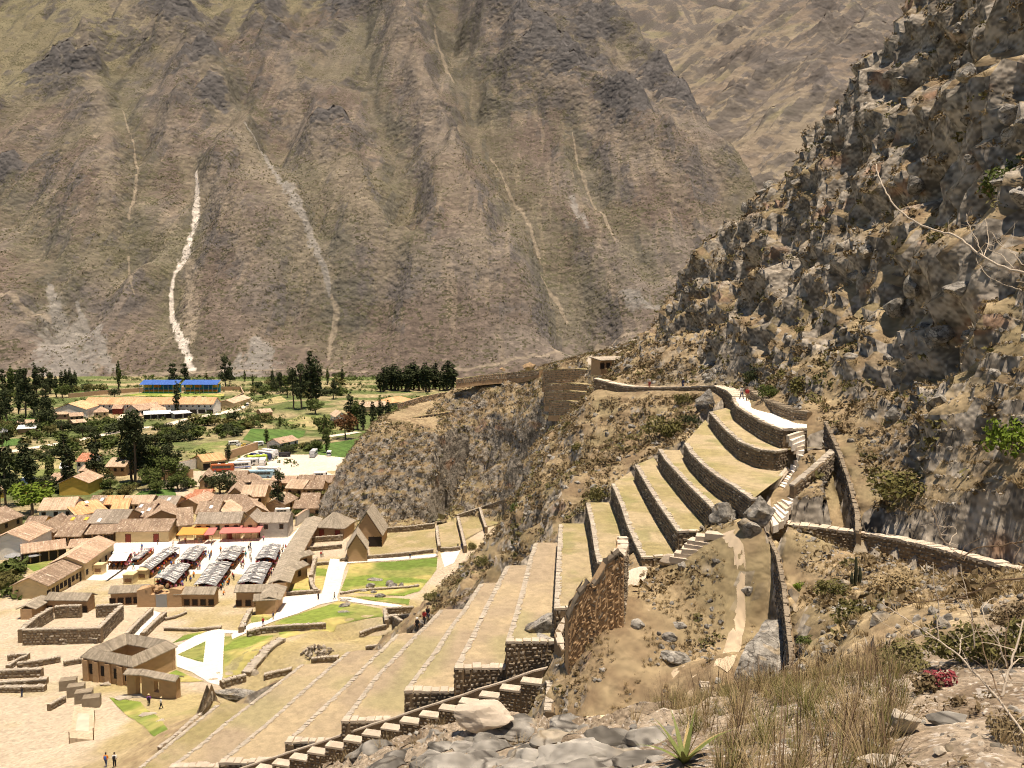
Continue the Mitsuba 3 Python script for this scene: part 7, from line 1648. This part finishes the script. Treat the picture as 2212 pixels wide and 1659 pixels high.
def rosette(rng, n=12):
    a = np.arange(n) * 2.399 + rng.uniform(0, 1); el = np.linspace(.15, 1.25, n)
    d = np.stack([np.cos(a) * np.cos(el), np.sin(a) * np.cos(el), np.sin(el)], 1); s = np.stack([-np.sin(a), np.cos(a), np.zeros(n)], 1) * .09
    L = rng.uniform(.8, 1.1, (n, 1)); o = d * .06
    v = np.stack([o - s, o + s, d * L * .5 + [0, 0, .06] - s * .8, d * L * .5 + [0, 0, .06] + s * .8, d * L], 1).reshape(-1, 3); k = np.arange(n)[:, None] * 5
    return v, np.vstack([k + [0, 1, 3], k + [0, 3, 2], k + [2, 3, 4]])
srng = np.random.default_rng(909)
def scatter(name, label, n, proto, bsdf, size, cond, sink=.1, tilt=.25, squash=None, box=None):
    p = slope_points(n, srng, cond, box)
    if not len(p): return
    s = srng.uniform(*size, len(p)); sc = np.stack([s, s, s * (squash or 1)], 1)
    parts_v, parts_f, c = [], [], 0
    for w in range(len(proto)):
        m = np.arange(len(p)) % len(proto) == w
        V, F = copies(*proto[w], mats(p[m] - [0, 0, 1] * (s[m, None] * sink), sc[m], srng.uniform(0, 6.28, m.sum()), srng.normal(0, tilt, (m.sum(), 2))))
        parts_v.append(V); parts_f.append(F + c); c += len(V)
    k = obj(name, (np.vstack(parts_v), np.vstack(parts_f)), bsdf); labels[k] = {'label': label, 'category': 'ground cover', 'kind': 'stuff'}
lr = np.random.default_rng(1)
BR = [leaves(np.random.default_rng(s), np.array([[0, 0, .3], [.35, .2, .25], [-.3, .25, .25], [.05, -.35, .25]]), np.array([[.42, .42, .32]] * 4), 24, .17) for s in range(4)]
TF = [tuft(np.random.default_rng(s), 14, 1.0, .8, .05) for s in range(3)]
RS = [rosette(np.random.default_rng(s)) for s in range(3)]
RK = [rockmesh(np.random.default_rng(s), 0, .35, (1, .8, .7), 6) for s in range(6)]
n_ = lambda seed, lo: (lambda p, i, j: veg_cond(p, i, j) & (meshkit.fbm(p / 7, 3, seed) > lo))
scatter('brown_scrub', 'brown dry scrub covering the rocky slopes', 11000, BR, 'brush_brown', (.6, 1.5), n_(1, .36))
scatter('olive_scrub', 'olive green scrub on the rocky slopes', 5500, BR, 'brush_olive', (.6, 1.5), n_(2, .50))
scatter('tan_scrub', 'tan grass scrub on the rocky slopes', 5200, BR + TF, 'brush_tan', (.4, 1.0), n_(3, .46))
scatter('silver_rosettes', 'silvery spiky rosettes on the rocky slopes', 2600, RS, 'brush_grey', (.35, .8), n_(4, .48))
scatter('loose_rocks', 'grey loose rocks on the rocky slopes', 5200, RK, 'grey_rock', (.2, .85), n_(5, .42), .25, .5)
def encl(p, i, j):
    return (p[:, 0] > 2) & (p[:, 0] < 40) & (p[:, 1] > 27) & (p[:, 1] < 75) & ~shapely.contains_xy(terr_all, p[:, 0], p[:, 1]) & ~shapely.contains_xy(keepout, p[:, 0], p[:, 1]) & visible(p)
RKB = [rockmesh(np.random.default_rng(70 + s), 1, .5, (1, .8, .75), 14) for s in range(6)]
scatter('crag_blocks', 'grey angular rock blocks standing out of the upper hillside', 2600, RKB, 'grey_rock', (.5, 1.9), lambda p, i, j: veg_cond(p, i, j) & (p[:, 2] > 55) & (meshkit.fbm(p / 9, 3, 15) > .48), .35, .5)
scatter('enclosure_grass', 'tufts of dry grass on the enclosure slope', 6000, TF, 'brush_tan', (.12, .38), lambda p, i, j: encl(p, i, j) & (meshkit.fbm(p / 2.5, 3, 71) > .38), box=(2, 40, 27, 75))
scatter('enclosure_scrub', 'low brown scrub on the enclosure slope', 1800, BR, 'brush_brown', (.12, .34), lambda p, i, j: encl(p, i, j) & (meshkit.fbm(p / 3, 3, 72) > .54), box=(2, 40, 27, 75))
scatter('enclosure_stones', 'grey stones strewn on the enclosure slope', 2200, RKB, 'grey_rock', (.06, .34), lambda p, i, j: encl(p, i, j) & (meshkit.fbm(p / 2.2, 3, 73) > .47), .2, .5, box=(2, 40, 27, 75))
scatter('pale_gravel', 'pale stones strewn on the ledge right of the tall wall', 2400, RK, 'field_stone_pale', (.04, .16), lambda p, i, j: encl(p, i, j) & (p[:, 0] > 16), .2, .5, box=(14, 40, 27, 72))
mp_ = []
x = srng.uniform(-1000, 330, 26000); y = srng.uniform(905, 1500, 26000); z = mtnz(x, y); ok = (z > 2) & (meshkit.fbm(np.stack([x, y, z], -1) / 60, 3, 5) > .47)
x, y, z = x[ok], y[ok], z[ok]
MB0 = leaves(np.random.default_rng(3), np.array([[0, 0, .3]]), np.array([[.6, .6, .4]]), 8, .4)
V, F = copies(*MB0, mats(np.stack([x, y, z - .3], 1), srng.uniform(1.0, 2.4, len(x)), srng.uniform(0, 6, len(x))))
V = V.reshape(len(x), -1)[:12000].reshape(-1, 3); F = F[F.max(1) < len(V)]
k = obj('mountain_scrub', (V, F), 'brush_olive'); labels[k] = {'label': 'dark scrub dotted over the lower mountain', 'category': 'ground cover', 'kind': 'stuff'}

# single shrubs one can tell apart on the hill
for t, x, y, h, leaf, w in [('dark green shrub beside the bend of the walkway', 1400, 455, 3.4, 'leaf_dark', .75), ('broad leaved green shrub above the parapet', 1510, 545, 2.6, 'leaf_mid', .9), ('olive shrub under the level path wall', 950, 590, 3.0, 'leaf_olive', .8), ('big yellow green shrub above the far terrace ends', 850, 800, 4.6, 'leaf_olive', 1.0), ('dark green shrub right of the big yellow green one', 1010, 730, 2.8, 'leaf_dark', .8), ('round dark shrub beside the left terrace ends', 420, 1195, 2.4, 'leaf_olive', 1.0),
                         ('small olive shrub on the cliff below the terraces', 290, 880, 2.4, 'leaf_olive', .9), ('grassy green shrub upslope of the parapet', 1640, 440, 3.0, 'leaf_olive', 1.1), ('second grassy green shrub upslope of the parapet', 1760, 520, 3.2, 'leaf_olive', 1.1), ('dark shrub in the steep gully above the back wall', 1880, 490, 2.6, 'leaf_dark', 1.0)]:
    tree(t, x, y, h, 'shrub', leaf, c5, wide=w, level=None, name='shrub', cat='shrub')
for t, x, y, h, leaf, w in [('bright green shrub beside the third straw terrace', 1715, 1075, 2.6, 'leaf_mid', .9), ('dark green bush group at the terrace foot', 1420, 1310, 3.0, 'leaf_olive', .9), ('olive bush at the lower end of the cliff', 1490, 1420, 2.6, 'leaf_olive', 1.0), ('dark bush at the edge of the lawn', 1165, 1640, 2.6, 'leaf_olive', 1.0)]:
    tree(t, x, y, h, 'shrub', leaf, c3, wide=w, level=None, name='shrub', cat='shrub')
for t, x, y, h, leaf, w in [('bright yellow green shrub at the right edge', 2185, 985, 4.0, 'leaf_bright', .8), ('olive green thicket on the slope near the right edge', 1960, 1085, 3.6, 'leaf_olive', 1.3), ('green bush high on the slope at the right edge', 2190, 430, 5.0, 'leaf_mid', .9), ('olive bush in the middle of the upper slope', 1830, 790, 3.4, 'leaf_olive', 1.2), ('small bright green bush on the stony ledge', 1725, 1275, .9, 'leaf_bright', 1.0), ('olive bush with orange flowers on the stony ledge', 1865, 1365, 1.9, 'leaf_olive', 1.0), ('low green bush below the flowering one', 1745, 1395, .8, 'leaf_mid', 1.3), ('dry olive bush left of the column cactus', 1800, 1290, 1.6, 'leaf_olive', 1.2), ('wide dry bush right of the column cactus', 1930, 1285, 1.7, 'brush_tan', 1.3)]:
    tree(t, x, y, h, 'shrub', leaf, lambda a, b: (a, b), wide=w, level=None, name='shrub', cat='shrub')
# ---------------------------------------------------------------- plants and stones close to the viewer
def proj(p):
    q = np.asarray(p, float) - [0, 0, HC]; fw = q[..., 1] * math.cos(PITCH) - q[..., 2] * math.sin(PITCH); up = q[..., 1] * math.sin(PITCH) + q[..., 2] * math.cos(PITCH)
    return 1106 + FOC * q[..., 0] / fw, 829.5 - FOC * up / fw
def on_near(px, py, far=60.0):
    d = ray(px, py); t = np.arange(1.5, far, .03) / d[1]; q = np.array([0, 0, HC]) + d * t[:, None]
    b = q[:, 2] < groundz(q[:, 0], q[:, 1]); return q[np.argmax(b)] if b.any() else q[-1]
frng = np.random.default_rng(515)
def near_points(n, cond):
    x = frng.uniform(-12, 14.5, n); y = frng.uniform(2.2, 26, n); p = np.stack([x, y, groundz(x, y)], 1); return p[cond(p)]
def put_stuff(name, label, p, proto, bsdf, size, tilt=.15, sink=.02, squash=1.0):
    s = frng.uniform(*size, len(p)); V_, F_, c = [], [], 0
    for w in range(len(proto)):
        m = np.arange(len(p)) % len(proto) == w
        V, F = copies(*proto[w], mats(p[m] - [0, 0, 1] * (s[m, None] * sink), np.stack([s[m], s[m], s[m] * squash], 1), frng.uniform(0, 6.28, m.sum()), frng.normal(0, tilt, (m.sum(), 2))))
        V_.append(V); F_.append(F + c); c += len(V)
    k = obj(name, (np.vstack(V_), np.vstack(F_)), bsdf); labels[k] = {'label': label, 'category': 'ground cover', 'kind': 'stuff'}
leaf_mat('grass_olive', (.10, .10, .03), (.27, .25, .10))
GT = [tuft(np.random.default_rng(50 + s), 30, 1.0, .75, .010) for s in range(4)]
right = lambda p: (p[:, 0] > 2.2 + (p[:, 1] - 8) * .12) & (p[:, 1] > 4) & (proj(p)[0] < 1930 + 90 * (meshkit.noise(p, 3) - .5) - 200 * (meshkit.noise(p / .8, 4) > .8))
dens = lambda sd, lo: (lambda p: right(p) & (meshkit.fbm(p / 1.6, 3, sd) > lo))
put_stuff('dry_grass_near', 'tall dry tan grass on the near slope', near_points(4600, dens(1, .44)), GT, 'brush_tan', (.18, .55))
put_stuff('green_grass_near', 'olive green grass on the near slope', near_points(4200, dens(2, .47)), GT, 'grass_olive', (.16, .45))
put_stuff('brown_stalks_near', 'brown dead stalks on the near slope', near_points(1800, dens(3, .46)), [tuft(np.random.default_rng(60 + s), 9, 1.0, .5, .007) for s in range(3)], 'twig_brown', (.5, 1.0))
put_stuff('straw_tufts_near', 'straw coloured tufts on the rocky outcrop', near_points(1200, lambda p: ~right(p) & (meshkit.fbm(p / 1.3, 3, 7) > .55)), GT, 'brush_tan', (.14, .36))
put_stuff('pebbles_near', 'small stones on the near slope', near_points(5200, lambda p: meshkit.fbm(p / 2, 3, 8) > .42), RK, 'grey_rock', (.02, .10), .5, .2)
put_stuff('dead_leaves_near', 'brown dead leaf litter at the lower right corner', near_points(9000, lambda p: (proj(p)[0] > 1840) & (p[:, 1] < 12) & (meshkit.fbm(p / 1.2, 3, 9) > .56)), [leaves(np.random.default_rng(s), np.array([[0, 0, .3]]), np.array([[.6, .6, .35]]), 22, .16) for s in range(3)], 'brush_brown', (.08, .22))
put_stuff('gravel_near', 'pale gravel and stones on the right part of the near slope', near_points(5000, lambda p: (proj(p)[0] > 1640)), RK, 'field_stone_pale', (.015, .07), .5, .2)
# rock outcrop: angular blocks bedded in the slope
oc = thing('rock_outcrop', 'grey fractured rock outcrop at the lower edge before the staircase', 'rock outcrop')
for i in range(90):
    for _ in range(30):
        px, py = frng.uniform(790, 1440), frng.uniform(1555, 1680)
        p = on_near(px, py)
        if 9 < p[1] < 25: break
    s = frng.uniform(.2, .75); v, f = rockmesh(np.random.default_rng(3000 + i), 2 if s < .45 else 3, .6, (s, s * .75, s * .42), 20)
    a = frng.uniform(-.5, .5); c_, s_ = math.cos(a), math.sin(a); v = v @ np.array([[c_, s_, 0], [-s_, c_, 0], [0, 0, 1]])
    obj('rock', (v + p - [0, 0, s * .12], f), 'grey_rock', oc)
def near_rock(label, px, py, s, seed, bsdf='grey_rock', sink=.3):
    p = on_near(px, py); v, f = rockmesh(np.random.default_rng(seed), 3, .5, s, 16)
    tag(obj('rock', (v + p + [0, 0, s[2] * (1 - 2 * sink)], f), bsdf), label, 'rock')
near_rock('white topped angular rock in the lower right', 1948, 1585, (.22, .16, .17), 5, 'field_stone_pale', .15)
near_rock('flat pale slab right of the white topped rock', 2050, 1560, (.24, .2, .08), 6, 'grey_rock'); near_rock('small pale rock under the flat slab', 2030, 1630, (.09, .07, .06), 7, 'field_stone_pale'); near_rock('grey rock at the right edge under the bare shrub', 2150, 1570, (.10, .08, .07), 8)
near_rock('broad pale flat rock at the lower edge', 1900, 1655, (.22, .16, .07), 9, 'field_stone_pale'); near_rock('white bleached rock on top of the outcrop', 1038, 1572, (.75, .5, .42), 10, 'coping_pale')
# agave, aloes, cactus, red plant
def agave(label, p, n, L, w, leaf, seed, droop=1.0, name='agave'):
    rng = np.random.default_rng(seed); k = thing(name, label, name)
    for i in range(n):
        a = i * 2.399 + rng.uniform(-.2, .2); el = rng.uniform(.25, 1.25); l = L * rng.uniform(.75, 1.1); t = np.linspace(0, 1, 9)
        r = t * l * math.cos(el) ; z = t * l * math.sin(el) - droop * (t ** 2.2) * l * .45 * math.cos(el)
        c = np.stack([r * math.cos(a), r * math.sin(a), z], 1); s = np.array([-math.sin(a), math.cos(a), 0]); ww = w * (1 - t ** 1.6) * (.75 + .5 * np.sin(np.pi * np.clip(t + .25, 0, 1)))
        v = np.stack([c - s * ww[:, None] + [0, 0, 1] * (ww[:, None] * .35), c - [0, 0, 1] * (ww[:, None] * .18), c + s * ww[:, None] + [0, 0, 1] * (ww[:, None] * .35)], 1).reshape(-1, 3)
        obj('leaf', (v + p, grid_faces(9, 3)), leaf[i % len(leaf)], k, smooth=True)
p = on_near(1478, 1650); agave('spiky agave with long curving green and dry leaves', p, 15, .85, .028, ['agave_leaf', 'agave_leaf', 'agave_dry'], 4, .9)
for i, (x, y) in enumerate(((1812, 1322), (1838, 1330), (1955, 1290))):
    agave(['silver aloe, left one of the pair on the ledge', 'silver aloe, right one of the pair on the ledge', 'small silver aloe near the dry bush'][i], on_near(x, y, 90), 16, .8, .05, ['aloe_silver'], 20 + i, .4, 'aloe')
for i, (x, y, L) in enumerate(((1788, 970, 1.6), (2008, 745, 1.7), (1850, 640, 1.6), (2190, 680, 1.5), (1700, 770, 1.6))):
    agave(['silver rosette beside the back wall', 'silver rosette in the middle of the upper slope', 'silver rosette high on the craggy slope', 'silver rosette near the right edge', 'silver rosette above the walkway'][i], on_hill(x, y), 16, L, .10, ['aloe_silver'], 30 + i, .3, 'rosette_plant')
ct = thing('cactus', 'dark column cactus on the stony ledge', 'cactus'); p = on_near(1848, 1268, 90)
for dx, h in ((0, 1.9), (.22, 1.3), (-.2, .9)): obj('column', tube([p + [dx, 0, -.2], p + [dx * 1.2, 0, h * .6], p + [dx * 1.1, .05, h]], [.11, .12, .06], 8), 'cactus_skin', ct)
for t_, x_, y_ in (('dry grass bush left of the white topped rock', 1850, 1560), ('tall dry grass clump above the agave', 1600, 1560), ('olive grass clump in the middle of the near slope', 1740, 1540)):
    p = on_near(x_, y_); k = thing('grass_clump', t_, 'grass clump')
    v, f = tuft(np.random.default_rng(int(x_)), 60, .5, .5, .006); obj('blades', (v + p, f), 'brush_tan' if 'dry' in t_ else 'grass_olive', k)
p = on_near(2030, 1490); k = thing('red_plant', 'low plant with dark red leaves below the bare shrub', 'plant')
for i in range(5):
    obj('leaf_clump', leaves(np.random.default_rng(i), np.array([p + [frng.uniform(-.35, .35), frng.uniform(-.2, .2), .08]]), np.array([[.16, .14, .12]]), 90, .035), 'flower_red' if i % 3 == 0 else 'brush_brown', k)
# bare shrub at the right and its branches
c7 = lambda x, y: (1626.5 + x * .337, 1100 + y * .337); c8 = lambda x, y: (1466.6 + x * .337, 338.9 + y * .337)
def limb(parent, pts, conv, Y0, Y1, r0, r1, bsdf, twigs=0, name='branch'):
    q = np.array([W(*conv(x, y), Y) for (x, y), Y in zip(pts, np.linspace(Y0, Y1, len(pts)))]); q = lerp_line(q, max(8, len(pts) * 4))
    q = np.stack([gaussian_filter(q[:, k], 1.0, mode='nearest') for k in range(3)], 1) + frng.normal(0, .004, q.shape)
    k = obj(name, tube(q, np.linspace(r0, r1, len(q)), 6), bsdf, parent, smooth=True)
    for _ in range(twigs):
        i = frng.integers(2, len(q) - 1); d = frng.normal(size=3); d[2] = abs(d[2]) * .7; d /= np.linalg.norm(d); l = frng.uniform(.1, .35)
        a = q[i]; m = a + d * l * .5 + frng.normal(0, .02, 3); obj('twig', tube([a, m, a + d * l + frng.normal(0, .04, 3)], [r1 * .9, r1 * .6, r1 * .3], 4), bsdf, k)
bs = thing('bare_shrub', 'leafless shrub with long pale branches at the lower right', 'shrub')
for pts, Y0, Y1, r0, r1, b, tw in [
    ([(1760,1470),(1730,1430),(1580,1220),(1320,940),(1180,830),(1030,740),(900,650),(810,590)], 5.6, 7.4, .011, .003, 'twig_pale', 8), ([(1590,1220),(1640,1020),(1700,850),(1735,690)], 5.7, 6.0, .010, .006, 'twig_pale', 5), ([(1180,830),(1060,800),(985,860)], 7.0, 7.6, .005, .003, 'twig_pale', 3),
    ([(1320,940),(1330,860),(1345,800)], 6.4, 6.8, .005, .003, 'twig_pale', 2), ([(1740,440),(1560,460),(1450,520),(1300,575),(1200,580),(1060,600),(890,590)], 6.0, 7.0, .008, .003, 'twig_brown', 8), ([(1740,205),(1660,220),(1540,235),(1430,245),(1370,290),(1300,330)], 6.4, 7.0, .008, .004, 'twig_brown', 7),
    ([(1140,-20),(1180,80),(1200,180),(1260,240),(1275,180),(1310,150)], 7.0, 7.2, .009, .004, 'twig_pale', 4), ([(1310,150),(1300,115),(1200,105),(1135,95)], 7.2, 7.2, .004, .002, 'twig_pale', 3),
    ([(1190,860),(1180,760),(1200,640),(1160,470),(1150,330)], 7.4, 7.6, .006, .004, 'twig_pale', 4), ([(1420,900),(1400,640),(1350,470),(1325,330)], 6.8, 7.0, .006, .003, 'twig_pale', 5), ([(1640,1040),(1560,820),(1480,720),(1470,620),(1560,560)], 6.2, 6.6, .006, .003, 'twig_pale', 5), ([(1600,1230),(1500,1000),(1460,800),(1380,700)], 6.0, 6.6, .006, .003, 'twig_brown', 6), ([(1650,1100),(1610,880),(1640,700),(1600,560)], 6.1, 6.4, .005, .003, 'twig_brown', 6)]:
    limb(bs, pts, c7, Y0, Y1, r0, r1, b, tw)
hb_ = thing('hanging_branch', 'long bare pale branch arching in from the right edge', 'branch')
limb(hb_, [(2900,1500),(2600,1000),(2400,800),(2212,735),(2050,700),(1950,640),(1860,570),(1780,500),(1700,490),(1540,430),(1450,380),(1380,310),(1310,200),(1280,130),(1262,30)], c8, 5.2, 7.2, .013, .005, 'twig_pale', 3)
for pts in ([(1950,640),(1900,520),(1850,420),(1840,360)], [(1950,640),(1990,560),(1960,380)], [(2150,720),(2050,610),(1960,590)], [(2212,860),(2100,820),(1980,770),(1890,640)], [(1780,500),(1720,510),(1690,480)], [(2212,700),(2120,600),(2050,560),(2000,480)]):
    limb(hb_, pts, c8, 6.2, 6.6, .004, .002, 'twig_pale', 3)
# shrubby growth at the right edge near the viewer
for t, x, y, h, leaf, w in [('green leafy undergrowth behind the bare shrub', 2075, 1430, 1.1, 'leaf_olive', 1.2), ('dark green undergrowth right of the red plant', 2180, 1440, 1.3, 'leaf_olive', 1.0), ('brown dead undergrowth in the lower right corner', 2180, 1600, .5, 'brush_brown', 1.3), ('olive undergrowth left of the red plant', 1960, 1450, .9, 'brush_olive', 1.3), ('brown thicket at the right edge below the side wall', 2190, 1360, 1.2, 'brush_brown', 1.1)]:
    p = on_near(x, y); k = thing('undergrowth', t, 'undergrowth'); M = T4().translate(list(map(float, p))).rotate([0, 0, 1], float(frng.uniform(0, 360))).scale([h * w * .7, h * w * .7, h * .8])
    cr, tr = TP['shrub'][0]; obj('leaves', cr, leaf, k, to_world=M); obj('stem', tr, 'twig_brown', k, to_world=M)
